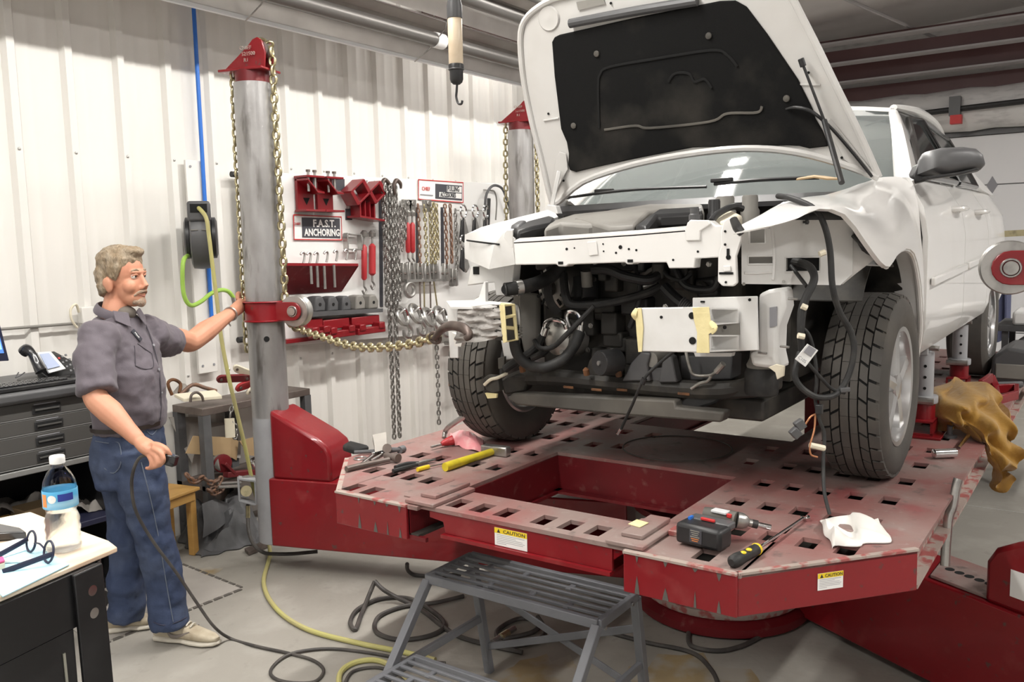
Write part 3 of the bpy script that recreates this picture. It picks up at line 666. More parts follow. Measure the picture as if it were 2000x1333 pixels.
# ------------------------------------------------------------------ the white car, front end stripped
car = thing('car', 'white sedan without its front bumper, hood raised, clamped on the red platform', 'car', (4.8, 1.52, H))
YC = 1.52
def mir(p): return (p[0], 2*YC-p[1], p[2])
def bez(a, c, d, n): return [a*((1-s)**2)+c*(2*s*(1-s))+d*(s*s) for s in [i/n for i in range(n+1)]]
# --- right front fender
fb = [(2.53, .95, 1.823), (2.54, .85, 1.838), (2.578, .78, 1.86), (2.61, .73, 1.885), (2.70, .68, 1.868), (2.83, .65, 1.787), (2.95, .63, 1.72), (3.05, .622, 1.70), (3.15, .62, 1.735), (3.30, .62, 1.755), (3.45, .62, 1.735), (3.56, .62, 1.66), (3.64, .62, 1.55), (3.675, .62, 1.42), (3.70, .635, 1.32)]
ft = [(2.587, .97, 1.84), (2.7, .93, 1.88), (2.81, .90, 1.918), (2.95, .885, 1.935), (3.05, .875, 1.943), (3.15, .865, 1.95), (3.2, .86, 1.956), (3.3, .85, 1.97), (3.4, .84, 1.985), (3.48, .83, 2.0), (3.55, .82, 2.01), (3.6, .81, 2.02), (3.65, .80, 2.03), (3.70, .76, 2.035), (3.735, .70, 2.03)]
rows = []
for p, q in zip(catmull(fb, 2), catmull(ft, 2)):
    k = min(1, max(0, (p.x-2.5)/.5))
    c = V((.6*p.x+.4*q.x, p.y-.005+.12*(1-k)*(q.y-p.y), q.z-.02-.03*k)); rows.append(bez(p, c, q, 10))
fen = B().grid(rows, (0, .012, -.006)).link('fender', 'car_white', car, sharp=50)
arch = [p for p in fb[7:]]
b = B(); b.tube([(p[0], p[1]+.012, p[2]) for p in arch], .010, 8, sub=3); b.link('arch_lip', 'car_white', fen)
rows = [[(p.x, p.y+.01, p.z), (p.x+.0, p.y+.10, p.z+.005)] for p in catmull(arch, 3)]
B().grid(rows, (0, 0, .004)).link('arch_return', 'apron_white', fen)
# black bracket at the torn front of the fender
b = B(); b.tube([(2.903,0.689,1.808), (2.973,0.667,1.755), (3.098,0.658,1.721), (3.168,0.643,1.698)], [.012, .022, .016, .008], 8, flat=(1.4, .6, (0, 0, 1))); b.link('fender_bracket', 'black_plastic', car)
b = B(); b.obox((2.906,0.683,1.795), (.05, .02, .03), (.3, -.6, -.7)); b.link('bracket_clip', 'black_plastic', car, bev=.003)
# --- side panels
def sideY(x, z):
    y = .62+.02*max(0, (z-1.80)/.12)+.05*max(0, (z-1.92)/.11)+.05*max(0, (1.42-z)/.12)**1.5
    return y+.05*max(0, (x-6.2)/.7)**2+.012*max(0, (5-x)/1.3-.9)
def belt(x): return 2.03+.03*min(1, (x-3.7)/2)
def sill(x):
    z = 1.315+.012*(x-3.7)
    d = abs(x-6.15)
    if d < .40: z = max(z, 1.30+math.sqrt(.40**2-d*d))
    return z
def panel(name, x0, x1, side, mt='car_white', n=12, zt=None, zb=None):
    rows = []
    for i in range(n+1):
        x = x0+(x1-x0)*i/n; a, c = (zb or sill)(x), (zt or belt)(x); r = []
        for j in range(13):
            z = a+(c-a)*j/12; y = sideY(x, z); r.append((x, y if side < 0 else 2*YC-y, z))
        rows.append(r)
    return B().grid(rows, (0, .02 if side < 0 else -.02, 0)).link(name, mt, car, sharp=50)
d1 = panel('front_door', 3.72, 4.70, -1); d2 = panel('rear_door', 4.708, 5.60, -1); q1 = panel('quarter_panel', 5.608, 6.95, -1, n=30)
panel('door_skin', 3.72, 5.6, 1, n=6); panel('quarter_panel', 5.608, 6.95, 1, n=30)
for dd, x in ((d1, 4.50), (d2, 5.28)):
    b = B(); b.tube([(x-.10, .645, 1.915), (x-.08, .605, 1.917), (x+.08, .605, 1.922), (x+.10, .645, 1.922)], .016, 8, sub=4, flat=(1, .8, (0, 0, 1))); b.link('door_handle', 'car_white', dd)
    b = B(); b.ball((x+.13, .637, 1.92), .016, (1, .5, 1), 10, 7); b.link('lock_cap', 'car_white', dd)
b = B(); b.bar((3.78, .607, 1.615), (4.66, .607, 1.645), .018, .034); b.link('side_moulding', 'car_white', d1, bev=.006)
b = B(); b.bar((4.73, .607, 1.648), (5.5, .607, 1.675), .018, .034); b.link('side_moulding', 'car_white', d2, bev=.006)
b = B(); b.grid([[(x, .665+.0*x, 1.325+.012*(x-3.7)), (x, .72, 1.27+.012*(x-3.7)), (x, .80, 1.265+.012*(x-3.7))] for x in (3.70, 4.5, 5.74)], (0, 0, .02)); b.link('rocker_sill', 'car_white', car, sharp=60)
b = B(); b.grid([[(x, 2*YC-y, z) for y, z in ((.665, 1.325), (.72, 1.27), (.80, 1.265))] for x in (3.70, 5.74)], (0, 0, .02)); b.link('rocker_sill', 'car_white', car, sharp=60)
# --- greenhouse: pillars, roof, glass
def wsb(t): return V((3.82-.13*(1-t*t), YC+t*.77, 1.985))
def wst(t): return V((4.60-.10*(1-t*t), YC+t*.555, 2.415+.02*(1-t*t)))
rows = [[wsb(t).lerp(wst(t), s)+V((-.02*math.sin(PI*s), 0, .03*math.sin(PI*s))) for s in [j/8 for j in range(9)]] for t in [-1+2*i/16 for i in range(17)]]
B().grid(rows, (.006, 0, -.004)).link('windshield', 'wind', car, sharp=60)
for sg in (-1, 1):
    P = lambda x, y, z: (x, YC+sg*(YC-y)*1 if sg < 0 else 2*YC-y, z)
    P = (lambda x, y, z: (x, y, z)) if sg < 0 else (lambda x, y, z: (x, 2*YC-y, z))
    # A pillar as a swept strip
    rows = []
    for s in [i/8 for i in range(9)]:
        a = V(P(3.80, .765, 1.99)).lerp(V(P(4.60, .965, 2.415)), s)+V((0, 0, .03*math.sin(PI*s)))
        c = V(P(3.78, .69, 2.02)).lerp(V(P(4.56, .915, 2.405)), s)+V((0, 0, .025*math.sin(PI*s)))
        e = V(P(3.88, .690, 2.035)).lerp(V(P(4.68, .92, 2.385)), s)+V((0, 0, .025*math.sin(PI*s)))
        rows.append([a, a.lerp(c, .5)+V((0, -.012*(-sg)*-1, .01)), c, c.lerp(e, .5), e])
    B().grid(rows, (.03, 0, -.02)).link('pillar', 'car_white', car, sharp=60)
    # roof rail over the doors
    rl = [P(4.60, .94, 2.425), P(5.0, .925, 2.44), P(5.5, .93, 2.435), P(6.0, .96, 2.38), P(6.5, 1.0, 2.22), P(6.85, 1.0, 2.08)]
    b = B(); b.tube(rl, [.018, .04, .045, .045, .045, .04], 10, sub=5, flat=(1, .8, (0, 0, 1))); b.link('roof_rail', 'car_white', car)
    # side glass with black frame
    g = [P(3.98, .70, 2.045), P(4.68, .70, 2.06), P(5.0, .79, 2.25), P(5.0, .885, 2.40), P(4.72, .90, 2.375), P(4.35, .80, 2.25)]
    g = [P(3.98, .705, 2.05), P(4.95, .705, 2.065), P(4.98, .885, 2.395), P(4.72, .895, 2.375), P(4.35, .80, 2.235)]
    B().prism(g, (0, .01*-sg, 0)).link('door_glass', 'glass_dark', car)
    b = B(); b.tube(g+[g[0]], .016, 6, sub=1); b.link('window_seal', 'black_gloss', car)
    g = [P(5.04, .705, 2.066), P(5.75, .71, 2.075), P(6.0, .83, 2.26), P(5.85, .885, 2.37), P(5.05, .89, 2.40)]
    B().prism(g, (0, .01*-sg, 0)).link('door_glass', 'glass_dark', car)
    b = B(); b.tube(g+[g[0]], .014, 6, sub=1); b.link('window_seal', 'black_gloss', car)
    b = B(); b.prism([P(5.8, .69, 2.06), P(6.95, .74, 2.06), P(6.55, .98, 2.22), P(6.0, .95, 2.38), P(5.87, .89, 2.36), P(6.03, .83, 2.26)], (0, .02*-sg, 0)); b.link('rear_pillar', 'car_white', car)
rows = [[(x, YC+t*hw, z+.05*(1-t*t)-.0) for t in [-1+2*i/10 for i in range(11)]] for x, hw, z in ((4.56, .575, 2.42), (4.8, .60, 2.44), (5.3, .60, 2.445), (5.9, .57, 2.40), (6.3, .55, 2.32))]
B().grid(rows, (0, 0, -.02)).link('roof', 'car_white', car, sharp=60)
rows = [[(x, YC+t*hw, z+.03*(1-t*t)) for t in [-1+2*i/8 for i in range(9)]] for x, hw, z in ((6.3, .55, 2.315), (6.6, .53, 2.2), (6.9, .50, 2.07))]
B().grid(rows, (0, 0, -.01)).link('rear_window', 'glass_dark', car, sharp=60)
b = B(); b.box(6.9, 7.35, .85, 2.19, 1.5, 2.06); b.link('trunk', 'car_white', car, bev=.08)
b = B(); b.box(7.2, 7.45, .72, 2.32, 1.30, 1.72); b.link('rear_bumper', 'car_white', car, bev=.08)
# dark interior and underside
b = B(); b.box(3.9, 6.4, .82, 2.22, 1.9, 1.95); b.link('dashboard', 'black_plastic', car)
for y in (1.1, 1.94):
    b = B(); b.box(4.9, 5.05, y-.24, y+.24, 1.6, 2.15); b.link('seat_back', 'grey_plastic', car, bev=.05)
    b = B(); b.box(4.95, 5.05, y-.12, y+.12, 2.17, 2.32); b.link('headrest', 'grey_plastic', car, bev=.04)
b = B(); b.box(3.72, 7.2, .80, 2.24, 1.30, 1.36); b.link('floor_pan', 'engine_dark', car)  # car floor as a black plane, put in to block light
b = B(); b.box(3.66, 3.70, .78, 2.26, 1.30, 1.97); b.link('firewall', 'engine_dark', car)
for sg in (-1, 1):
    y0, y1 = (.66, .92) if sg < 0 else (2.12, 2.38)
    if sg < 0:
        rows = [[(3.30+.40*math.cos(a), y, 1.34+.42*math.sin(a)) for y in (y0+.03, y1+.02)] for a in [PI*.80-PI*.80*i/14 for i in range(15)]]
        B().grid(rows, (0, 0, .004)).link('wheel_house', 'engine_dark', car)
    b = B(); b.box(3.0, 3.72, .93 if sg < 0 else 2.08, .96 if sg < 0 else 2.11, 1.3, 1.85); b.link('inner_apron', 'engine_dark', car)
    rows = [[(6.15+.41*math.cos(a), y, 1.30+.41*math.sin(a)) for y in (y0+.02, y1+.02)] for a in [PI-PI*i/12 for i in range(13)]]
    B().grid(rows, (0, 0, .004)).link('wheel_house', 'engine_dark', car)
# --- cowl, wipers
rows = [[(3.62-.10*(1-t*t), YC+t*.78, 1.955), (3.68-.11*(1-t*t), YC+t*.78, 1.985), (3.76-.12*(1-t*t), YC+t*.775, 1.978), (3.86-.12*(1-t*t), YC+t*.76, 1.99)] for t in [-1+2*i/16 for i in range(17)]]
B().grid(rows, (0, 0, -.02)).link('cowl_panel', 'black_plastic', car, sharp=30)
b = B(); b.tube([(3.660,2.270,2.022), (3.620,2.036,2.034), (3.620,1.821,2.041), (3.620,1.498,2.034)], .007, 6); b.link('wiper', 'black_plastic', car)
b = B(); b.tube([(3.620,1.463,2.043), (3.620,1.269,2.049), (3.660,1.026,2.046)], .008, 6); b.link('wiper', 'black_plastic', car)
for p in ((3.630,2.014,2.045), (3.620,1.428,2.059)): b = B(); b.bar(V(p)-V((0, .05, 0)), V(p)+V((0, .05, 0)), .02, .018); b.link('wiper_pivot', 'black_plastic', car, bev=.004)
b = B(); b.grid([[(3.600,1.102,2.036), (3.660,1.110,2.047)], [(3.580,1.024,2.040), (3.660,1.047,2.052)], [(3.580,0.974,2.029), (3.660,1.002,2.045)], [(3.580,0.924,2.026), (3.660,0.953,2.035)]], (0, 0, .006)); b.link('dry_leaves', 'cardboard', car)
# --- mirror
mo = [(3.764,0.679,2.009), (3.775,0.670,2.044), (3.785,0.666,2.100), (3.799,0.653,2.130), (3.826,0.616,2.141), (3.873,0.550,2.143), (3.905,0.503,2.134), (3.921,0.475,2.105), (3.923,0.465,2.066), (3.911,0.479,2.048), (3.862,0.545,2.038), (3.814,0.611,2.026)]
mo = [V(p) for p in mo][1:]; mc = sum(mo, V((0, 0, 0)))/len(mo)
rings = [[mc+(p-mc)*k+Fv*d for p in mo] for k, d in ((.35, -.075), (.62, -.07), (.85, -.052), (.96, -.025), (1., .005), (.98, .035), (.9, .05))]
mb = B().loft(rings).link('mirror', 'grey_plastic', car, sharp=50)
b = B(); b.prism([(3.785,0.684,2.009), (3.782,0.694,2.035), (3.802,0.676,2.090), (3.820,0.647,2.075), (3.798,0.600,2.028), (3.790,0.644,2.017)], Fv*.06); b.link('mirror_arm', 'black_plastic', mb, bev=.008)
b = B(); b.prism([(3.715,0.639,2.028), (3.790,0.535,2.043), (3.835,0.474,2.058), (3.842,0.464,2.051), (3.789,0.535,2.031), (3.724,0.624,2.018)], Fv*.03); b.link('mirror_trim', 'black_plastic', mb, bev=.003)
# --- hood
ho = [(3.575,0.776,2.028), (3.539,0.821,2.147), (3.504,0.868,2.264), (3.466,0.921,2.389), (3.431,0.970,2.508), (3.395,1.022,2.627), (3.370,1.060,2.709), (3.348,1.121,2.784), (3.333,1.236,2.835), (3.326,1.486,2.858), (3.324,1.785,2.864), (3.322,2.049,2.869), (3.327,2.159,2.852), (3.341,2.252,2.808), (3.364,2.293,2.729), (3.416,2.313,2.556), (3.471,2.308,2.373), (3.520,2.292,2.209), (3.565,2.283,2.059), (3.584,2.273,1.996), (3.581,2.229,2.008), (3.556,2.082,2.089), (3.541,1.857,2.141), (3.533,1.652,2.166), (3.529,1.415,2.179), (3.531,1.239,2.173), (3.540,1.075,2.144), (3.555,0.919,2.092)]
nh = V((-1, 0, -.30)).normalized()
hood = B().prism(ho, nh*-.035).link('hood', 'hood_under', car, bev=.010)
b = B(); b.tube([V(p)+nh*.004 for p in ho[:-8]], .014, 8, sub=3); b.link('hood_hem', 'hood_under', hood)
b = B(); hr = [V(p) for p in ho[-9:]]+[V(ho[0])]; b.tube([p+nh*.006 for p in hr], .016, 8, sub=3); b.link('hood_hem', 'hood_under', hood)
ln = [(3.361,2.124,2.698), (3.356,2.107,2.715), (3.354,2.079,2.721), (3.351,1.707,2.732), (3.350,1.335,2.734), (3.353,1.273,2.726), (3.361,1.231,2.697), (3.394,1.159,2.588), (3.447,1.056,2.413), (3.482,1.006,2.295), (3.492,0.999,2.262), (3.505,0.976,2.217), (3.524,0.955,2.155), (3.525,1.030,2.152), (3.521,1.069,2.165), (3.519,1.120,2.171), (3.515,1.275,2.183), (3.512,1.518,2.195), (3.520,1.797,2.169), (3.526,1.995,2.147), (3.531,2.111,2.132), (3.528,2.142,2.143), (3.520,2.146,2.169), (3.505,2.133,2.219), (3.490,2.134,2.270), (3.471,2.152,2.330), (3.403,2.140,2.559)]
lin = B().prism(ln, nh*-.014).link('hood_liner', 'liner', hood, bev=.006)
for pts, mt in (([(3.472,1.949,2.316), (3.421,1.923,2.486), (3.405,1.903,2.536), (3.399,1.854,2.559), (3.397,1.634,2.563), (3.398,1.385,2.562), (3.406,1.324,2.535), (3.420,1.287,2.488)], 'recess_shade'), ([(3.475,1.924,2.305), (3.474,1.770,2.308), (3.479,1.699,2.292), (3.479,1.429,2.292), (3.471,1.348,2.316), (3.474,1.225,2.308), (3.468,1.202,2.329)], 'dusty_black'), ([(3.426,1.589,2.467), (3.418,1.555,2.495), (3.420,1.494,2.487), (3.430,1.474,2.453), (3.429,1.429,2.458), (3.440,1.402,2.421)], 'recess_shade')):
    b = B(); b.tube(pts, .005, 6, flat=(1.2, .5, nh)); b.link('liner_ridge', mt, lin)
for p in ((3.380,1.906,2.619), (3.381,1.392,2.616), (3.465,2.079,2.337), (3.462,1.102,2.347)):
    b = B(); b.lathe([(.014, 0), (.012, .004), (.004, .006)], p, nh, n=14); b.link('liner_clip', 'dusty_black', lin)
b = B(); b.tube([(3.336,2.012,2.755), (3.336,1.696,2.754), (3.338,1.422,2.747)], .020, 10); b.link('hood_seal', 'grey_plastic', hood)
b = B(); b.prism([(3.328,1.972,2.837), (3.328,1.841,2.835), (3.337,1.836,2.807), (3.338,1.968,2.804)], nh*.004); b.link('latch_plate', 'steel', hood)
for p in ((3.337,1.809,2.806), (3.449,1.014,2.433), (3.518,0.946,2.203), (3.533,0.886,2.152), (3.546,0.909,2.110), (3.458,2.209,2.404), (3.513,2.171,2.220), (3.549,2.188,2.099)):
    b = B(); b.cyl(V(p), V(p)+nh*.003, .0055, n=8); b.link('hood_hole', 'recess_shade', hood)
b = B(); b.lathe([(.055, 0), (.05, .006), (.03, .002), (.012, .006)], (3.342,2.124,2.796), nh, n=20); b.link('hood_dimple', 'hood_under', hood)
for p0, p1 in (((3.466,2.241,2.376), (3.465,2.158,2.379)), ((3.460,1.054,2.395), (3.464,0.973,2.384))): b = B(); b.tube([p0, V(p0).lerp(V(p1), .5), p1], .004, 6); b.link('hood_crease', 'hood_under', hood)
b = B(); b.prism([(3.518,2.209,2.197), (3.507,2.179,2.232), (3.511,2.147,2.221), (3.531,2.150,2.151), (3.546,2.194,2.102), (3.560,2.233,2.056), (3.564,2.265,2.044)], nh*.006); b.link('hinge_plate', 'hood_under', hood, bev=.002)
b = B(); b.bar((3.500,2.182,2.140), (3.480,2.213,1.981), .03, .02); b.link('hood_hinge', 'apron_white', car, bev=.003)
b = B(); b.prism([(3.450,2.261,1.939), (3.450,2.222,1.985), (3.450,2.174,1.978), (3.450,2.160,1.940)], (.04, 0, 0)); b.link('hinge_bracket', 'apron_white', car, bev=.003)
for p0, p1 in (((3.503,0.939,2.252), (3.569,0.777,2.032)),):
    b = B(); b.prism([(3.502,0.966,2.249), (3.499,0.942,2.258), (3.508,0.921,2.229), (3.562,0.796,2.050), (3.567,0.806,2.034), (3.546,0.898,2.101)], nh*.006); b.link('hinge_plate', 'hood_under', hood, bev=.002)
# gas prop rod
b = B(); b.tube([(3.403,1.024,2.462), (3.447,0.951,2.245)], .0055, 8, sub=1); prop = b.link('prop_rod', 'black_plastic', car)
b = B(); b.cyl((3.447,0.951,2.245), (3.250,0.832,1.995), .011, n=10); b.link('prop_cylinder', 'black_plastic', prop)
b = B(); b.cyl((3.397,1.029,2.480), (3.406,1.021,2.450), .012, n=10); b.link('prop_tip', 'black_plastic', prop, bev=.003)
b = B(); b.tube([(3.470,1.106,2.308), (3.454,1.061,2.308), (3.450,1.001,2.285), (3.479,0.940,2.226), (3.511,0.871,2.136), (3.553,0.797,2.030)], [.004, .007, .007, .006, .006, .006], 8); b.link('hood_cable', 'black_plastic', hood)

# ------------------------------------------------------------------ wheels
def wheel(c, out, toe=0., front=True):
    """c wheel centre, out +1 if the visible rim side faces +y"""
    c = V(c); ax = V((math.sin(toe)*1., out*math.cos(toe), 0)); R = .345
    f = ax.cross(V((0, 0, 1)))
    prof = [(.215, -.095), (.24, -.108), (.29, -.112), (.322, -.100), (.338, -.085), (.340, .085), (.322, .100), (.29, .112), (.24, .108), (.215, .095)]
    ti = B().lathe(prof, c, ax, n=56, caps=False).link('tire', 'tire' if not front else 'recess_shade', car)
    if front:
        sd = B().lathe([(.213, .094), (.24, .110), (.29, .114), (.322, .102), (.337, .088)], c, ax, n=56, caps=False); sd.lathe([(.213, -.094), (.24, -.110), (.29, -.114), (.322, -.102), (.337, -.088)], c, ax, n=56, caps=False); sd.link('sidewall', 'tire', ti)
        tr = B(); N = 34
        for q0, q1, sl in ((-.098, -.063, .5), (-.058, -.032, .9), (-.027, .0, 0), (.005, .029, 0), (.034, .060, -.9), (.065, .098, -.5)):
            for i in range(N):
                a0 = 2*PI*i/N; gp = .030 if sl else .004; pts = []
                n_ = 3
                for rr in (.333, .3465):
                    for q in (q0, q1):
                        for k in range(n_):
                            a = a0+gp+(2*PI/N-gp)*k/(n_-1)+sl*(q-q0)*2.2
                            r = rr-(.010 if abs(q) > .09 else 0)
                            pts.append(c+ax*q+(f*math.cos(a)+V((0, 0, 1))*math.sin(a))*r)
                fs = []
                for k in range(n_-1):
                    o = 2*n_; fs += [(o+k, o+k+1, o+n_+k+1, o+n_+k), (k, k+1, o+k+1, o+k), (n_+k+1, n_+k, o+n_+k, o+n_+k+1)]
                fs += [(0, 2*n_, 3*n_, n_), (n_-1, 2*n_-1, 4*n_-1, 3*n_-1)]
                tr.add(pts, fs)
        stuff(tr.link('tread', 'tire', ti, sharp=30))
    b = B(); b.lathe([(.222, .092), (.222, .103), (.205, .100), (.195, .06), (.19, -.09), (.205, -.10), (.22, -.09)], c, ax, n=44, caps=False); rim = b.link('rim', 'alloy', car)
    b = B(); b.lathe([(.05, .085), (.048, .095), (.03, .10)], c, ax, n=20); b.link('hub', 'alloy', rim)
    for i in range(5):
        a = 2*PI*i/5+.3; e = f*math.cos(a)+V((0, 0, 1))*math.sin(a); t = ax.cross(e)
        b = B(); b.loft([[c+e*r+t*w_+ax*(z+dz) for w_, dz in ((-ww, -.03), (ww, -.03), (ww*.8, 0), (0, .008), (-ww*.8, 0))] for r, ww, z in ((.03, .03, .09), (.10, .026, .088), (.17, .028, .085), (.205, .04, .085))]); b.link('spoke', 'alloy', rim)
    b = B(); b.lathe([(.15, .0), (.15, .012)], c, ax, n=28); b.link('brake_disc', 'steel', car)
wheel((3.39, .745, 1.247), -1, 0.); wheel((3.23, 2.30, 1.247), 1, 0.)
wheel((6.15, .75, 1.247), -1, front=False); wheel((6.15, 2.29, 1.247), 1, front=False)
# ------------------------------------------------------------------ stripped front structure
# upper tie bar
tb = [(2.620,1.843,1.813), (2.620,1.621,1.819), (2.620,1.338,1.829), (2.620,1.157,1.838), (2.620,1.150,1.861), (2.620,1.075,1.863), (2.620,1.053,1.846), (2.620,1.029,1.847), (2.620,1.029,1.746), (2.620,1.122,1.742), (2.620,1.125,1.712), (2.620,1.215,1.711), (2.620,1.224,1.731), (2.620,1.343,1.730), (2.620,1.350,1.725), (2.620,1.370,1.725), (2.620,1.377,1.732), (2.620,1.601,1.726), (2.620,1.612,1.719), (2.620,1.644,1.719), (2.620,1.653,1.727), (2.620,1.834,1.726)]
tie = B().prism(tb, (.05, 0, 0)).link('tie_bar', 'car_white', car, bev=.004)
b = B(); b.grid([[V(p) for p in ((2.620,1.843,1.813), (2.620,1.621,1.819), (2.620,1.338,1.829), (2.620,1.157,1.838))], [V(p)+V((.05, 0, .012)) for p in ((2.620,1.843,1.813), (2.620,1.621,1.819), (2.620,1.338,1.829), (2.620,1.157,1.838))], [V(p)+V((.12, 0, .014)) for p in ((2.620,1.843,1.813), (2.620,1.621,1.819), (2.620,1.338,1.829), (2.620,1.157,1.838))]], (0, 0, -.008)); b.link('tie_bar_top', 'car_white', tie, sharp=50)
for x, y, r in ((0, 0, 0),): pass
for p, r in (((2.620,1.607,1.781), .005), ((2.620,1.393,1.784), .007), ((2.620,1.361,1.777), .004), ((2.620,1.333,1.773), .004), ((2.620,1.410,1.765), .004), ((2.620,1.199,1.739), .004), ((2.620,1.460,1.796), .003), ((2.620,1.458,1.771), .003), ((2.620,1.575,1.784), .003), ((2.620,1.113,1.765), .004)):
    B().cyl(V(p)+V((-.0015, 0, 0)), V(p)+V((.002, 0, 0)), r, n=10).link('bar_hole', 'recess_shade', tie)
for p in ((2.620,1.633,1.732), (2.620,1.356,1.737)): B().obox(V(p)+V((-.001, 0, 0)), (.003, .020, .010)).link('bar_slot', 'recess_shade', tie)
b = B(); b.prism([(2.615,1.522,1.804), (2.615,1.485,1.807), (2.615,1.478,1.759), (2.615,1.514,1.756)], (.004, 0, 0)); b.link('bar_rib', 'car_white', tie, bev=.003)
b = B(); b.prism([(2.612,1.154,1.838), (2.612,1.147,1.857), (2.612,1.136,1.867), (2.612,1.074,1.864), (2.612,1.067,1.851), (2.612,1.103,1.830), (2.612,1.103,1.800), (2.612,1.152,1.800)], (.012, 0, 0)); b.link('latch_bracket', 'car_white', tie, bev=.003)
b = B(); b.lathe([(.018, 0), (.018, .018), (.014, .022), (.014, .04)], (2.640,1.134,1.865), n=14); b.link('bump_stop', 'grey_plastic', tie)
# left crumpled end of the bar
def crumple(name, quad, nu, nv, amp, mt, par, th=(.02, 0, 0), seed=1, dirv=(1, 0, .2), sharp=25):
    random.seed(seed); a, b_, c, d = [V(p) for p in quad]; rows = []
    for i in range(nu+1):
        r = []
        for j in range(nv+1):
            u, v = i/nu, j/nv; p = (a*(1-u)+b_*u)*(1-v)+(d*(1-u)+c*u)*v
            w_ = amp*(.55*math.sin(v*21+u*6)+.45*math.sin(v*34-u*9+1)+.5*math.sin(u*11+v*5))+random.uniform(-.25, .25)*amp; r.append(p+V(dirv)*w_)
        rows.append(r)
    return B().grid(rows, th).link(name, mt, par, sharp=sharp)
b = B(); b.grid([[(2.720,2.143,1.846), (2.660,2.002,1.862), (2.620,1.877,1.851), (2.620,1.836,1.824)], [(2.740,2.163,1.802), (2.640,1.996,1.812), (2.600,1.912,1.799), (2.615,1.834,1.775)], [(2.740,2.162,1.750), (2.660,2.032,1.726), (2.610,1.946,1.711), (2.618,1.831,1.728)]], (.012, 0, 0)); tl = b.link('tie_bar_end', 'apron_white', car, sharp=30)
b = B(); b.tube([(2.700,2.118,1.822), (2.630,2.006,1.814), (2.600,1.888,1.803)], .0035, 6); b.link('tear_line', 'recess_shade', tl)
b = B(); b.grid([[(2.720,2.138,1.846), (2.780,2.105,1.874), (3.000,2.082,1.914), (3.350,2.153,1.956)], [(2.660,2.002,1.861), (2.720,1.973,1.862), (2.950,1.996,1.896), (3.320,2.093,1.939)], [(2.620,1.878,1.844), (2.720,1.913,1.856), (2.950,1.959,1.882), (3.300,2.067,1.920)]], (0, 0, -.02)); b.link('apron_rail', 'apron_white', car, sharp=40)
b = B(); b.prism([(2.615,1.874,1.845), (2.615,1.862,1.856), (2.615,1.839,1.854), (2.615,1.836,1.790), (2.615,1.887,1.787)], (.006, 0, 0)); b.link('tie_patch', 'apron_white', tl, bev=.002)
b = B(); b.prism([(2.720,2.116,1.720), (2.720,1.909,1.723), (2.720,1.925,1.604), (2.720,1.998,1.603), (2.720,2.004,1.655), (2.720,2.042,1.653), (2.720,2.140,1.642)], (.03, 0, 0)); b.link('lamp_panel', 'apron_white', car, bev=.004)
b = B(); b.prism([(2.700,1.939,1.720), (2.700,1.893,1.727), (2.700,1.910,1.610), (2.700,1.942,1.607)], (.05, 0, 0)); b.link('panel_side', 'apron_white', car, bev=.003)
B().obox((2.718,2.090,1.702), (.004, .028, .03)).link('panel_hole', 'recess_shade', car)
b = B(); b.prism([(2.620,2.082,1.568), (2.620,2.005,1.605), (2.620,1.979,1.664), (2.620,1.972,1.661), (2.620,1.974,1.586), (2.620,2.031,1.577)], (.02, 0, 0)); b.link('lamp_bracket', 'apron_white', car, bev=.002)
# crumpled left bumper stub
qd = [(2.600,2.096,1.565), (2.550,1.846,1.586), (2.540,1.838,1.459), (2.600,2.110,1.421)]
cb = crumple('bumper_stub', qd, 20, 26, .010, 'crumple', car, (.07, .02, 0), seed=4, sharp=50)
b = B(); b.grid([[(2.680,2.216,1.582), (2.660,2.049,1.590), (2.620,1.850,1.585)], [(2.600,2.130,1.565), (2.570,1.981,1.570), (2.550,1.835,1.584)]], (0, 0, -.008)); b.link('stub_top', 'apron_white', cb)
b = B(); b.prism([(2.700,2.232,1.580), (2.700,2.177,1.567), (2.700,2.180,1.348), (2.700,2.225,1.345)], (.02, 0, 0)); b.link('flange_plate', 'apron_white', cb, bev=.003)
b = B(); b.prism([(2.660,2.178,1.457), (2.660,2.118,1.438), (2.660,2.133,1.401), (2.660,2.164,1.403)], (.02, 0, 0)); b.link('stub_rag', 'rag', cb)
# taped cut end: a frame with two cells
def cellframe(name, pts, bars, mt, par, r):
    b = B(); b.tube(list(pts)+[pts[0]], r, 6, sub=1); 
    o = b.link(name, mt, par)
    for p0, p1 in bars: B().tube([p0, V(p0).lerp(V(p1), .5), p1], r*.9, 6, sub=1).link('tape_strip', mt, o)
    return o
cellframe('taped_end', [(2.545,1.845,1.583), (2.600,1.831,1.579), (2.600,1.819,1.450), (2.545,1.833,1.447)], [((2.545,1.842,1.534), (2.600,1.825,1.541)), ((2.545,1.839,1.500), (2.600,1.824,1.492))], 'tape', cb, .008)
b = B(); b.prism([(2.550,1.847,1.580), (2.600,1.834,1.577), (2.600,1.821,1.452), (2.550,1.837,1.450)], (.01, .05, 0)); b.link('hollow_shade', 'engine_dark', cb)  # dark fill standing in for the shade inside the hollow end
b = B(); b.prism([(2.542,1.848,1.587), (2.542,1.829,1.585), (2.542,1.822,1.448), (2.542,1.840,1.447)], (.004, 0, 0)); b.link('tape_strip', 'tape', cb, bev=.001)
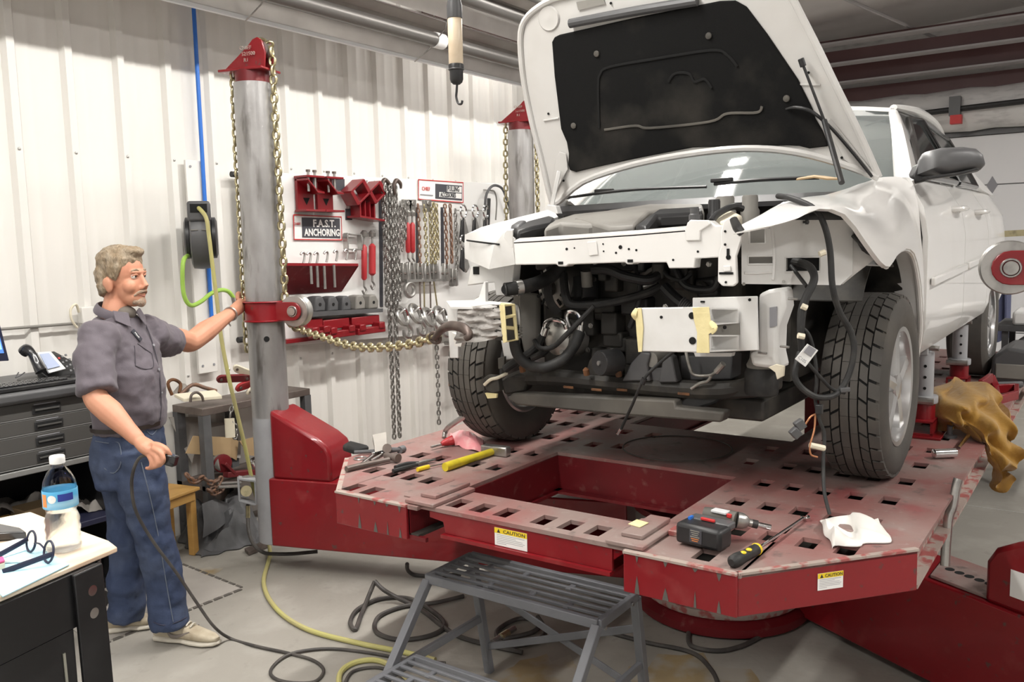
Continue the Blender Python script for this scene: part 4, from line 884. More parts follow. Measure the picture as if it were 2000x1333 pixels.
# straight right bumper stub
rb = B().prism([(2.550,1.299,1.584), (2.550,1.080,1.592), (2.550,1.078,1.447), (2.550,1.294,1.439)], (.012, 0, 0)).link('bumper_stub', 'apron_white', car, bev=.004)
for p0, p1, p2, p3 in (((2.550,1.080,1.590), (2.550,1.044,1.590), (2.550,1.044,1.538), (2.550,1.080,1.534)), ((2.550,1.080,1.503), (2.550,1.044,1.504), (2.550,1.044,1.454), (2.550,1.080,1.449))):
    B().prism([p0, p1, p2, p3], (.010, 0, 0)).link('stub_tongue', 'apron_white', rb)
for ya, yb in ((602, 634), (655, 686)): pass
for a, c, d, e in (((2.550,1.044,1.590), (2.660,0.991,1.581), (2.660,0.991,1.534), (2.550,1.044,1.535)), ((2.550,1.044,1.504), (2.660,0.990,1.496), (2.660,0.990,1.446), (2.550,1.044,1.451))):
    b = B(); A_, C_, D_, E_ = V(a), V(c), V(d), V(e); yv = V((0, .09, 0))
    b.add([A_, C_, C_+yv, A_+yv], [(0, 1, 2, 3)]); b.add([E_, D_, D_+yv, E_+yv], [(0, 1, 2, 3)]); b.add([C_, D_, D_+yv, C_+yv], [(0, 1, 2, 3)])
    o = b.link('beam_cell', 'apron_white', rb, sharp=0); md = o.modifiers.new('s', 'SOLIDIFY'); md.thickness = .004
B().prism([(2.580,1.056,1.535), (2.660,0.991,1.534), (2.660,0.990,1.496), (2.580,1.056,1.499)], (.01, 0, 0)).link('cell_web', 'cover_grey', rb)
B().cyl((2.600,1.015,1.525), V((2.600,1.015,1.525))+V((.004, 0, 0)), .006, n=10).link('web_hole', 'recess_shade', rb)
fp = B().prism([(2.670,1.154,1.612), (2.670,0.935,1.621), (2.670,0.930,1.448), (2.670,1.154,1.428)], (.010, 0, 0)).link('flange_plate', 'apron_white', rb, bev=.003)
B().obox((2.668,1.117,1.600), (.003, .014, .006)).link('flange_slot', 'recess_shade', fp)
B().cyl((2.668,0.959,1.609), V((2.668,0.959,1.609))+V((.003, 0, 0)), .005, n=8).link('flange_hole', 'recess_shade', fp)
for p, r in (((2.548,1.209,1.556), .005), ((2.548,1.103,1.564), .011), ((2.548,1.101,1.484), .012)): B().cyl(p, V(p)+V((.003, 0, 0)), r, n=16).link('stub_hole', 'recess_shade', rb)
for pts in ([(2.545,1.302,1.582), (2.545,1.279,1.585), (2.545,1.272,1.521), (2.545,1.278,1.439), (2.545,1.291,1.438), (2.545,1.297,1.503)], [(2.545,1.100,1.590), (2.545,1.045,1.593), (2.545,1.040,1.553), (2.545,1.028,1.517), (2.545,1.045,1.508), (2.545,1.043,1.448), (2.545,1.086,1.446), (2.545,1.084,1.511), (2.545,1.095,1.551)]):
    B().prism(pts, (.004, 0, 0)).link('tape_strip', 'tape', rb, bev=.001)
b = B(); b.tube([(2.548,1.296,1.582), (2.540,1.303,1.562), (2.550,1.301,1.543)], [.006, .011, .003], 6, flat=(1, .4, (1, 0, 0))); b.link('tape_tail', 'tape', rb)
b = B(); b.tube([(2.545,1.039,1.545), (2.530,1.019,1.530), (2.540,1.033,1.511)], [.008, .012, .004], 6, flat=(1, .4, (1, 0, 0))); b.link('tape_tail', 'tape', rb)
# vertical lamp bracket and headlamp apron panel on the right
vb = B().prism([(2.600,1.021,1.859), (2.600,1.002,1.870), (2.600,0.975,1.861), (2.600,0.959,1.816), (2.600,0.962,1.797), (2.600,0.978,1.750), (2.600,0.974,1.666), (2.600,0.987,1.655), (2.600,1.024,1.656), (2.600,1.039,1.670), (2.600,1.038,1.751), (2.600,1.028,1.783), (2.600,1.030,1.823)], (.014, 0, 0)).link('lamp_bracket', 'car_white', car, bev=.004)
B().cyl((2.598,1.003,1.746), V((2.598,1.003,1.746))+V((.003, 0, 0)), .008, n=12).link('key_hole', 'recess_shade', vb); B().obox((2.598,1.004,1.759), (.003, .008, .028)).link('key_slot', 'recess_shade', vb)
B().obox((2.598,1.010,1.696), (.003, .045, .007)).link('bracket_slot', 'recess_shade', vb)
for p in ((2.598,1.014,1.827), (2.598,1.014,1.786), (2.598,1.011,1.668)): B().cyl(p, V(p)+V((.002, 0, 0)), .004, n=8).link('bracket_hole', 'recess_shade', vb)
b = B(); b.prism([(2.594,1.019,1.719), (2.594,0.995,1.720), (2.594,0.993,1.703), (2.594,1.018,1.701)], (.008, 0, 0)); b.link('bracket_step', 'car_white', vb, bev=.002)
A0, A1_, A2_ = V((2.640,0.977,1.845)), V((2.950,0.679,1.838)), V((2.640,0.975,1.653))     # apron panel axes
def AP(u, v): return A0+(A1_-A0)*u+(A2_-A0)*v
# grid of the apron: columns (u from pixel), rows, holes
hol = [((1463, 1494), (446, 476)), ((1460, 1508), (500, 517)), ((1532, 1600), (503, 533))]
def inh(x, y): return any(a[0] < x < a[1] and c[0] < y < c[1] for a, c in hol)
xs = sorted({1448, 1515, 1665}|{v for a, _ in hol for v in a}); ys = sorted({430, 553}|{v for _, c in hol for v in c})
for i in range(8): xs.append(1600+i*8)
xs = sorted(set(xs)); fine = B(); plate_cells(fine, [float(x) for x in xs], [float(y) for y in ys], lambda x, y: not inh(x, y) and not (y < 445-(x-1448)*.12 and x < 1600), 0., 1.)
pv = []
for x, y, z in fine.v:
    u, v = (x-1448)/242., (y-440)/120.
    yy = y
    if y > 550: yy = 555+max(0, min(6, (x-1448)*.03))-max(0, (x-1640))*.9
    p = AP(u, (yy-440)/120.)+V((.010*z, 0, 0)); pv.append(p)
fine.v = [tuple(p) for p in pv]
apn = fine.link('apron_panel', 'apron_white', car, sharp=30)
for (a, c), dp in zip(hol, (.05, .05, .1)):
    p0 = AP((a[0]-1448)/242., (c[0]-440)/120.); p1 = AP((a[1]-1448)/242., (c[0]-440)/120.); p2 = AP((a[1]-1448)/242., (c[1]-440)/120.); p3 = AP((a[0]-1448)/242., (c[1]-440)/120.)
    B().prism([p+V((dp, 0, 0)) for p in (p0+V((0, .03, .02)), p1+V((0, -.03, .02)), p2+V((0, -.03, -.02)), p3+V((0, .03, -.02)))], (.004, 0, 0)).link('apron_backing', 'recess_shade' if dp > .06 else 'cover_grey', apn)
    b = B(); b.tube([p0, p1, p2, p3, p0], .0035, 6, sub=1); b.link('hole_rim', 'apron_white', apn)
b = B(); b.tube([AP(.24, .0), AP(.26, .5), AP(.25, .9)], .006, 6); b.link('apron_bead', 'apron_white', apn)
b = B(); b.tube([AP(.02, .78), AP(.12, .785), AP(.24, .77)], .005, 6); b.link('apron_bead', 'apron_white', apn)
b = B(); b.obox(AP(.52, -.05), (.012, .045, .008), (0, 1, 0)); b.obox(AP(.52, -.09), (.01, .008, .03), (0, 1, 0)); b.link('trim_clip', 'black_plastic', apn)
for p in (AP(.335, .93), AP(.02, .96)): B().cyl(p, p+V((-.004, 0, 0)), .005, n=8).link('apron_bolt', 'steel', apn)
# rounded rear shoulder of the apron, behind the fender
rows = [[(2.950,0.727,1.856), (2.980,0.686,1.825), (3.000,0.673,1.771)], [(2.930,0.729,1.789), (2.970,0.682,1.755), (3.000,0.659,1.727)], [(2.920,0.733,1.707), (2.960,0.687,1.719), (3.000,0.672,1.717)], [(2.920,0.740,1.647), (2.950,0.707,1.681), (2.980,0.683,1.705)]]
B().grid(rows, (.01, 0, 0)).link('apron_corner', 'apron_white', car, sharp=60)
# black latch between bracket and fender tip
b = B(); b.tube([(2.570,0.977,1.864), (2.560,0.960,1.837), (2.560,0.944,1.818)], [.012, .015, .012], 8); b.link('fender_tip_clip', 'black_plastic', car)
# frame rail and horn area under the apron
b = B(); b.prism([(2.720,0.950,1.624), (2.720,0.917,1.639), (2.720,0.868,1.646), (2.720,0.861,1.585), (2.720,0.883,1.519), (2.720,0.885,1.436), (2.720,0.873,1.384), (2.720,0.915,1.385), (2.720,0.969,1.388), (2.720,0.979,1.431), (2.720,0.949,1.440)], (.10, 0, 0)); rl_ = b.link('frame_rail', 'apron_white', car, bev=.012)
b = B(); b.prism([(2.715,0.910,1.582), (2.715,0.887,1.586), (2.715,0.886,1.524), (2.715,0.909,1.518)], (.004, 0, 0)); b.link('part_tag', 'ink_grey', rl_)
b = B(); b.prism([(2.700,0.908,1.391), (2.700,0.883,1.403), (2.700,0.856,1.398), (2.700,0.858,1.366), (2.700,0.879,1.353), (2.700,0.885,1.376)], (.012, 0, 0)); b.link('rail_tab', 'ivory', rl_, bev=.002)
b = B(); b.prism([(2.700,1.161,1.424), (2.700,1.027,1.431), (2.700,1.031,1.419), (2.700,1.156,1.412)], (.03, 0, 0)); b.link('rail_lip', 'apron_white', rl_)
for p in ((2.700,0.940,1.437), (2.700,0.869,1.461), (2.720,0.852,1.611)): B().cyl(p, V(p)+V((-.01, -.03, 0)), .004, n=8).link('stud', 'steel', rl_)
# subframe
sf = B(); sf.tube([(2.850,2.061,1.226), (2.860,1.977,1.260), (2.860,1.804,1.272), (2.860,1.551,1.270), (2.860,1.280,1.268), (2.860,1.115,1.277), (2.880,1.040,1.298)], [.03, .045, .045, .045, .045, .045, .03], 10, flat=(.75, .75, (0, 0, 1)), sub=4); sub = sf.link('subframe', 'engine_dark', car)
for p in ((2.820,1.732,1.245), (2.820,1.607,1.245), (2.820,1.498,1.253), (2.820,1.252,1.258)): B().obox(p, (.006, .045, .010), (1, 0, 0)).link('rust_patch', 'rust', sub, bev=.002)
b = B(); b.prism([(2.800,1.987,1.205), (2.800,1.520,1.225), (2.800,1.276,1.235), (2.800,1.272,1.211), (2.800,1.092,1.210), (2.800,1.104,1.172), (2.800,1.520,1.161), (2.800,1.963,1.157), (2.800,2.013,1.178)], (.07, 0, 0)); b.link('lower_valance', 'dusty_black', car, bev=.008)
b = B(); b.prism([(2.740,2.088,1.265), (2.740,2.064,1.281), (2.740,2.013,1.281), (2.740,2.007,1.219), (2.740,2.041,1.206), (2.740,2.076,1.220)], (.03, 0, 0)); ho_ = b.link('support_end', 'engine_dark', car, bev=.004)
b = B(); b.tube([(2.730,2.073,1.242), (2.730,2.042,1.265), (2.740,2.013,1.274), (2.780,1.996,1.287)], .007, 8); b.link('support_pipe', 'ivory', ho_)
b = B(); b.prism([(2.730,2.072,1.209), (2.730,2.013,1.210), (2.730,2.016,1.193), (2.730,2.060,1.187)], (.01, 0, 0)); b.link('support_tape', 'tape', ho_)
b = B(); b.prism([(2.760,2.021,1.256), (2.800,1.972,1.281), (2.840,1.925,1.273), (2.840,1.952,1.208), (2.780,2.011,1.198)], (.05, 0, 0)); b.link('subframe_arm', 'engine_dark', sub, bev=.008)
b = B(); b.prism([(2.840,1.121,1.298), (2.840,1.062,1.315), (2.860,1.029,1.336), (2.860,0.940,1.338), (2.860,0.940,1.281), (2.860,1.014,1.257), (2.840,1.113,1.244)], (.10, 0, 0)); b.link('subframe_arm', 'engine_dark', sub, bev=.012)
b = B(); b.lathe([(.052, 0), (.056, .01), (.056, .075), (.05, .09)], (2.800,0.963,1.284), (0, 0, 1), n=20); b.link('subframe_bushing', 'rubber', sub)
b = B(); b.lathe([(.048, .09), (.05, .10), (.04, .12), (.036, .16)], (2.800,0.963,1.284), (0, 0, 1), n=18); b.link('bushing_cup', 'cover_grey', sub)
b = B(); b.prism([(2.850,1.295,1.197), (2.850,1.251,1.253), (2.850,1.140,1.295), (2.850,1.111,1.255), (2.850,1.149,1.225), (2.850,1.216,1.200)], (.06, 0, 0)); b.link('air_duct', 'black_plastic', car, bev=.01)
# mount brackets
b = B(); b.prism([(2.820,1.500,1.286), (2.820,1.461,1.356), (2.820,1.419,1.400), (2.820,1.381,1.398), (2.820,1.394,1.356), (2.820,1.382,1.294)], (.05, 0, 0)); b.link('mount_bracket', 'grey_plastic', car, bev=.006)
b = B(); b.prism([(2.820,1.351,1.291), (2.820,1.337,1.359), (2.820,1.321,1.398), (2.820,1.297,1.388), (2.820,1.277,1.297)], (.05, 0, 0)); b.link('mount_bracket', 'grey_plastic', car, bev=.006)
b = B(); b.prism([(2.840,1.412,1.341), (2.840,1.340,1.345), (2.840,1.331,1.295), (2.840,1.408,1.290)], (.02, 0, 0)); b.link('mount_plate', 'grey_plastic', car, bev=.003)
b = B(); b.cyl((2.830,1.382,1.372), V((2.830,1.382,1.372))+V((.10, -.02, 0)), .028, n=16); b.link('mount_bush', 'cover_grey', car)
b = B(); b.prism([(2.920,1.310,1.381), (2.920,1.111,1.392), (2.920,1.114,1.305), (2.920,1.306,1.286)], (.1, 0, 0)); b.link('battery_box', 'grey_plastic', car, bev=.006)

# ------------------------------------------------------------------ engine bay
def hose(name, pts, r, mt='rubber', par=None, n=10, sub=5): return B().tube(pts, r, n, sub=sub).link(name, mt, par or car)
b = B(); b.box(3.02, 3.5, 1.12, 1.98, 1.20, 1.78); eng = b.link('engine_block', 'engine_dark', car, bev=.02)
random.seed(11)
for i in range(26):      # castings, ribs and brackets on the face of the block
    y, z = random.uniform(1.18, 1.92), random.uniform(1.32, 1.74); w_, h_ = random.uniform(.03, .12), random.uniform(.03, .11)
    b = B(); b.box(2.98-random.uniform(0, .06), 3.03, y-w_/2, y+w_/2, z-h_/2, z+h_/2); b.link('casting', random.choice(('engine_dark', 'engine_dark', 'alu', 'cover_grey', 'black_plastic')) if i % 5 == 0 else 'engine_dark', eng, bev=.008)
for i in range(14):
    y, z = random.uniform(1.18, 1.9), random.uniform(1.35, 1.74)
    b = B(); b.lathe([(.011, 0), (.011, .01), (.007, .011), (.007, .016)], (2.96, y, z), (-1, 0, 0), n=6); b.link('bolt', random.choice(('steel', 'engine_dark', 'alu')), eng)
# radiator hose, upper
hs = hose('radiator_hose', [(2.660,1.905,1.632), (2.700,1.869,1.638), (2.780,1.851,1.648), (2.860,1.831,1.674), (2.900,1.808,1.713)], [.026, .026, .027, .028, .028], 'rubber', n=14)
b = B(); b.torus((2.655,1.904,1.632), V((2.660,1.905,1.632))-V((2.700,1.869,1.638)), .022, .005, 20, 6); b.link('hose_mouth', 'rubber', hs); 
B().cyl((2.652,1.904,1.632), (2.655,1.904,1.632), .018, n=14).link('hose_bore', 'recess_shade', hs)
for p, q in (((2.690,1.879,1.636), (2.710,1.864,1.639)),): B().cyl(p, q, .0295, n=16).link('hose_clamp', 'steel', hs)
# alternator
ac = V((2.960,1.864,1.624)); ax_ = V((-.93, .2, 0)).normalized()
b = B(); b.lathe([(.05, -.10), (.09, -.08), (.092, .0), (.088, .02), (.07, .035), (.03, .04)], ac, ax_, n=28); alt = b.link('alternator', 'alu', car)
f_ = ax_.cross(V((0, 0, 1))).normalized()
for i in range(14):
    a = 2*PI*i/14; e = f_*math.cos(a)+V((0, 0, 1))*math.sin(a)
    b = B(); b.obox(ac+e*.072+ax_*.036, (.028, .010, .006), e, ax_); b.link('vent_slot', 'recess_shade', alt)
b = B(); b.lathe([(.032, .03), (.032, .06), (.012, .065)], ac, ax_, n=18); b.link('alternator_hub', 'engine_dark', alt)
b = B(); b.tube([(2.900,1.849,1.713), (2.860,1.844,1.634), (2.860,1.836,1.573), (2.880,1.811,1.527)], .010, 6, flat=(2.2, .3, (1, 0, 0))); b.link('belt', 'rubber', car)
# intake runners and upper hoses
for i in range(3):
    x = (1135, 1148, 1162)[i]
b = B(); b.cyl((2.950,1.758,1.579), (2.980,1.767,1.659), .034, n=16); b.link('oil_filter', 'black_plastic', car)
b = B(); b.cyl((2.950,1.706,1.579), (2.980,1.720,1.665), .034, n=16); b.link('solenoid', 'black_plastic', car)
b = B(); b.cyl((2.920,1.703,1.692), (2.930,1.706,1.631), .022, n=14); b.link('fitting', 'cover_grey', car)
hose('coolant_hose', [(2.900,1.797,1.682), (2.860,1.764,1.604), (2.860,1.739,1.565), (2.860,1.659,1.563), (2.880,1.559,1.577), (2.920,1.450,1.607), (2.950,1.402,1.633)], .017)
hose('coolant_hose', [(2.900,1.658,1.698), (2.880,1.580,1.697), (2.880,1.515,1.674), (2.900,1.430,1.658), (2.950,1.401,1.680)], .019, 'black_plastic')
hose('coolant_hose', [(2.950,1.401,1.709), (2.930,1.361,1.672), (2.930,1.310,1.657), (2.950,1.279,1.681)], .008)
hose('wiring_loom', [(2.950,1.340,1.699), (2.930,1.290,1.635), (2.930,1.192,1.626), (2.930,1.164,1.672)], .014, 'black_plastic')
hose('wiring_loom', [(2.950,1.507,1.710), (2.940,1.481,1.633), (2.920,1.483,1.556), (2.920,1.516,1.477)], .010, 'black_plastic')
b = B(); b.tube([(2.920,1.371,1.631), (2.900,1.327,1.599), (2.880,1.278,1.571), (2.880,1.249,1.555)], .022, 10); cg = b.link('corrugated_tube', 'black_plastic', car)
for i in range(6):
    p = V((2.880,1.284,1.577)).lerp(V((2.880,1.249,1.555)), i/5); b = B(); b.torus(p, (0, -.8, -.4), .022, .003, 16, 5); b.link('tube_rib', 'grey_plastic', cg)
b = B(); b.prism([(2.980,1.282,1.660), (2.980,1.197,1.670), (2.980,1.193,1.596), (2.980,1.272,1.585)], (.06, 0, 0)); b.link('throttle_housing', 'black_plastic', car, bev=.012)
b = B(); b.lathe([(.02, 0), (.022, .02), (.012, .03)], (2.970,1.244,1.633), (-1, 0, 0), n=12); b.link('throttle_knob', 'engine_dark', car)
for p0, p1 in (((2.930,1.552,1.662), (2.960,1.480,1.699)), ((2.930,1.515,1.652), (2.960,1.438,1.699))): b = B(); b.cyl(p0, p1, .008, n=8); b.link('fuel_rail', 'cover_grey', car)
b = B(); b.cyl((2.960,1.479,1.632), (2.980,1.433,1.646), .018, n=12); b.link('sensor', 'alu', car)
# compressor and its silver pipes
cc = V((2.900,1.814,1.427))
b = B(); b.lathe([(.03, -.10), (.072, -.09), (.078, -.02), (.07, .02), (.045, .035), (.02, .04)], cc, (-.9, .25, .1), n=24); cmp_ = b.link('compressor', 'alu', car)
for i in range(5):
    a = 2*PI*i/5+.4; p = cc+V((-.02, math.cos(a)*.058, math.sin(a)*.058)); b = B(); b.cyl(p, p+V((-.025, 0, 0)), .009, n=8); b.link('compressor_bolt', 'steel', cmp_)
for pts in ([(2.830,1.843,1.458), (2.830,1.838,1.490), (2.830,1.799,1.506), (2.830,1.757,1.497), (2.840,1.750,1.472)], [(2.840,1.733,1.477), (2.840,1.747,1.516), (2.840,1.732,1.539), (2.840,1.698,1.534), (2.840,1.682,1.508), (2.840,1.685,1.479)]):
    o = hose('silver_pipe', pts, .010, 'chrome', cmp_)
for p, q in (((2.830,1.848,1.443), (2.830,1.836,1.474)), ((2.840,1.685,1.487), (2.840,1.688,1.449))):
    b = B(); b.cyl(p, q, .016, n=14); b.link('pipe_crimp', 'chrome', cmp_)
hose('ac_hose', [(2.830,1.853,1.443), (2.820,1.872,1.402), (2.800,1.896,1.373), (2.780,1.944,1.342), (2.760,1.994,1.306)], .016)
hose('ac_hose', [(2.660,1.871,1.498), (2.680,1.887,1.437), (2.700,1.883,1.375), (2.720,1.843,1.337), (2.740,1.785,1.330), (2.780,1.729,1.360), (2.810,1.696,1.412), (2.840,1.688,1.459)], .021, n=12)
b = B(); b.tube([(2.700,1.904,1.572), (2.690,1.876,1.564), (2.680,1.863,1.516), (2.680,1.864,1.477)], .009, 8); b.link('silver_pipe', 'alu', car)
for i in range(4): b = B(); b.torus(V((2.680,1.864,1.487))-V((0, 0, .012*i)), (0, 0, 1), .011, .004, 14, 5); b.link('pipe_crimp', 'alu', car)
hose('power_cable', [(2.780,1.591,1.568), (2.760,1.646,1.507), (2.750,1.697,1.457), (2.760,1.762,1.408), (2.760,1.820,1.401), (2.780,1.859,1.427)], .010)
hose('radiator_pipe', [(2.800,1.884,1.353), (2.800,1.835,1.376), (2.820,1.824,1.395)], .014)
# shiny panel between left rail and engine
b = B(); b.prism([(2.900,2.015,1.609), (2.950,1.953,1.596), (2.950,1.959,1.352), (2.900,1.989,1.335), (2.900,2.019,1.461)], (.03, 0, 0)); b.link('rail_side', 'cover_grey', car, bev=.01)
b = B(); b.prism([(2.820,2.052,1.415), (2.820,1.990,1.411), (2.820,1.985,1.345), (2.820,2.036,1.331)], (.03, 0, 0)); b.link('rail_bracket', 'apron_white', car, bev=.004)
b = B(); b.prism([(2.800,2.055,1.343), (2.800,2.021,1.353), (2.800,2.025,1.303), (2.800,2.054,1.297)], (.015, 0, 0)); b.link('rail_tab', 'dusty_black', car, bev=.003)
# drum roller
b = B(); b.lathe([(.044, 0), (.048, .006), (.048, .085), (.044, .09)], (2.740,1.549,1.360), (.9, -.35, .0), n=26); rp = b.link('torque_mount', 'black_plastic', car)
B().cyl((2.735,1.551,1.361), (2.745,1.546,1.360), .009, n=10).link('mount_bolt', 'steel', rp)
b = B(); b.prism([(2.840,1.674,1.290), (2.840,1.651,1.352), (2.840,1.628,1.382), (2.840,1.518,1.388), (2.840,1.508,1.302)], (.03, 0, 0)); b.link('mount_foot', 'engine_dark', car, bev=.006)
for p in ((2.800,1.639,1.312), (2.800,1.501,1.317), (2.800,1.934,1.305)): b = B(); b.lathe([(.012, -.01), (.012, .012), (.004, .02)], p, (-.3, 0, .95), n=10); b.link('rusty_nut', 'rust', car)
for pts in ([(2.840,1.251,1.406), (2.840,1.239,1.357), (2.840,1.220,1.327), (2.840,1.164,1.328), (2.830,1.132,1.347), (2.820,1.109,1.372)],): hose('silver_pipe', pts, .006, 'alu')
b = B(); b.cyl((2.830,1.134,1.344), (2.820,1.104,1.376), .011, n=10); b.link('pipe_crimp', 'alu', car)
hose('silver_pipe', [(2.820,1.223,1.279), (2.820,1.194,1.299), (2.820,1.162,1.311), (2.820,1.150,1.329)], .006, 'alu')
# hanging latch cable
lc = hose('latch_cable', [(2.700,1.230,1.429), (2.680,1.284,1.380), (2.660,1.329,1.327), (2.680,1.383,1.232), (2.720,1.450,1.129)], .0055)
b = B(); b.cyl((2.660,1.325,1.331), (2.660,1.335,1.312), .010, n=10); b.link('cable_joint', 'black_plastic', lc)
b = B(); b.cyl((2.720,1.448,1.133), (2.730,1.470,1.106), .006, n=8); b.link('cable_end', 'chrome', lc)
# engine covers seen over the tie bar
def slab(name, top, mt, dz=.05, bev=.012): return B().prism(top, (0, 0, -dz)).link(name, mt, car, bev=bev)
slab('engine_cover', [(2.780,1.806,1.859), (2.860,1.780,1.880), (2.860,1.655,1.868), (2.920,1.577,1.881), (3.050,1.591,1.907), (3.200,1.728,1.936), (3.150,1.896,1.924), (2.980,1.903,1.893)], 'cover_grey', .08)
slab('engine_cover', [(2.950,1.776,1.903), (3.150,1.725,1.934), (3.350,1.638,1.960), (3.350,1.404,1.950), (3.200,1.332,1.915), (3.200,1.497,1.930), (3.120,1.530,1.922), (2.800,1.430,1.861), (2.800,1.534,1.855)], 'cover_grey', .06)
slab('air_box', [(2.780,1.419,1.860), (2.950,1.442,1.903), (3.050,1.459,1.925), (3.080,1.295,1.930), (3.000,1.253,1.902), (2.900,1.387,1.897), (2.720,1.346,1.849)], 'black_plastic', .05)
slab('air_duct', [(2.740,1.926,1.864), (2.860,1.935,1.897), (3.000,1.928,1.919), (3.000,1.891,1.909), (2.920,1.853,1.883), (2.800,1.871,1.867), (2.720,1.884,1.851)], 'black_plastic', .05)
slab('battery_cover', [(2.760,1.952,1.877), (2.820,1.957,1.898), (2.850,1.928,1.901), (2.760,1.904,1.872)], 'grey_plastic', .03)
b = B(); b.box(2.74, 3.5, 1.06, 2.0, 1.74, 1.80); b.link('bay_floor', 'engine_dark', car)
for p, r, mt in (((3.200,1.249,1.939), .035, 'cover_grey'), ((3.250,1.169,1.940), .03, 'cover_grey'), ((3.050,1.232,1.921), .022, 'black_plastic')):
    b = B(); b.lathe([(r*1.2, -.10), (r*1.2, -.03), (r, -.02), (r, .02), (r*.9, .028)], p, n=20); b.link('reservoir', mt, car)
slab('fluid_tank', [(2.780,1.150,1.855), (2.920,1.193,1.893), (3.050,1.163,1.909), (2.950,1.088,1.886), (2.800,1.068,1.866)], 'ivory', .08)
hose('brake_hose', [(2.750,1.123,1.861), (2.850,1.138,1.890), (3.000,1.144,1.918), (3.050,1.125,1.911)], .012, 'black_plastic')
# ------------------------------------------------------------------ loose headlamp harness on the right
hn = hose('harness', [(2.870,0.937,1.941), (2.761,0.860,1.926), (2.697,0.770,1.889), (2.689,0.737,1.838), (2.691,0.719,1.761), (2.684,0.708,1.653), (2.709,0.692,1.574), (2.743,0.666,1.509), (2.742,0.656,1.446), (2.722,0.669,1.369), (2.674,0.693,1.323), (2.621,0.732,1.322), (2.598,0.771,1.351), (2.590,0.789,1.386), (2.597,0.786,1.422), (2.626,0.786,1.453)], .0095, n=10)
hn['label'] = 'thick black headlamp wiring harness hanging loose'
hose('harness_branch', [(2.828,0.867,1.724), (2.731,0.793,1.713), (2.675,0.760,1.676), (2.635,0.771,1.624), (2.622,0.780,1.578), (2.614,0.780,1.517), (2.630,0.781,1.452)], [.014, .013, .012, .012, .013, .011, .010], 'rubber', hn)
hose('harness_branch', [(2.618,0.778,1.532), (2.628,0.759,1.508), (2.641,0.747,1.453), (2.637,0.737,1.376), (2.638,0.741,1.312), (2.639,0.728,1.250), (2.643,0.713,1.203), (2.613,0.707,1.131), (2.555,0.687,1.053), (2.527,0.663,0.994)], .0055, 'rubber', hn)
hose('harness_branch', [(2.597,0.752,1.427), (2.633,0.729,1.385), (2.671,0.701,1.342), (2.703,0.671,1.327)], .0055, 'rubber', hn)
hose('harness_branch', [(2.659,0.778,1.654), (2.729,0.823,1.682), (2.820,0.876,1.711)], .006, 'rubber', hn)
hose('signal_wire', [(2.613,0.733,1.270), (2.586,0.738,1.268), (2.576,0.748,1.250), (2.568,0.756,1.232)], .0028, 'copper', hn)
hose('signal_wire', [(2.613,0.733,1.267), (2.587,0.728,1.228), (2.565,0.733,1.185), (2.564,0.730,1.157), (2.574,0.713,1.149)], .0028, 'copper', hn)
b = B(); b.obox((2.564,0.764,1.244), (.028, .022, .030), (.5, -.6, .5)); b.link('connector', 'grey_plastic', hn, bev=.003)
b = B(); b.obox((2.553,0.774,1.220), (.03, .024, .026), (.4, -.5, -.7)); b.link('connector', 'grey_plastic', hn, bev=.003)
b = B(); b.obox((2.622,0.724,1.285), (.02, .02, .03)); b.link('connector', 'black_plastic', hn, bev=.003)
b = B(); b.obox((2.693,0.668,1.338), (.03, .014, .014), (.5, -.8, .1)); b.link('connector', 'grey_plastic', hn, bev=.003)
for p, q in (((2.609,0.777,1.598), (2.617,0.764,1.591)), ((2.598,0.784,1.509), (2.609,0.768,1.505)), ((2.661,0.742,1.751), (2.672,0.728,1.757)), ((2.565,0.733,1.185), (2.599,0.701,1.172))):
    b = B(); b.cyl(V(p)+V((0, 0, 0)), q, .009, n=8); b.link('cable_tie', 'ivory', hn)
tg = B().prism([(2.556,0.778,1.443), (2.582,0.750,1.487), (2.608,0.726,1.466), (2.581,0.755,1.418)], Fv*.004).link('harness_tag', 'paper', hn)
tx = (V((2.578,0.749,1.488))-V((2.552,0.777,1.443))); 
B().prism([(2.570,0.757,1.464), (2.581,0.746,1.483), (2.602,0.730,1.468), (2.591,0.742,1.447)], Fv*-.001).link('tag_barcode', 'ink_grey', tg)
text('tag_text', 'C105', .014, (2.553,0.770,1.447), V((2.581,0.755,1.418))-V((2.556,0.778,1.443)), tx, 'ink_grey', tg, .0003)

b = B(); b.box(2.93, 3.7, 1.0, 2.06, 1.16, 1.24); b.link('dark_fill_pan', 'engine_dark', car, bev=.01)  # dark box added so the gap below the subframe reads dark

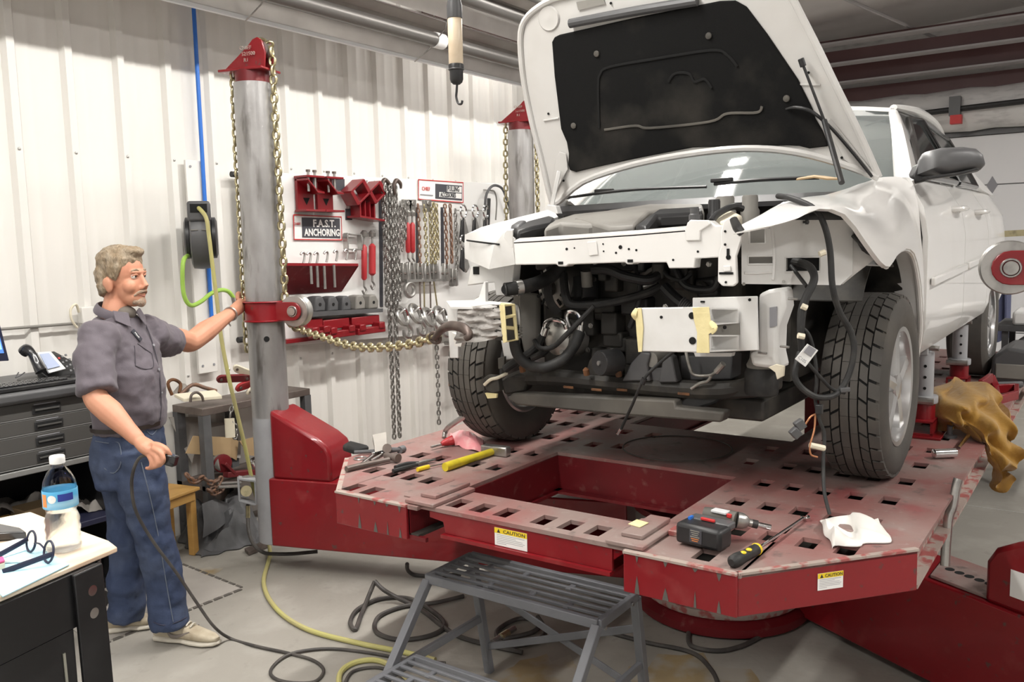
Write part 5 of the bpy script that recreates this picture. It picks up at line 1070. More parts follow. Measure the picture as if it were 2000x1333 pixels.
# ------------------------------------------------------------------ tool board on the wall
def solid_sheet(pts, th): return B().prism(pts, (0, th, 0))
bd = thing('tool_board', 'large white tool board mounted on the ribbed wall behind the towers', 'tool board', (4.9, 4.79, 1.2))
solid_sheet([(3.656,4.770,2.325), (6.886,4.770,2.379), (6.833,4.770,1.001), (3.648,4.770,1.147)], .02).link('panel', 'board', bd, bev=.003)
for p in ((3.643,4.770,2.301), (3.619,4.770,1.213)): b = B(); b.cyl(V(p)+V((-.03, 0, 0)), V(p)+V((.01, 0, 0)), .02, n=10); b.link('mount_knob', 'black_plastic', bd)
for p in ((4.852,4.768,2.314), (4.935,4.768,2.314), (3.694,4.768,2.307)): B().cyl(p, V(p)+V((0, -.004, 0)), .008, n=8).link('board_screw', 'screw', bd)
for q in ([(4.490,4.765,2.312), (4.618,4.765,2.318), (4.613,4.765,2.235), (4.484,4.765,2.230)], [(4.697,4.765,2.314), (4.827,4.765,2.316), (4.822,4.765,2.243), (4.693,4.765,2.245)], [(4.615,4.765,2.098), (4.684,4.765,2.100), (4.679,4.765,2.015), (4.610,4.765,2.015)], [(4.273,4.765,2.308), (4.312,4.765,2.310), (4.299,4.765,2.103), (4.260,4.765,2.102)], [(4.981,4.765,2.276), (5.027,4.765,2.278), (4.974,4.765,1.334), (4.939,4.765,1.337)], [(5.406,4.765,2.127), (5.431,4.765,2.128), (5.417,4.765,1.622), (5.386,4.765,1.623)], [(5.728,4.765,2.134), (5.762,4.765,2.135), (5.751,4.765,1.632), (5.710,4.765,1.634)]):
    solid_sheet(q, .003).link('printed_outline', 'sign_dark', bd)
def sign(lbl, q, frame_q, words, cat='sign'):
    p = [V(x) for x in q]; t = thing('board_sign', lbl, cat, (p[0]+p[2])/2, 'signs on the tool board')
    solid_sheet(p, .006).link('sign_sheet', 'sign_white', t)
    b = B(); b.tube([x+V((0, -.002, 0)) for x in p+[p[0]]], .005, 4, sub=1); b.link('sign_border', 'sign_red', t)
    f = [V(x)+V((0, -.003, 0)) for x in frame_q]; solid_sheet(f, .003).link('title_block', 'sign_dark', t)
    return t, p, f
s1, p1, f1 = sign('sign lettered F.A.S.T. ANCHORING above the red shelf', [(4.107,4.760,2.045), (4.560,4.760,2.037), (4.555,4.760,1.866), (4.100,4.760,1.874)], [(4.180,4.760,2.028), (4.544,4.760,2.025), (4.540,4.760,1.878), (4.176,4.760,1.887)], None)
xd, zd = (f1[1]-f1[0]), (f1[0]-f1[3])
text('sign_text', 'F.A.S.T.', .072, f1[3]+xd*.27+zd*.55+V((0, -.002, 0)), (1, 0, -.01), (0, 0, 1), 'sign_white', s1, .001, off=.002)
text('sign_text', 'ANCHORING', .070, f1[3]+xd*.05+zd*.09+V((0, -.002, 0)), (1, 0, -.01), (0, 0, 1), 'sign_white', s1, .001, font_w=.80, off=.002)
text('sign_logo', 'CHIEF', .025, f1[3]+xd*-.23+zd*.62+V((0, -.004, 0)), (1, 0, -.01), (0, 0, 1), 'sign_red', s1, .001)
s2, p2, f2 = sign('sign lettered PULLING ACCESSORIES above the hanging chains', [(5.444,4.760,2.353), (6.034,4.760,2.355), (6.026,4.760,2.181), (5.436,4.760,2.194)], [(5.658,4.760,2.329), (6.019,4.760,2.327), (6.013,4.760,2.198), (5.651,4.760,2.205)], None)
xd, zd = (f2[1]-f2[0]), (f2[0]-f2[3])
b = B(); solid_sheet([f2[0].lerp(f2[1], .42)+V((0, -.002, -.01)), f2[1]+V((-.01, -.002, -.01)), f2[1].lerp(f2[2], .48)+V((-.01, -.002, 0)), f2[0].lerp(f2[1], .42).lerp(f2[3].lerp(f2[2], .42), .48)+V((0, -.002, 0))], .002).link('title_panel', 'sign_white', s2)
solid_sheet([f2[3].lerp(f2[0], .46)+V((.05, -.002, 0)), f2[2].lerp(f2[1], .46)+V((-.01, -.002, 0)), f2[2]+V((-.01, -.002, .015)), f2[3]+V((.05, -.002, .015))], .002).link('title_panel', 'sign_white', s2)
text('sign_text', 'PULLING', .062, f2[3]+xd*.43+zd*.56+V((0, -.004, 0)), (1, 0, -.0), (0, 0, 1), 'ink', s2, .001, font_w=.66, off=.001)
text('sign_text', 'ACCESSORIES', .055, f2[3]+xd*.17+zd*.14+V((0, -.004, 0)), (1, 0, -.0), (0, 0, 1), 'ink', s2, .001, font_w=.62, off=.001)
text('sign_logo', 'CHIEF', .045, V((5.478,4.755,2.267)), (1, 0, 0), (0, 0, 1), 'sign_red', s2, .001, font_w=.9)
B().prism([(5.458,4.755,2.237), (5.620,4.755,2.234), (5.620,4.755,2.225), (5.457,4.755,2.228)], (0, .002, 0)).link('print_line', 'ink_grey', s2)
# red screw clamps on the board
def clampA(label, x0, z1):
    t = thing('anchor_clamp', label, 'clamp', (x0+.07, 4.70, z1-.26), 'red clamps on the tool board')
    X = lambda a: x0+a
    b = B(); b.box(X(0), X(.15), 4.735, 4.76, z1-.25, z1); b.link('back_plate', 'red', t, bev=.003)
    b = B(); b.box(X(-.005), X(.155), 4.62, 4.76, z1-.015, z1); b.link('top_plate', 'red', t, bev=.003)
    b = B(); b.prism([(X(.0), 4.76, z1-.02), (X(0), 4.62, z1-.02), (X(.07), 4.60, z1-.11), (X(.15), 4.62, z1-.11), (X(.15), 4.76, z1-.11)], (0, 0, -.014)); b.link('jaw_plate', 'red', t, bev=.002)
    b = B(); b.box(X(-.01), X(.17), 4.64, 4.76, z1-.25, z1-.235); b.link('foot_plate', 'red', t, bev=.002)
    for a in (.04, .10):
        b = B(); b.cyl((X(a), 4.66, z1-.11), (X(a), 4.66, z1+.03), .010, n=10); b.link('screw', 'steel', t); b = B(); b.cyl((X(a), 4.66, z1+.025), (X(a), 4.66, z1+.04), .017, n=6); b.link('screw_head', 'brown_steel', t)
    b = B(); b.prism([(X(.05), 4.733, z1-.15), (X(.11), 4.733, z1-.15), (X(.08), 4.733, z1-.20)], (0, .004, 0)); b.link('clamp_hole', 'recess_shade', t)
clampA('left of the two upright red screw clamps on the tool board', 4.13, 2.315); clampA('right of the two upright red screw clamps on the tool board', 4.315, 2.315)
def boxclamp(label, c, w_, h_, rot):
    t = thing('box_clamp', label, 'clamp', c, 'red clamps on the tool board'); c = V(c); r = Matrix.Rotation(rot, 3, 'Y')
    for k, (cx_, cz_, sx, sz) in enumerate(((0, h_/2, w_, .016), (0, -h_/2, w_, .016), (-w_/2, 0, .016, h_), (w_/2, 0, .016, h_))):
        b = B(); b.obox(c+r @ V((cx_, 0, cz_)), (sx+.016, .12, sz), r @ V((1, 0, 0)), r @ V((0, 0, 1))); b.link('clamp_wall', 'red', t, bev=.003)
    return t
boxclamp('red square box clamp tilted beside the upright clamps', (4.64, 4.68, 2.215), .15, .11, -.62); boxclamp('red square box clamp tilted nearest the chain bundles', (4.82, 4.68, 2.22), .13, .10, -.62)
t = thing('rack_clamp', 'red toothed clamp bar under the box clamps', 'clamp', (4.75, 4.7, 2.0), 'red clamps on the tool board')
b = B(); b.prism([(4.62, 4.62, 2.03), (4.90, 4.62, 2.0), (4.90, 4.76, 2.0), (4.62, 4.76, 2.03)], (0, 0, .014)); b.link('foot_plate', 'red', t)
for x in (4.66, 4.71, 4.76, 4.81): b = B(); b.prism([(x, 4.66, 2.03), (x+.012, 4.66, 2.03), (x+.012, 4.66, 2.16), (x, 4.66, 2.12)], (0, .1, 0)); b.link('fin', 'red', t)
# red shelf with hook tools
sh = thing('tool_shelf', 'dark red sheet metal shelf on the tool board', 'shelf', (4.3, 4.66, 1.5))
a0, a1, a2, a3 = V((3.890,4.600,1.714)), V((4.560,4.600,1.690)), V((4.537,4.760,1.485)), V((4.011,4.760,1.493))
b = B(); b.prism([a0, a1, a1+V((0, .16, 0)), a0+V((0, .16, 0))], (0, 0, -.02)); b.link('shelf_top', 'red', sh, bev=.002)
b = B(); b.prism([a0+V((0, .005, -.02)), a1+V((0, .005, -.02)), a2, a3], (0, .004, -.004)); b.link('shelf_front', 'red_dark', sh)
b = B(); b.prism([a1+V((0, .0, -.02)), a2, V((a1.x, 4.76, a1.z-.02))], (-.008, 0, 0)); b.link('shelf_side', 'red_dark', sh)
for i, p in enumerate(((4.087,4.660,1.737), (4.143,4.660,1.735), (4.209,4.660,1.734), (4.302,4.660,1.738), (4.396,4.660,1.743), (4.498,4.660,1.748), (4.586,4.660,1.746))):
    p = V(p); L = random.uniform(.2, .34) if i < 4 else .04; t = thing('sheet_hook', ['first', 'second', 'third', 'fourth', 'fifth', 'sixth', 'last'][i]+' steel hook tool standing in the red shelf, from the tower', 'hook', p, 'hook tools in the red shelf')
    b = B(); b.tube([p+V((-.02, 0, .03)), p+V((-.005, 0, .045)), p+V((.015, 0, .035)), p+V((.01, 0, .0)), p+V((0, 0, -.03))], .008, 8); b.link('hook', 'steel', t)
    b = B(); b.cyl(p+V((0, 0, -.02)), p+V((0, -.0, -.02)), .01) if False else B().cyl(p+V((-.012, 0, 0)), p+V((.02, 0, .03)), .018, n=10); b.link('hook_head', 'chain_grey' if i < 3 else 'steel', t)
    if i < 4: b = B(); b.cyl(p+V((0, -.075, -.05)), p+V((0, -.075, -.05-L*.5)), .010, n=8); b.link('shaft', 'steel', t)
# grey bracket with window and slide handles
t = thing('window_bracket', 'grey steel window bracket beside the red handled pullers', 'bracket', (4.632,4.720,1.784))
q = [V((4.560,4.720,1.911)), V((4.703,4.720,1.903)), V((4.707,4.720,1.791)), V((4.559,4.720,1.797))]
for i in range(4): b = B(); b.bar(q[i], q[(i+1) % 4], .012, .05, (0, -1, 0)); b.link('frame_bar', 'steel', t, bev=.002)
def puller(label, px_top, px_bot, w_=.022, grp='red handled pullers'):
    a, c = V(px_top), V(px_bot); t = thing('slide_puller', label, 'puller', c, grp)
    b = B(); b.cyl(a, a.lerp(c, .25), .008, n=8); b.link('rod', 'steel', t)
    b = B(); b.lathe([(.010, 0), (w_, .02), (w_, (a-c).length*.62), (.012, (a-c).length*.66)], a.lerp(c, .22), (c-a), n=14); b.link('grip', 'bag_red', t)
    b = B(); b.cyl(a.lerp(c, .85), c, .009, n=8); b.link('rod', 'steel', t)
    b = B(); b.lathe([(.025, -.03), (.03, 0), (.012, .02)], a, (0, 0, 1), n=12); b.link('ring_head', 'chain_grey', t)
    b = B(); b.tube([c, c+V((.02, 0, -.03)), c+V((0, 0, -.06)), c+V((-.02, 0, -.03))], .008, 8); b.link('hook_end', 'steel', t)
puller('red handled puller hanging left beside the red shelf', (4.733,4.700,1.917), (4.709,4.700,1.511)); puller('red handled puller hanging right beside the red shelf', (4.820,4.700,1.917), (4.799,4.700,1.546), .027)
puller('red handled puller left among the hanging chains', (5.231,4.700,2.080), (5.217,4.700,1.711), .020); puller('red handled puller right among the hanging chains', (5.286,4.700,2.081), (5.273,4.700,1.710), .022)
# anvils and red blocks along the foot of the board
for i, (p, w_) in enumerate((((4.186,4.620,1.412), .10), ((4.312,4.620,1.404), .10), ((4.443,4.620,1.398), .09), ((4.584,4.620,1.396), .10), ((4.724,4.620,1.391), .10))):
    p = V(p); b = B(); b.prism([p+V((-w_*.5, 0, -.05)), p+V((w_*.5, 0, -.05)), p+V((w_*.55, 0, .01)), p+V((w_*.25, 0, .06)), p+V((-w_*.35, 0, .055))], (0, .10, 0))
    t = thing('dolly_block', ['first', 'second', 'third', 'fourth', 'fifth'][i]+' grey cast block on the board\'s lower ledge, from the tower', 'block', p+V((0, 0, -.05)), 'cast blocks on the lower ledge')
    b.link('block', 'tarp' if i < 3 else 'cover_grey', t, bev=.012); B().cyl(p, p+V((0, -.003, 0)), .012, n=10).link('block_hole', 'recess_shade', t)
b = B(); b.prism([(4.048,4.600,1.369), (4.801,4.600,1.339), (4.799,4.600,1.311), (4.046,4.600,1.334)], (0, .16, 0)); solo(b, 'board_ledge', 'grey_plastic', 'dark ledge along the tool board carrying cast blocks', 'ledge')
for i, (x0, x1) in enumerate(((0, 0), (1, 0))):
    pass
for i, (q0, q1, lb) in enumerate((((4.059,4.600,1.261), (4.205,4.600,1.313), 'red rail clamp at the board\'s foot beside the pulley'), ((4.211,4.600,1.247), (4.464,4.600,1.296), 'red rail clamp in the middle of the board\'s foot'), ((4.492,4.600,1.244), (4.781,4.600,1.293), 'red rail clamp at the board\'s foot nearest the chain bundle'))):
    q0, q1 = V(q0), V(q1); t = thing('rail_clamp', lb, 'clamp', (q0+q1)/2-V((0, 0, .08)), 'red clamps on the tool board'); x0, x1, z1, z0 = q0.x, q1.x, q1.z, q1.z-.13
    b = B(); b.box(x0, x1, 4.62, 4.76, z0+.06, z1); b.link('clamp_bar', 'red', t, bev=.006)
    b = B(); b.box(x0, x1, 4.56, 4.62, z0, z0+.05); b.link('clamp_bar', 'red', t, bev=.006)
    for k in (.15, .85): b = B(); b.box(x0+(x1-x0)*k-.03, x0+(x1-x0)*k+.03, 4.55, 4.64, z0+.03, z0+.08); b.link('clamp_lug', 'red', t, bev=.008)
b = B(); b.prism([(3.940,4.700,1.183), (4.318,4.700,1.177), (4.317,4.700,1.151), (3.938,4.700,1.154)], (0, .06, 0)); solo(b, 'red_rail', 'red', 'long red rail along the very foot of the tool board', 'rail')
# --- hanging chains on the board (each chain a thing; links its pieces)
def wallchain(label, x, z0, z1, y, mt, L, W, r, grp='chains hanging on the tool board'):
    t = thing('hanging_chain', label, 'chain', (x, y, z1), grp)
    chain([(x, y, z0), (x+.004, y, (z0+z1)/2), (x, y, z1)], t, mt, L, W, r, sub=4, twist=random.uniform(0, 1.5))
    return t
def zx(p): return p
tops = [(4.911,4.660,2.267), (4.962,4.660,2.269), (5.014,4.660,2.272), (5.054,4.660,2.261), (4.896,4.620,2.253), (4.953,4.620,2.255)]
bots = [(4.887,4.660,1.343), (4.914,4.660,1.321), (4.961,4.660,1.325), (5.005,4.660,1.375), (4.855,4.620,1.227), (4.878,4.620,0.293)]
nm = ['outermost left grey chain of the long chain bundle', 'second grey chain of the long chain bundle', 'third grey chain of the long chain bundle', 'outermost right grey chain of the long chain bundle', 'front left grey chain of the long chain bundle', 'grey chain hanging from the bundle down to the platform']
for a, c, n_ in zip(tops, bots, nm): wallchain(n_, V(a).x, V(a).z, V(c).z, a[1], 'chain_grey', .060, .044, .0085)
wallchain('second grey chain reaching down behind the platform', V((4.984,4.700,1.173)).x-.03, 1.3, .30, 4.68, 'chain_grey', .056, .042, .008)
wallchain('single chain reaching low beside the red hanging hooks', V((5.532,4.700,1.122)).x, 1.15, .30, 4.70, 'chain_grey', .056, .040, .008)
for i, (x, y0, y1, mt) in enumerate(((782, 398, 490, 'chain_grey'), (789, 400, 470, 'chain_grey'), (815, 403, 520, 'chain_rust'), (829, 403, 518, 'chain_gold'), (839, 400, 515, 'chain_gold'), (846, 400, 510, 'chain_gold'), (852, 402, 512, 'chain_gold'), (869, 403, 520, 'chain_rust'), (878, 403, 515, 'chain_gold'), (889, 410, 525, 'chain_grey'))):
    pass
spec = [((5.150,4.700,2.147), (5.135,4.700,1.754), 'chain_grey'), ((5.191,4.700,2.132), (5.182,4.700,1.855), 'chain_grey'), ((5.358,4.700,2.132), (5.344,4.700,1.637), 'chain_rust'), ((5.440,4.700,2.133), (5.421,4.700,1.643), 'chain_gold'), ((5.505,4.700,2.148), (5.487,4.700,1.662), 'chain_gold'), ((5.504,4.660,2.146), (5.486,4.660,1.675), 'chain_gold'), ((5.590,4.700,2.141), (5.574,4.700,1.681), 'chain_gold'), ((5.704,4.700,2.140), (5.686,4.700,1.626), 'chain_rust'), ((5.773,4.700,2.141), (5.756,4.700,1.654), 'chain_rust'), ((5.840,4.700,2.103), (5.830,4.700,1.594), 'chain_grey')]
for i, (a, c, mt) in enumerate(spec):
    wallchain(['short grey chain right of the long bundle', 'shortest grey chain right of the long bundle', 'rusty chain right of the red handled pullers', 'gold chain under the left edge of the accessories sign', 'first of three gold chains close together', 'middle of three gold chains close together', 'last of three gold chains close together', 'rusty chain left of the clip row', 'second rusty chain left of the clip row', 'grey chain nearest the clip row'][i], a[0], a[2], c[2], a[1], mt, .050, .036, .007)
for p in ((4.973,4.680,2.291), (5.054,4.680,2.294)):
    pass
for i, p in enumerate(((4.923,4.660,2.287), (5.056,4.660,2.289))):
    p = V(p); t = thing('chain_hook', ['dark grab hook at the top left of the long chain bundle', 'dark grab hook at the top right of the long chain bundle'][i], 'hook', p, 'grab hooks over the bundle')
    b = B(); b.tube([p+V((-.03, -.02, -.08)), p+V((-.04, -.02, -.02)), p+V((-.01, -.02, .03)), p+V((.035, -.02, .01)), p+V((.04, -.02, -.03))], [.012, .016, .018, .015, .008], 10); b.link('hook', 'hook_brown', t)
for i, (p, w_) in enumerate((((5.229,4.690,2.132), .05), ((5.284,4.690,2.133), .05), ((5.474,4.690,2.138), .05))):
    p = V(p); b = B(); b.prism([p+V((-w_, 0, .05)), p+V((w_, 0, .05)), p+V((w_*.7, 0, -.05)), p+V((-w_*.7, 0, -.05))], (0, .03, 0)); b.cyl(p+V((0, -.01, .02)), p+V((0, 0, .02)), .02, n=10)
    solo(b, 'pull_plate', 'chain_grey', ['grey pull plate over the left red puller among the chains', 'grey pull plate over the right red puller among the chains', 'grey pull plate at the top of the gold chains'][i], 'plate', group='pull plates on the board', bev=.006)
# clamps below the chains
for i, p in enumerate(((5.165,4.680,1.610), (5.245,4.680,1.616), (5.345,4.680,1.604), (5.434,4.680,1.600), (5.540,4.680,1.605), (5.687,4.680,1.591), (5.789,4.680,1.543))):
    p = V(p); t = thing('pull_clamp', ['first', 'second', 'third', 'fourth', 'fifth', 'sixth', 'last'][i]+' small steel pull clamp in the row below the chains, from the bundle', 'clamp', p, 'pull clamps below the chains')
    b = B(); b.prism([p+V((-.045, 0, -.08)), p+V((-.02, 0, -.09)), p+V((-.012, 0, .06)), p+V((-.03, 0, .07))], (0, .04, 0)); b.link('jaw', 'steel' if i % 2 else 'chain_grey', t, bev=.006)
    b = B(); b.prism([p+V((.045, 0, -.08)), p+V((.02, 0, -.09)), p+V((.012, 0, .06)), p+V((.03, 0, .07))], (0, .04, 0)); b.link('jaw', 'steel', t, bev=.006)
    b = B(); b.cyl(p+V((-.05, .02, -.02)), p+V((.05, .02, -.02)), .010, n=8); b.link('jaw_bolt', 'brown_steel', t)
# rod rack
t = thing('rod_rack', 'steel bar with four thin rods hanging below the clamps', 'rod rack', (5.383,4.700,1.526))
b = B(); b.bar((5.165,4.700,1.532), (5.653,4.700,1.518), .05, .02); b.link('rack_bar', 'steel', t)
for p, q, mt in (((5.351,4.700,1.524), (5.346,4.700,1.301), 'brown_steel'), ((5.402,4.700,1.521), (5.396,4.700,1.293), 'chain_gold'), ((5.480,4.700,1.518), (5.475,4.700,1.291), 'brown_steel'), ((5.526,4.700,1.515), (5.561,4.700,1.289), 'chain_gold')): B().cyl(p, q, .007, n=8).link('rod', mt, t)
b = B(); b.torus((5.211,4.690,1.460), (0, 1, 0), .055, .018, 22, 8); solo(b, 'steel_ring', 'steel', 'thick steel ring under the rod rack', 'ring')
# shackle hooks along the bottom of the board
for i, p in enumerate(((5.070,4.660,1.260), (5.241,4.660,1.263), (5.398,4.660,1.221), (5.550,4.660,1.222))):
    p = V(p); t = thing('shackle_hook', ['first', 'second', 'third', 'last'][i]+' big bright shackle hook along the board\'s bottom edge, from the chain bundle', 'hook', p, 'shackle hooks under the board')
    b = B(); b.torus(p, (.25, -1, .5), .075, .020, 24, 8); b.link('ring', 'steel', t)
    b = B(); b.tube([p+V((.03, -.03, -.06)), p+V((.07, -.03, -.12)), p+V((.05, -.03, -.17)), p+V((0, -.03, -.16)), p+V((-.015, -.03, -.11))], [.018, .022, .022, .018, .010], 8); b.link('hook', 'steel', t)
    b = B(); b.tube([p+V((-.03, -.01, .02)), p+V((.02, -.02, .05)), p+V((.05, -.02, .0))], .014, 8); b.link('loop', 'chrome', t)
# clip row at the right
for i, p in enumerate(((5.927,4.680,2.069), (6.095,4.680,2.072), (6.253,4.680,2.074), (5.915,4.680,1.813))):
    p = V(p); t = thing('wire_clip', ['first', 'second', 'third', 'lower'][i]+' steel wire clip hanging beside the front of the car', 'clip', p+V((0, 0, -.2)), 'wire clips by the car')
    b = B(); b.torus(p+V((0, 0, .03)), (.2, -1, 0), .055, .009, 20, 6); b.link('ring', 'chrome', t)
    b = B(); b.prism([p+V((-.02, 0, -.03)), p+V((.03, 0, -.03)), p+V((.09, 0, -.20)), p+V((.04, 0, -.25)), p+V((-.02, 0, -.18))], (0, .03, 0)); b.link('clip_body', 'steel', t, bev=.01)
    b = B(); b.prism([p+V((-.03, -.01, -.05)), p+V((0, -.01, -.03)), p+V((.0, -.01, -.24)), p+V((-.06, -.01, -.20))], (0, .02, 0)); b.link('clip_leg', 'black_plastic', t, bev=.006)
b = B(); b.tube([(6.266,4.700,2.111), (6.296,4.700,2.258), (6.400,4.700,2.340), (6.535,4.700,2.322), (6.612,4.700,2.222), (6.674,4.700,2.105)], .012, 8); solo(b, 'cable_sling', 'tarp', 'dark wire rope sling arching on the wall left of the far tower', 'sling')
b = B(); b.tube([(6.346,4.690,2.296), (6.408,4.690,2.284), (6.436,4.690,2.193), (6.413,4.690,2.030)], .007, 6); solo(b, 'wire_loop', 'cover_grey', 'thin wire loop under the arching sling', 'wire')
b = B(); b.cyl((6.319,4.690,2.222), (6.293,4.690,1.983), .016, n=10); solo(b, 'black_bar', 'black_plastic', 'short black bar hanging inside the arching sling', 'bar')
t = thing('hook_rail', 'steel rail with pegs on the wall beside the far tower', 'rail', (6.274,4.790,0.813))
b = B(); b.bar((5.776,4.790,0.957), (6.087,4.790,0.938), .05, .03); b.link('rail_bar', 'steel', t)
for q in ((5.757,4.700,0.963), (5.828,4.700,0.960)): b = B(); b.cyl(q, (q[0], 4.80, q[2]), .008, n=8); b.link('peg', 'steel', t)
for q in ((5.929,4.680,2.104), (6.096,4.680,2.107), (6.255,4.680,2.110), (5.917,4.680,1.848), (6.346,4.690,2.296)): b = B(); b.cyl(q, (q[0], 4.78, q[2]+.01), .006, n=8); b.link('board_peg', 'steel', bd)
# red rusty binder hooks hanging lower
t = thing('load_binder', 'faded red screw with ring hanging left beside the front tire', 'binder', (5.737,4.700,0.543), 'red hooks by the front tire')
b = B(); b.cyl((5.757,4.700,0.959), (5.748,4.700,0.767), .025, n=12); b.link('barrel', 'bag_red', t); b = B(); b.cyl((5.748,4.700,0.767), (5.728,4.700,0.657), .009, n=8); b.link('stem', 'chain_rust', t)
b = B(); b.torus((5.726,4.700,0.613), (0, 1, 0), .036, .010, 16, 6); b.link('ring', 'chain_rust', t); b = B(); b.cyl((5.724,4.700,0.559), (5.721,4.700,0.505), .012, .003, 8); b.link('tip', 'chain_rust', t)
t = thing('chain_hook', 'red strap with rusty hook hanging right beside the front tire', 'hook', (5.832,4.700,0.597), 'red hooks by the front tire')
b = B(); b.bar((5.828,4.700,0.960), (5.850,4.700,0.822), .04, .02, (0, -1, 0)); b.link('strap', 'sign_red', t); 
chain([(5.850,4.700,0.822), (5.851,4.700,0.677)], t, 'chain_rust', .075, .055, .011)
b = B(); b.tube([(5.851,4.700,0.686), (5.885,4.700,0.626), (5.839,4.700,0.587), (5.805,4.700,0.628)], .014, 8); b.link('hook', 'chain_rust', t)
# ------------------------------------------------------------------ heater along the wall
ht = thing('tube_heater', 'long grey infrared tube heater hung along the top of the wall', 'heater', (5, 4.15, 3.185))
b = B(); b.grid([[(x, 4.36, 3.185), (x, 4.35, 3.20), (x, 4.32, 3.32), (x, 4.24, 3.41), (x, 4.12, 3.43), (x, 4.03, 3.40)] for x in (1.2, 4, 7, 9.5)], (0, 0, .006)); b.link('reflector', 'heater_metal', ht, sharp=25)
b = B(); b.box(1.2, 9.5, 4.335, 4.362, 3.176, 3.198); b.link('reflector_lip', 'lit_lip', ht)  # near-white colour stands in for the strongly lit reflector edge
b = B(); b.cyl((1.2, 4.16, 3.30), (5.0, 4.16, 3.30), .05, n=18); b.link('burner_tube', 'heater_tube', ht)
b = B(); b.cyl((5.06, 4.16, 3.30), (9.5, 4.16, 3.30), .05, n=18); b.link('burner_tube', 'heater_tube', ht)
b = B(); b.cyl((4.98, 4.16, 3.30), (5.08, 4.16, 3.30), .056, n=18); b.link('tube_coupling', 'cap_white', ht)
b = B(); b.grid([[(x, 4.03, 3.42), (x, 4.02, 3.44), (x, 3.99, 3.55), (x, 3.92, 3.64), (x, 3.80, 3.67), (x, 3.70, 3.64)] for x in (1.2, 9.5)], (0, 0, .006)); b.link('reflector', 'heater_metal', ht, sharp=25)  # second hood, added to extend the heater's shadow up the wall
b = B(); b.cyl((1.2, 3.84, 3.53), (9.5, 3.84, 3.53), .05, n=18); b.link('return_tube', 'heater_tube', ht)
b = B(); b.cyl((2, 3.66, 3.62), (9.5, 3.66, 3.62), .026, n=12); b.link('gas_pipe', 'heater_tube', ht)
for x in (3.46, 4.98, 6.9, 8.4):
    b = B(); b.tube([(x, 4.35, 3.17), (x, 4.20, 3.24), (x, 4.05, 3.36), (x, 4.03, 3.41), (x, 4.15, 3.44), (x, 4.15, 4.2)], .005, 6, sub=1); b.link('hanger_wire', 'steel', ht)
# ------------------------------------------------------------------ hanging work light
wl = thing('work_light', 'hanging trouble light tube with amber lens and hook', 'work light', (2.200,1.747,2.311))
wp = lambda s, e: V(s).lerp(V(e), 0)
a = V((2.200,1.750,2.662)); z_ = V((0, 0, 1)); c0 = V((2.200,1.749,2.311)); top = V((c0.x, c0.y, 0))
def W(z): return V((c0.x, c0.y, z))
z165, z125, z35, z0 = c0.z, V((2.200,1.749,2.369)).z, V((2.200,1.751,2.517)).z, V((2.200,1.751,2.570)).z
b = B(); b.lathe([(.019, 0), (.023, .006), (.023, z35-z125-.006), (.019, z35-z125)], W(z125), n=20); b.link('lens_tube', 'wl_tube', wl)
b = B(); b.lathe([(.011, z165-z125-.0), (.018, z165-z125+.006), (.0215, z165-z125+.016), (.0215, -.016), (.0245, -.013), (.0245, .0), (.023, .004)], W(z125), n=20); b.link('end_cap', 'black_plastic', wl)
b = B(); b.torus(W(z125-.012), (0, 0, 1), .0235, .002, 22, 6); b.link('cap_ring', 'grey_plastic', wl)
b = B(); b.lathe([(.024, -.004), (.0245, .0), (.0245, .035), (.021, .05), (.021, .12), (.010, .16)], W(z35), n=20); b.link('handle', 'grey_plastic', wl)
hk_ = [(2.200,1.747,2.314), (2.200,1.750,2.290), (2.200,1.752,2.272), (2.200,1.745,2.252), (2.200,1.732,2.249), (2.200,1.728,2.259)]
B().tube(hk_, .0038, 8).link('hook', 'black_plastic', wl)
B().tube([W(z35+.15), W(z35+.6), (c0.x+.01, c0.y, 4.35)], .005, 8).link('cord', 'black_plastic', wl)
# ------------------------------------------------------------------ air line and hose reel
b = B(); b.tube([(3.422,4.780,3.292), (3.417,4.780,3.019), (3.407,4.780,2.579), (3.395,4.780,2.099), (3.405,4.780,1.873), (3.406,4.780,1.677), (3.406,4.780,1.407)], .012, 10); x = (3.414,4.780,2.420)[0]
b = B(); b.cyl((x, 4.78, 3.4), (x-.01, 4.78, 1.30), .013, n=12); solo(b, 'air_pipe', 'blue_pipe', 'blue air line running straight down the white wall', 'pipe', loc=(x, 4.78, 1.3))
t = thing('reel_board', 'white mounting board behind the air hose reel', 'board', (3.342,4.800,1.020))
q = [V((3.296,4.800,2.376)), V((3.437,4.800,2.385)), V((3.424,4.800,1.023)), V((3.278,4.800,1.022))]; xm = (q[0].x+q[3].x)/2+.01; xM = (q[1].x+q[2].x)/2+.01
B().box(xm, xM, 4.795, 4.815, q[3].z, q[0].z).link('board_plank', 'wall_white', t, bev=.003)
for zz in (q[0].z-.04, q[3].z+.05):
    for xx in (xm+.03, xM-.03): B().cyl((xx, 4.795, zz), (xx, 4.79, zz), .008, n=8).link('board_screw', 'ink_grey', t)
rc = V((3.238,4.600,1.886)); rl = thing('hose_reel', 'black air hose reel on the white wall behind the man', 'hose reel', rc)
xa = V((.80, -.60, 0)); fa = V((-.60, -.80, 0))
b = B(); b.lathe([(.16, -.06), (.185, -.05), (.19, 0), (.185, .05), (.16, .06)], rc, xa, n=36); b.link('drum_housing', 'grey_plastic', rl)
for s in (-1, 1): b = B(); b.lathe([(.10, s*.06), (.125, s*.065), (.125, s*.085), (.10, s*.095)], rc, xa, n=28); b.link('drum_cheek', 'black_plastic', rl)
b = B(); b.obox(rc+fa*.09+V((0, 0, .155)), (.13, .17, .12), xa); b.link('outlet_box', 'grey_plastic', rl, bev=.015)
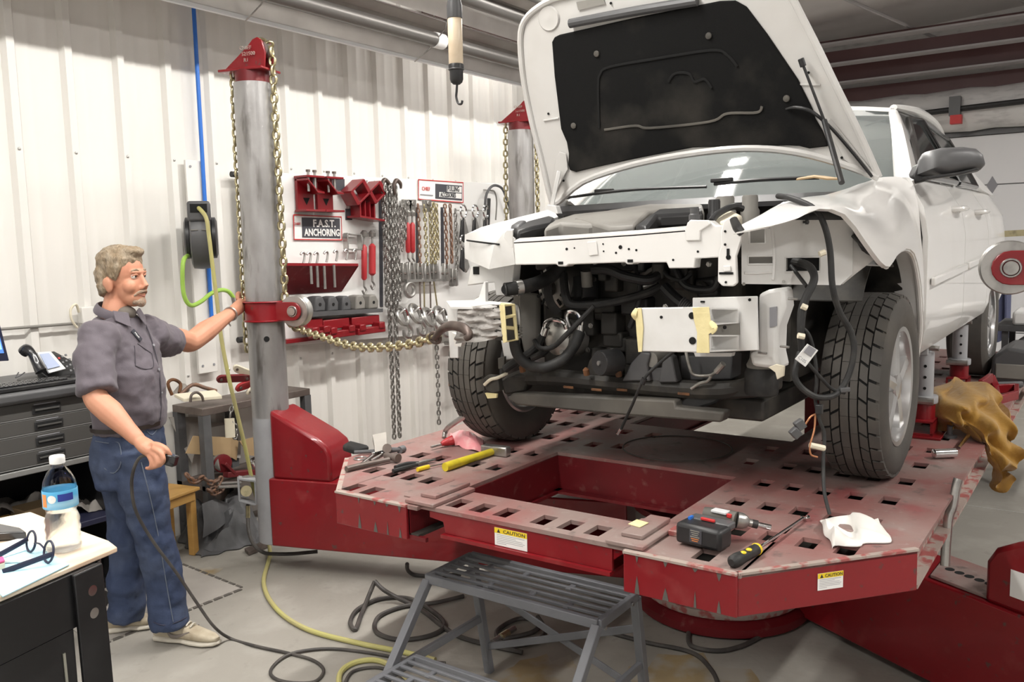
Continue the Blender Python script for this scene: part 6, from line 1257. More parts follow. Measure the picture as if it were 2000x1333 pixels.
b = B(); b.obox(rc+fa*.176+V((0, 0, .172)), (.095, .006, .05), xa); b.link('outlet_slot', 'recess_shade', rl)
b = B(); b.obox(rc-fa*.12+V((0, .02, 0)), (.10, .20, .22), xa); b.link('wall_bracket', 'black_plastic', rl)
for dx in (-.03, .03): b = B(); b.obox(rc+fa*.186+xa*dx+V((0, 0, .045)), (.04, .006, .006), xa); b.link('housing_seam', 'cover_grey', rl)
b = B(); b.tube([rc+fa*.17+V((0, 0, .175)), (3.109,4.360,2.000), (3.107,4.340,1.896), (3.105,4.320,1.718), (3.108,4.300,1.479), (3.105,4.280,1.300), (3.117,4.250,1.073), (3.134,4.220,0.875), (3.170,4.200,0.623), (3.210,4.200,0.394), (3.245,4.180,0.198), (3.228,4.120,0.086), (3.166,4.027,0.012), (2.864,3.708,0.012), (2.681,3.382,0.012), (2.605,3.070,0.012), (2.634,2.760,0.012), (2.681,2.521,0.012), (2.700,2.359,0.012)], .012, 10, sub=7)
hs = solo(b, 'air_hose', 'yellow_hose', 'yellow air hose running from the reel down across the floor', 'hose', loc=(rc.x, 4.3, 0))
b = B(); b.tube([rc-xa*.07+V((0, 0, -.1)), (3.037,4.500,1.751), (3.022,4.500,1.601), (3.037,4.500,1.519), (3.076,4.500,1.486), (3.147,4.500,1.509), (3.204,4.500,1.545), (3.278,4.500,1.566), (3.337,4.500,1.553), (3.372,4.500,1.513)], .013, 10); lt = b
solo(b, 'leader_hose', 'green_hose', 'lime green leader hose looping below the hose reel', 'hose', loc=(3.076,4.500,1.486))
b = B(); b.cyl((3.365,4.500,1.526), (3.375,4.500,1.455), .012, n=10); solo(b, 'air_coupler', 'steel', 'small steel air coupler at the end of the green hose', 'coupler')
# conduit and socket at the left
b = B(); b.cyl((1.978,4.800,1.423), (2.536,4.800,1.416), .008, n=8); solo(b, 'wall_conduit', 'cover_grey', 'thin grey conduit along the wall above the telephone', 'conduit')
t = thing('socket_box', 'white electrical socket box on the wall behind the man\'s shoulder', 'socket', (2.566,4.800,1.420))
b = B(); b.box((2.549,4.800,1.508)[0], (2.626,4.800,1.502)[0], 4.76, 4.81, (2.565,4.800,1.414)[2], (2.572,4.800,1.506)[2]); b.link('box', 'wall_white', t, bev=.005)
b = B(); b.tube([(2.508,4.750,1.397), (2.477,4.740,1.443), (2.476,4.740,1.500), (2.507,4.740,1.527), (2.531,4.760,1.481)], .007, 8); b.link('lead', 'ivory', t)

# ------------------------------------------------------------------ the man
from mathutils.bvhtree import BVHTree
man = thing('person', 'man in grey work shirt and blue jeans holding a pendant and the tower chain', 'person', (2.18, 3.63, 0))
mf = V((.298, -.955, 0)); ml = V((.955, .298, 0)); mu = V((0, 0, 1))
def fuse(b, name, mt, voxel, smooth=6, disp=0., dscale=.1, par=man):
    o = b.link(name, mt, par, sharp=0)
    o.data.polygons.foreach_set('use_smooth', [True]*len(o.data.polygons))
    m = o.modifiers.new('r', 'REMESH'); m.mode = 'VOXEL'; m.voxel_size = voxel; m.use_smooth_shade = True
    m = o.modifiers.new('s', 'SMOOTH'); m.factor = .5; m.iterations = smooth
    if disp:
        tx_ = bpy.data.textures.new(name, 'CLOUDS'); tx_.noise_scale = dscale; tx_.noise_depth = 2
        m = o.modifiers.new('d', 'DISPLACE'); m.texture = tx_; m.strength = disp; m.mid_level = .5
        m = o.modifiers.new('s2', 'SMOOTH'); m.iterations = 2
    return o
def rring(c, hw, hd, n=20, tilt=0.):
    c = V(c); return [c+ml*(hw*math.cos(2*PI*i/n))+mf*(hd*math.sin(2*PI*i/n))+mu*(tilt*math.sin(2*PI*i/n)) for i in range(n)]
# body (skin): head, neck, arms and hands as one surface
Hc = V((2.156,3.661,1.714)); hf = V((.36, -.933, 0)).normalized(); hl = V((-hf.y, hf.x, 0))
rot_h = Matrix((hf, hl, mu)).transposed()
def HP(f, l, u): return Hc+hf*f+hl*l+mu*u
sk = B()
def hb(f, l, u, sf, sl, su): sk.ball(HP(f, l, u), 1., (sf, sl, su), 20, 14, rot_h)
hb(0, 0, .012, .098, .077, .103); hb(.036, 0, -.055, .066, .061, .092); hb(.052, 0, -.105, .048, .050, .046); hb(.082, 0, -.128, .024, .026, .022)
hb(.088, 0, .004, .018, .050, .013)
for s in (-1, 1):
    hb(.062, s*.040, -.058, .032, .026, .034); hb(-.012, s*.075, -.052, .020, .013, .034); hb(-.018, s*.082, -.040, .022, .008, .026)
sk.tube([HP(.094, 0, -.004), HP(.108, 0, -.034), HP(.120, 0, -.062)], [.010, .011, .015], 10); hb(.108, .010, -.066, .012, .009, .009); hb(.108, -.010, -.066, .012, .009, .009)
hb(.092, 0, -.094, .016, .026, .008); hb(.090, 0, -.108, .016, .023, .009)
sk.tube([HP(-.02, 0, -.06), HP(-.03, 0, -.12), (2.127,3.685,1.536), (2.119,3.686,1.486)], [.058, .060, .062, .060], 16)
# arms
Rsh, Rel, Rwr = V((1.967,3.593,1.427)), V((1.904,3.499,1.200)), V((1.961,3.299,1.031))
sk.tube([Rsh.lerp(Rel, .4), Rsh.lerp(Rel, .7), Rel, Rel.lerp(Rwr, .35), Rel.lerp(Rwr, .75), Rwr], [.050, .052, .050, .053, .037, .031], 14, sub=5)
Lsh, Lel, Lwr = V((2.325,3.716,1.432)), V((2.587,3.818,1.351)), V((2.922,3.925,1.468))
sk.tube([Lsh.lerp(Lel, .5), Lsh.lerp(Lel, .75), Lel, Lel.lerp(Lwr, .35), Lel.lerp(Lwr, .75), Lwr], [.048, .053, .052, .055, .040, .032], 14, sub=5)
# right hand round the pendant
sk.tube([Rwr, (1.971,3.263,1.007), (1.979,3.230,0.987)], [.030, .040, .036], 12, flat=(1, .8, (0, 0, 1)))
for pts, r in (([(1.974,3.226,1.019), (1.990,3.185,1.012), (2.002,3.164,0.995), (2.014,3.160,0.971)], .0105), ([(1.969,3.212,1.005), (1.978,3.170,0.986), (1.981,3.161,0.957), (1.978,3.187,0.933)], .0112), ([(1.964,3.217,0.988), (1.966,3.183,0.966), (1.963,3.182,0.937), (1.960,3.210,0.925)], .0108), ([(1.957,3.225,0.976), (1.955,3.204,0.951), (1.953,3.211,0.927), (1.952,3.238,0.921)], .0095), ([(1.984,3.280,1.011), (2.023,3.275,1.003), (2.045,3.259,0.990), (2.050,3.232,0.976)], .0115)):
    sk.tube(pts, [r*1.1, r*1.05, r, r*.85], 10, sub=4); sk.ball(pts[-1], r*.86, n=10, m=7)
# left hand closed on the chain
Lh = T1(-.142, 0, 1.49)
gd = (Lh-Lwr).normalized(); gs = gd.cross(mu).normalized()
pc = Lh-gd*.045+mu*.0
sk.tube([Lwr, Lwr.lerp(pc, .6), pc], [.031, .036, .036], 12, flat=(.8, 1.15, (0, 0, 1)))
for i in range(4):
    z = .036-.022*i; r = (.0105, .011, .0105, .0092)[i]
    pts = [pc+mu*z+gs*.022, Lh+mu*z*1.02+gs*.034-gd*.0, Lh+mu*z*1.0+gs*.022+gd*.034, Lh+mu*z-gs*.012+gd*.034, Lh+mu*(z-.003)-gs*.028+gd*.012]
    sk.tube(pts, [r*1.1, r*1.1, r*1.05, r, r*.85], 10, sub=4); sk.ball(pts[-1], r*.86, n=10, m=7)
sk.tube([pc+mu*.03-gs*.02, Lh+mu*.05-gs*.034, Lh+mu*.045-gs*.030+gd*.026, Lh+mu*.03-gs*.016+gd*.045], [.013, .0125, .0115, .009], 10, sub=4)
body = fuse(sk, 'body', 'skin', .0048, 4)
# hair, brows, beard, eyes
hr = B()
for f, l, u, sf, sl, su in ((-.012, 0, .050, .104, .086, .080), (-.052, 0, -.008, .068, .083, .085), (-.068, 0, -.075, .042, .066, .040), (.055, .01, .094, .048, .058, .026), (.012, .074, .020, .040, .012, .046), (.012, -.074, .020, .040, .012, .046), (.018, .072, -.014, .012, .010, .022), (.018, -.072, -.014, .012, .010, .022), (-.045, .07, -.055, .035, .016, .035), (-.045, -.07, -.055, .035, .016, .035)):
    hr.ball(HP(f, l, u), 1., (sf, sl, su), 18, 12, rot_h)
fuse(hr, 'hair', 'hair', .006, 3, .016, .022)
bb = B()
for f, l, u, sf, sl, su in ((.088, 0, -.128, .020, .026, .026), (.096, 0, -.112, .010, .018, .012), (.072, .024, -.122, .018, .014, .020), (.072, -.024, -.122, .018, .014, .020)): bb.ball(HP(f, l, u), 1., (sf, sl, su), 14, 10, rot_h)
fuse(bb, 'goatee', 'beard', .004, 3, .004, .01)
b = B(); b.tube([HP(.082, .036, -.100), HP(.100, .022, -.085), HP(.110, 0, -.080), HP(.100, -.022, -.085), HP(.082, -.036, -.100)], [.004, .007, .007, .007, .004], 8); b.link('moustache', 'beard', man)
b = B(); b.tube([HP(.093, .022, -.1005), HP(.1075, 0, -.1015), HP(.093, -.022, -.1005)], .0028, 6); b.link('mouth', 'lip', man)
for s in (-1, 1):
    b = B(); b.tube([HP(.099, s*.016, .010), HP(.096, s*.032, .015), HP(.084, s*.046, .008)], [.004, .005, .003], 8); b.link('eyebrow', 'hair', man)
    e = HP(.083, s*.031, -.014); b = B(); b.ball(e, .0125, n=14, m=9); ey = b.link('eye', 'eye_white', man)
    b = B(); b.ball(e+hf*.0085, .0062, n=10, m=7); b.link('iris', 'belt', ey)
    b = B(); b.tube([HP(.084, s*.045, -.012), HP(.097, s*.032, -.006), HP(.098, s*.018, -.012)], [.003, .004, .003], 6); b.link('eyelid', 'skin', man)
# shirt
st = B()
rings = [rring((2.134,3.659,1.007), .172, .130), rring((2.138,3.654,1.097), .176, .148), rring((2.139,3.652,1.187), .180, .152), rring((2.130,3.662,1.309), .192, .142), rring((2.127,3.677,1.406), .198, .125), rring((2.120,3.682,1.472), .170, .105), rring((2.125,3.684,1.522), .095, .085)]
st.loft(rings)
st.ball((1.998,3.605,1.441), .080, (1, 1, 1)); st.tube([(2.025,3.624,1.471), (1.959,3.578,1.380), (1.931,3.539,1.287), (1.916,3.503,1.219)], [.070, .080, .080, .080], 16)
st.ball((2.307,3.705,1.425), .080); st.tube([(2.264,3.700,1.446), (2.373,3.745,1.397), (2.463,3.786,1.366)], [.080, .082, .076], 16)
shirt = fuse(st, 'shirt', 'shirt', .008, 4, .040, .10)
# trousers
jn = B()
jn.loft([rring((2.137,3.660,1.030), .168, .128), rring((2.132,3.670,0.954), .176, .135), rring((2.129,3.671,0.847), .180, .138), rring((2.131,3.669,0.763), .165, .12)])
jn.tube([(2.110,3.572,0.923), (2.117,3.548,0.759), (2.133,3.540,0.566), (2.149,3.533,0.466), (2.169,3.529,0.315), (2.182,3.526,0.176), (2.187,3.519,0.085)], [.110, .104, .088, .082, .080, .084, .088], 18, sub=4)
jn.tube([(2.143,3.747,0.895), (2.145,3.747,0.724), (2.152,3.750,0.524), (2.151,3.764,0.410), (2.147,3.794,0.267), (2.145,3.815,0.136), (2.141,3.826,0.071)], [.108, .102, .090, .084, .082, .086, .086], 18, sub=4)
jeans = fuse(jn, 'jeans', 'jeans', .008, 3, .042, .11)
b = B(); b.loft([rring((2.136,3.660,1.021), .181, .140, 28), rring((2.138,3.661,1.040), .183, .143, 28)], caps=False); b.link('belt', 'belt', man)
bpy.context.view_layer.update()
dg = bpy.context.evaluated_depsgraph_get()
def bvh(o):
    e = o.evaluated_get(dg); me = e.to_mesh(); vs = [o.matrix_world @ v.co for v in me.vertices]; fs = [tuple(p.vertices) for p in me.polygons]; t = BVHTree.FromPolygons(vs, fs); e.to_mesh_clear(); return t
bs_, bj_ = bvh(shirt), bvh(jeans)
def onto(t, p0, p1, off=.004):
    p0, p1 = V(p0), V(p1); loc, n_, _, _ = t.ray_cast(p0, (p1-p0).normalized())
    if loc is None: return p1, -Fv
    return loc+n_*off, n_
def cloth_line(t, prs, r, name, mt, off=.002): 
    pts = [onto(t, a, c, off)[0] for a, c in prs]; return B().tube(pts, r, 6, sub=4).link(name, mt, man)
cloth_line(bs_, [((1.699,2.783,1.583), (2.832,4.638,1.438)), ((1.705,2.767,1.543), (2.842,4.611,1.372)), ((1.711,2.748,1.489), (2.851,4.580,1.282)), ((1.714,2.732,1.427), (2.856,4.554,1.178)), ((1.712,2.720,1.356), (2.854,4.534,1.060)), ((1.706,2.714,1.276), (2.843,4.523,0.926)), ((1.698,2.714,1.223), (2.831,4.524,0.838))], .0028, 'placket', 'shirt_dark')
for a, c in (((1.712,2.745,1.481), (2.853,4.575,1.268)), ((1.714,2.726,1.397), (2.856,4.544,1.128)), ((1.711,2.714,1.315), (2.852,4.523,0.991))):
    p, n_ = onto(bs_, a, c, .003); b = B(); b.cyl(p, p+n_*.003, .006, n=10); b.link('button', 'ink_grey', man)
p, n_ = onto(bs_, (1.682,2.795,1.516), (2.803,4.658,1.326), .003); xr = (Rv-n_*Rv.dot(n_)).normalized(); xr = (xr*1+mu*.05).normalized(); xr = (xr-n_*xr.dot(n_)).normalized(); yr = n_.cross(xr)
b = B(); b.obox(p, (.060, .004, .028), xr, yr); npch = b.link('name_patch', 'patch', man, bev=.004)
text('name_text', 'Mitch', .014, p-xr*.016-yr*.005+n_*.0025, xr, yr, 'sign_white', npch, .0004)
cloth_line(bs_, [((1.674,2.799,1.480), (2.790,4.665,1.267)), ((1.672,2.796,1.455), (2.787,4.660,1.226)), ((1.669,2.793,1.416), (2.782,4.655,1.161)), ((1.670,2.790,1.409), (2.784,4.650,1.149)), ((1.688,2.763,1.398), (2.813,4.605,1.130)), ((1.703,2.743,1.404), (2.838,4.571,1.140)), ((1.706,2.742,1.426), (2.844,4.571,1.176)), ((1.706,2.748,1.454), (2.843,4.580,1.223))], .0016, 'chest_pocket', 'shirt_dark')
cloth_line(bs_, [((1.681,2.790,1.487), (2.801,4.651,1.279)), ((1.693,2.769,1.469), (2.822,4.615,1.248)), ((1.704,2.751,1.454), (2.840,4.585,1.224))], .0016, 'pocket_flap', 'shirt_dark')
cloth_line(bj_, [((1.642,2.785,1.180), (2.737,4.642,0.767)), ((1.646,2.760,1.073), (2.743,4.600,0.589)), ((1.650,2.735,0.975), (2.750,4.558,0.425)), ((1.653,2.706,0.850), (2.755,4.510,0.217)), ((1.653,2.683,0.726), (2.754,4.471,0.010)), ((1.652,2.663,0.619), (2.753,4.439,-0.169)), ((1.652,2.644,0.521), (2.753,4.407,-0.332))], .0022, 'side_seam', 'jean_seam', .0005)
cloth_line(bj_, [((1.561,2.895,1.153), (2.602,4.825,0.722)), ((1.585,2.859,1.145), (2.642,4.766,0.709)), ((1.608,2.827,1.144), (2.679,4.712,0.707)), ((1.605,2.818,1.075), (2.674,4.697,0.592)), ((1.586,2.837,1.040), (2.644,4.728,0.534)), ((1.569,2.866,1.059), (2.615,4.776,0.564))], .0022, 'back_pocket', 'jean_seam', .0005)
cloth_line(bj_, [((1.668,2.750,1.185), (2.779,4.584,0.775)), ((1.676,2.735,1.170), (2.794,4.558,0.750)), ((1.689,2.721,1.187), (2.814,4.536,0.779))], .0022, 'front_pocket', 'jean_seam', .0005)
cloth_line(bj_, [((1.613,2.700,0.521), (2.688,4.499,-0.332)), ((1.632,2.670,0.509), (2.720,4.450,-0.351)), ((1.659,2.634,0.519), (2.765,4.390,-0.335)), ((1.680,2.607,0.536), (2.800,4.345,-0.307))], .003, 'hem', 'navy', .001)
# collar and t-shirt
b = B(); cr = [V((2.128,3.686,1.550))+ml*(.076*math.cos(t))+mf*(.082*math.sin(t)-.002)+mu*(-.030*math.sin(t)-.008) for t in [PI*.62+2*PI*.88*i/22 for i in range(23)]]
b.tube(cr, .014, 8, sub=2, flat=(.45, 1.5, (0, 0, 1))); b.link('collar', 'shirt', man)
pf = V((2.128,3.686,1.550))+mf*.088
for s in (-1, 1):
    b = B(); q0 = pf+ml*s*.022+mu*-.030; q1 = V((2.128,3.686,1.550))+ml*s*.080+mf*.055+mu*-.018
    b.prism([q0+mu*.02, q1+mu*.022, q1+mf*.02-mu*.022+ml*s*.010, q0+mf*.030-mu*.045+ml*s*.020], mf*.006+ml*s*.004); b.link('collar_flap', 'shirt', man, bev=.003)
b = B(); b.ball(V((2.127,3.685,1.536))+mf*.06, .04, (1.1, .8, .8)); b.link('undershirt', 'tee', man)
# bracelet on the left wrist
b = B(); b.torus(Lwr-gd*.02, gd, .036, .005, 24, 6); b.link('bracelet', 'steel', man)
b = B(); b.tube([Lwr-gd*.02-mu*.036, Lwr-mu*.05-gd*.02-gs*.01, Lwr-mu*.062-gd*.025], .005, 6); b.link('bracelet_end', 'steel', man)
# shoes
def shoe(heel, toe, lbl):
    h, t = V(heel), V(toe); h.z = t.z = 0; L = (t-h).length; a = (t-h).normalized(); s = V((-a.y, a.x, 0))
    def rg(x, w_, z0, z1, n=16, sq=.75):
        out = []
        for i in range(n):
            q = 2*PI*i/n; cx_, cz_ = math.cos(q), math.sin(q)
            out.append(h+a*x*L+s*(w_*math.copysign(abs(cx_)**sq, cx_))+mu*((z0+z1)/2+(z1-z0)/2*math.copysign(abs(cz_)**sq, cz_)))
        return out
    so = B().loft([rg(0., .022, .010, .030), rg(.03, .034, .002, .034), rg(.25, .038, .002, .034), rg(.45, .036, .004, .030), rg(.62, .046, .001, .028), rg(.8, .047, .001, .026), rg(.94, .034, .004, .026), rg(1., .014, .012, .024)]).link('shoe_sole', 'shoe_sole', man, sharp=50)
    up = B().loft([rg(.01, .022, .025, .085), rg(.05, .032, .022, .105), rg(.22, .036, .022, .115), rg(.40, .036, .022, .105), rg(.55, .041, .022, .088), rg(.72, .044, .022, .066), rg(.88, .036, .022, .052), rg(.975, .016, .024, .038)]).link('shoe_upper', 'shoe', man, sharp=60)
    for k in (.42, .48, .54, .60): b = B(); z = .112-.09*(k-.38); b.tube([h+a*k*L+s*-.022+mu*(z-.006), h+a*(k+.01)*L+mu*(z+.004), h+a*k*L+s*.022+mu*(z-.006)], .004, 6); b.link('shoe_lace', 'shoe_sole', up)
    for sg in (-1, 1):
        b = B(); b.tube([h+a*.26*L+s*sg*.0375+mu*.072, h+a*.33*L+s*sg*.039+mu*.045, h+a*.45*L+s*sg*.0395+mu*.048, h+a*.62*L+s*sg*.040+mu*.072], [.003, .010, .008, .002], 6, flat=(.3, 1, (0, 0, 1))); b.link('shoe_stripe', 'shoe_grey', up)
    b = B(); b.tube([h+a*.02*L+mu*.06+s*.03, h+a*-.0*L+mu*.062, h+a*.02*L+mu*.06-s*.03], .006, 6); b.link('heel_tab', 'shoe_grey', up)
    return up
shoe((2.163,3.615,0.000), (2.289,3.302,0.000), 'r'); shoe((2.070,3.882,0.000), (2.265,3.740,-0.000), 'l')
# pendant control with its cable
pd_ = thing('pendant_control', 'black hand pendant held in the man\'s lowered hand', 'pendant', (2.002,3.172,0.947))
b = B(); b.bar((1.976,3.241,0.974), (2.028,3.144,0.944), .042, .046, Uv); b.link('housing', 'black_gloss', pd_, bev=.006)
b = B(); b.obox((2.005,3.133,0.957), (.020, .004, .030), V((2.028,3.144,0.944))-V((1.976,3.241,0.974)), Uv); b.link('rocker', 'black_plastic', pd_, bev=.002)
b = B(); b.tube([(1.981,3.242,0.968), (1.954,3.278,0.963), (1.944,3.317,0.912), (1.952,3.359,0.828), (1.984,3.394,0.702), (2.052,3.390,0.547), (2.135,3.364,0.385), (2.202,3.326,0.228), (2.252,3.285,0.110), (2.351,3.308,0.008), (2.365,3.142,0.008), (2.398,2.971,0.008), (2.414,2.822,0.008), (2.377,2.710,0.008), (2.284,2.670,0.008), (2.223,2.765,0.008), (2.225,2.865,0.008), (2.291,2.928,0.008), (2.404,2.944,0.010), (2.525,2.844,0.008), (2.597,2.659,0.008), (2.645,2.459,0.008), (2.708,2.308,0.008)], .007, 8, sub=6)
solo(b, 'pendant_cable', 'cable_black', 'black cable running from the pendant down to the floor coils', 'cable', loc=(2.361,3.323,0.000))

# ------------------------------------------------------------------ drawer workstation against the wall
cb_ = thing('drawer_cabinet', 'dark grey computer workstation with four drawers behind the man', 'cabinet', (1.9, 4.5, 0))
X0c, X1c, YF = 1.25, 2.33, 4.2
b = B(); b.box(X0c, X1c, YF+.01, 4.78, .79, 1.10); b.link('body', 'cab_grey', cb_)
b = B(); b.box(X0c-.02, X1c+.02, YF-.05, 4.80, 1.115, 1.175); b.link('worktop', 'grey_plastic', cb_, bev=.02)
zs = [1.115, 1.035, .960, .882, .805]
for i in range(4):
    dr = B().box(X0c+.01, X1c-.01, YF-.012, YF+.012, zs[i+1]+.004, zs[i]-.003).link('drawer', 'cab_grey', cb_, bev=.003)
    x0 = ((1.965,4.180,1.103)[0], (1.970,4.180,1.016)[0], (1.970,4.180,0.934)[0], (1.969,4.180,0.854)[0])[i]; x1 = x0+.135; zc = (zs[i]+zs[i+1])/2-.004
    B().box(x0, x1, YF-.018, YF-.011, zc-.021, zc+.021).link('handle_frame', 'black_plastic', dr, bev=.003)
    B().box(x0+.012, x1-.012, YF-.020, YF-.0175, zc-.012, zc+.012).link('handle_recess', 'recess_shade', dr)
    B().box(x0+.010, x1-.010, YF-.024, YF-.018, zc-.004, zc+.004).link('handle_grip', 'cab_grey', dr, bev=.001)
    B().box(x0+.01, x1-.02, YF-.0135, YF-.0118, zc+.024, zc+.028).link('drawer_mark', 'ink_grey', dr)
    B().box(X0c+.01, X1c-.01, YF-.013, YF-.010, zs[i+1]+.0, zs[i+1]+.004).link('drawer_edge', 'cab_light', dr)
b = B(); b.box(X0c-.01, X1c+.01, YF-.02, YF+.02, .770, .798); b.link('front_rail', 'cab_light', cb_, bev=.004)
for x in (X0c, X1c-.03): b = B(); b.box(x, x+.03, YF+.02, 4.76, .08, .79); b.link('side_panel', 'black_paint', cb_)
b = B(); b.box(X0c, X1c, 4.74, 4.78, .1, .79); b.link('back_panel', 'black_paint', cb_)
b = B(); b.box(X0c-.02, X1c+.03, YF-.06, 4.75, .455, .485); b.link('lower_shelf', 'navy', cb_, bev=.005)
b = B(); b.box(X0c, X1c, YF+.0, 4.75, .09, .12); b.link('bottom_shelf', 'black_paint', cb_)
for x in (X0c+.06, X1c-.12):
    b = B(); b.lathe([(.025, -.018), (.05, -.014), (.05, .014), (.025, .018)], (x, YF-.02, .05), (0, 1, 0), n=18); cs = b.link('caster', 'rubber', cb_); b = B(); b.obox((x-.02, YF-.02, .09), (.06, .05, .03)); b.link('caster_fork', 'red_dark', cs)
B().cyl((1.846,4.130,0.514), V((1.846,4.130,0.514))+V((0, -.004, 0)), .006, n=10).link('indicator', 'led_blue', cb_)
def limp(pts4, amp, nu, nv, seed, th=(0, 0, .002)):
    random.seed(seed); a, b_, c, d = [V(p) for p in pts4]; f1, f2, f3 = [random.uniform(.7, 1.6) for _ in range(3)]; rows = []
    for i in range(nu+1):
        r = []
        for j in range(nv+1):
            u, v = i/nu, j/nv; p = (a*(1-u)+b_*u)*(1-v)+(d*(1-u)+c*u)*v
            r.append(p+V((0, 0, abs(amp*(math.sin(u*5*f1+v*2)*.5+math.sin(v*6*f2+u*3)*.35+math.sin((u-v)*7*f3)*.3)))))
        rows.append(r)
    return B().grid(rows, th)
b = limp([(1.798,4.400,0.487), (2.104,4.509,0.487), (2.203,4.601,0.487), (2.049,4.859,0.487)], .09, 12, 8, 3); solo(b, 'loose_papers', 'mat_grey', 'crumpled grey papers on the workstation\'s lower shelf behind the bottle', 'paper', sharp=60)
b = limp([(2.151,4.269,0.487), (2.314,4.243,0.487), (2.458,4.485,0.487), (2.350,4.591,0.487)], .05, 10, 6, 5); solo(b, 'loose_papers', 'mat_grey', 'stack of grey papers on the lower shelf beside the man\'s legs', 'paper', sharp=60)
p = V((1.868,4.358,0.487)); b = B(); b.box(p.x-.08, p.x+.06, p.y-.02, p.y+.08, .486, .535); solo(b, 'wood_block', 'wood_raw', 'small raw wood block on the lower shelf at the left edge', 'block', bev=.004)
p = V((2.017,4.305,0.487)); b = B(); b.box(p.x-.05, p.x+.12, p.y+.05, p.y+.2, .486, .55); solo(b, 'cardboard_box', 'cardboard', 'small brown box on the lower shelf behind the bottle', 'box', bev=.003)
# keyboard
kb = thing('keyboard', 'black computer keyboard on the workstation top', 'keyboard', (1.9, 4.24, 1.176))
kx0, kx1 = 1.60, (2.180,4.178,1.190)[0]
b = B(); b.box(kx0, kx1, 4.16, 4.34, 1.176, 1.196); b.link('case', 'black_plastic', kb, bev=.004)
kb0 = B().box(-.008, .008, -.008, .008, 0, .008); km = None
for r in range(5):
    for c in range(int((kx1-kx0-.05)/.021)):
        p = (kx0+.03+c*.021-ORG[kb.name].x, 4.19+r*.028-ORG[kb.name].y, 1.196-ORG[kb.name].z)
        if km is None: km = kb0.link('key', 'black_gloss', kb, bev=.002, org=V((0, 0, 0))); km.location = p
        else: o = km.copy(); C.objects.link(o); o.location = p
b = limp([(2.148,4.952,1.178), (2.206,4.877,1.178), (2.387,5.286,1.178), (2.340,5.384,1.178)], .03, 5, 5, 8); solo(b, 'note_paper', 'paper', 'white paper lying behind the keyboard', 'paper', sharp=60)
# telephone
ph = thing('telephone', 'black desk telephone with grey display on the workstation', 'telephone', (2.214,4.510,1.180))
def PH(x, y, d=0.): return None
b = B(); b.prism([(2.091,4.420,1.247), (2.171,4.480,1.307), (2.243,4.500,1.308), (2.324,4.480,1.246), (2.320,4.420,1.191), (2.292,4.380,1.173), (2.139,4.360,1.183)], (.02, -.03, -.02)); b.link('base', 'black_plastic', ph, bev=.006)
b = B(); b.prism([(2.121,4.430,1.315), (2.200,4.450,1.310), (2.224,4.360,1.223), (2.124,4.330,1.215)], (-.004, -.02, .006)); b.link('display_panel', 'phone_white', ph, bev=.003)
b = B(); b.prism([(2.126,4.405,1.308), (2.179,4.420,1.307), (2.192,4.345,1.244), (2.121,4.325,1.239)], (-.002, -.006, .003)); b.link('display', 'lcd', ph)
hb_ = B(); hb_.tube([(2.034,4.380,1.328), (2.045,4.360,1.343), (2.054,4.330,1.324), (2.059,4.300,1.274), (2.066,4.280,1.239)], [.022, .026, .019, .020, .026], 12, flat=(1, 1.15, (0, 0, 1))); hb_.link('handset', 'black_gloss', ph)
for i in range(4):
    for j in range(3):
        p = V((2.244,4.440,1.279)).lerp(V((2.268,4.380,1.216)), i/3)+V((2.258,4.440,1.288))*0+V((.018*(j-1), 0, .006*(j-1))); B().obox(p+V((0, -.025, .004)), (.010, .010, .005), (1, 0, 0), (-.3, -.8, .5)).link('phone_key', 'sign_red' if i == 0 and j == 0 else 'grey_plastic', ph)
b = B(); b.tube([(1.999,4.300,1.242), (1.965,4.280,1.231), (1.945,4.280,1.226), (1.994,4.350,1.239)], .003, 6); b.link('cord', 'grey_plastic', ph)
# monitor
mn = thing('monitor', 'flat computer monitor at the left edge with a blue picture', 'monitor', (2.262,5.269,1.180))
b = B(); b.prism([(1.626,4.380,1.584), (1.931,4.380,1.557), (1.970,4.380,1.298), (1.603,4.380,1.320)], (0, .03, 0)); b.link('bezel', 'navy', mn, bev=.004)
b = B(); b.prism([(1.623,4.377,1.561), (1.918,4.377,1.534), (1.948,4.377,1.338), (1.605,4.377,1.355)], (0, .002, 0)); b.link('screen', 'screen', mn)
b = B(); b.prism([(1.867,4.375,1.421), (1.930,4.375,1.415), (1.939,4.375,1.357), (1.861,4.375,1.358)], (0, .002, 0)); b.link('screen_window', 'screen_panel', mn)
p = V((2.152,5.264,1.180)); b = B(); b.lathe([(.12, 0), (.12, .012), (.03, .02), (.03, .12)], (p.x, 4.43, 1.177), n=20); b.link('stand', 'black_plastic', mn)
# ------------------------------------------------------------------ foreground cart
ct = thing('work_cart', 'black bolted steel cart at the bottom left corner', 'cart', (.6, 2.1, 0))
cz = 1.15; cx1 = 1.004; cyf = 1.79
b = B(); b.prism([(1.003,1.802,1.150), (1.017,1.862,1.150), (1.024,2.104,1.150), (1.031,2.250,1.150), (.2, 2.45, 1.15), (.2, 1.62, 1.15), (0.725,1.733,1.150)], (0, 0, -.012)); b.link('top_board', 'wood_top', ct, bev=.003)
fd = (V((0.725,1.733,1.150))-V((1.003,1.802,1.150))).normalized(); c0_ = V((0.978,1.787,1.150))
def CT(s, z, o=0.): return c0_+fd*s+V((0, 0, z-1.15))+V((fd.y, -fd.x, 0))*o*-1
b = B(); b.prism([CT(.03, 1.137), CT(.9, 1.137), CT(.9, 1.02), CT(.07, 1.02)], (0, .03, 0)); b.link('front_rail', 'black_paint', ct, bev=.002)
b = B(); b.prism([CT(.03, 1.137, -.0), CT(.105, 1.137, -.0), CT(.085, 0, 0), CT(.01, 0, 0)], V((-fd.y, fd.x, 0))*.0+V((0, -.012, 0))); b.link('leg', 'black_paint', ct, bev=.003)
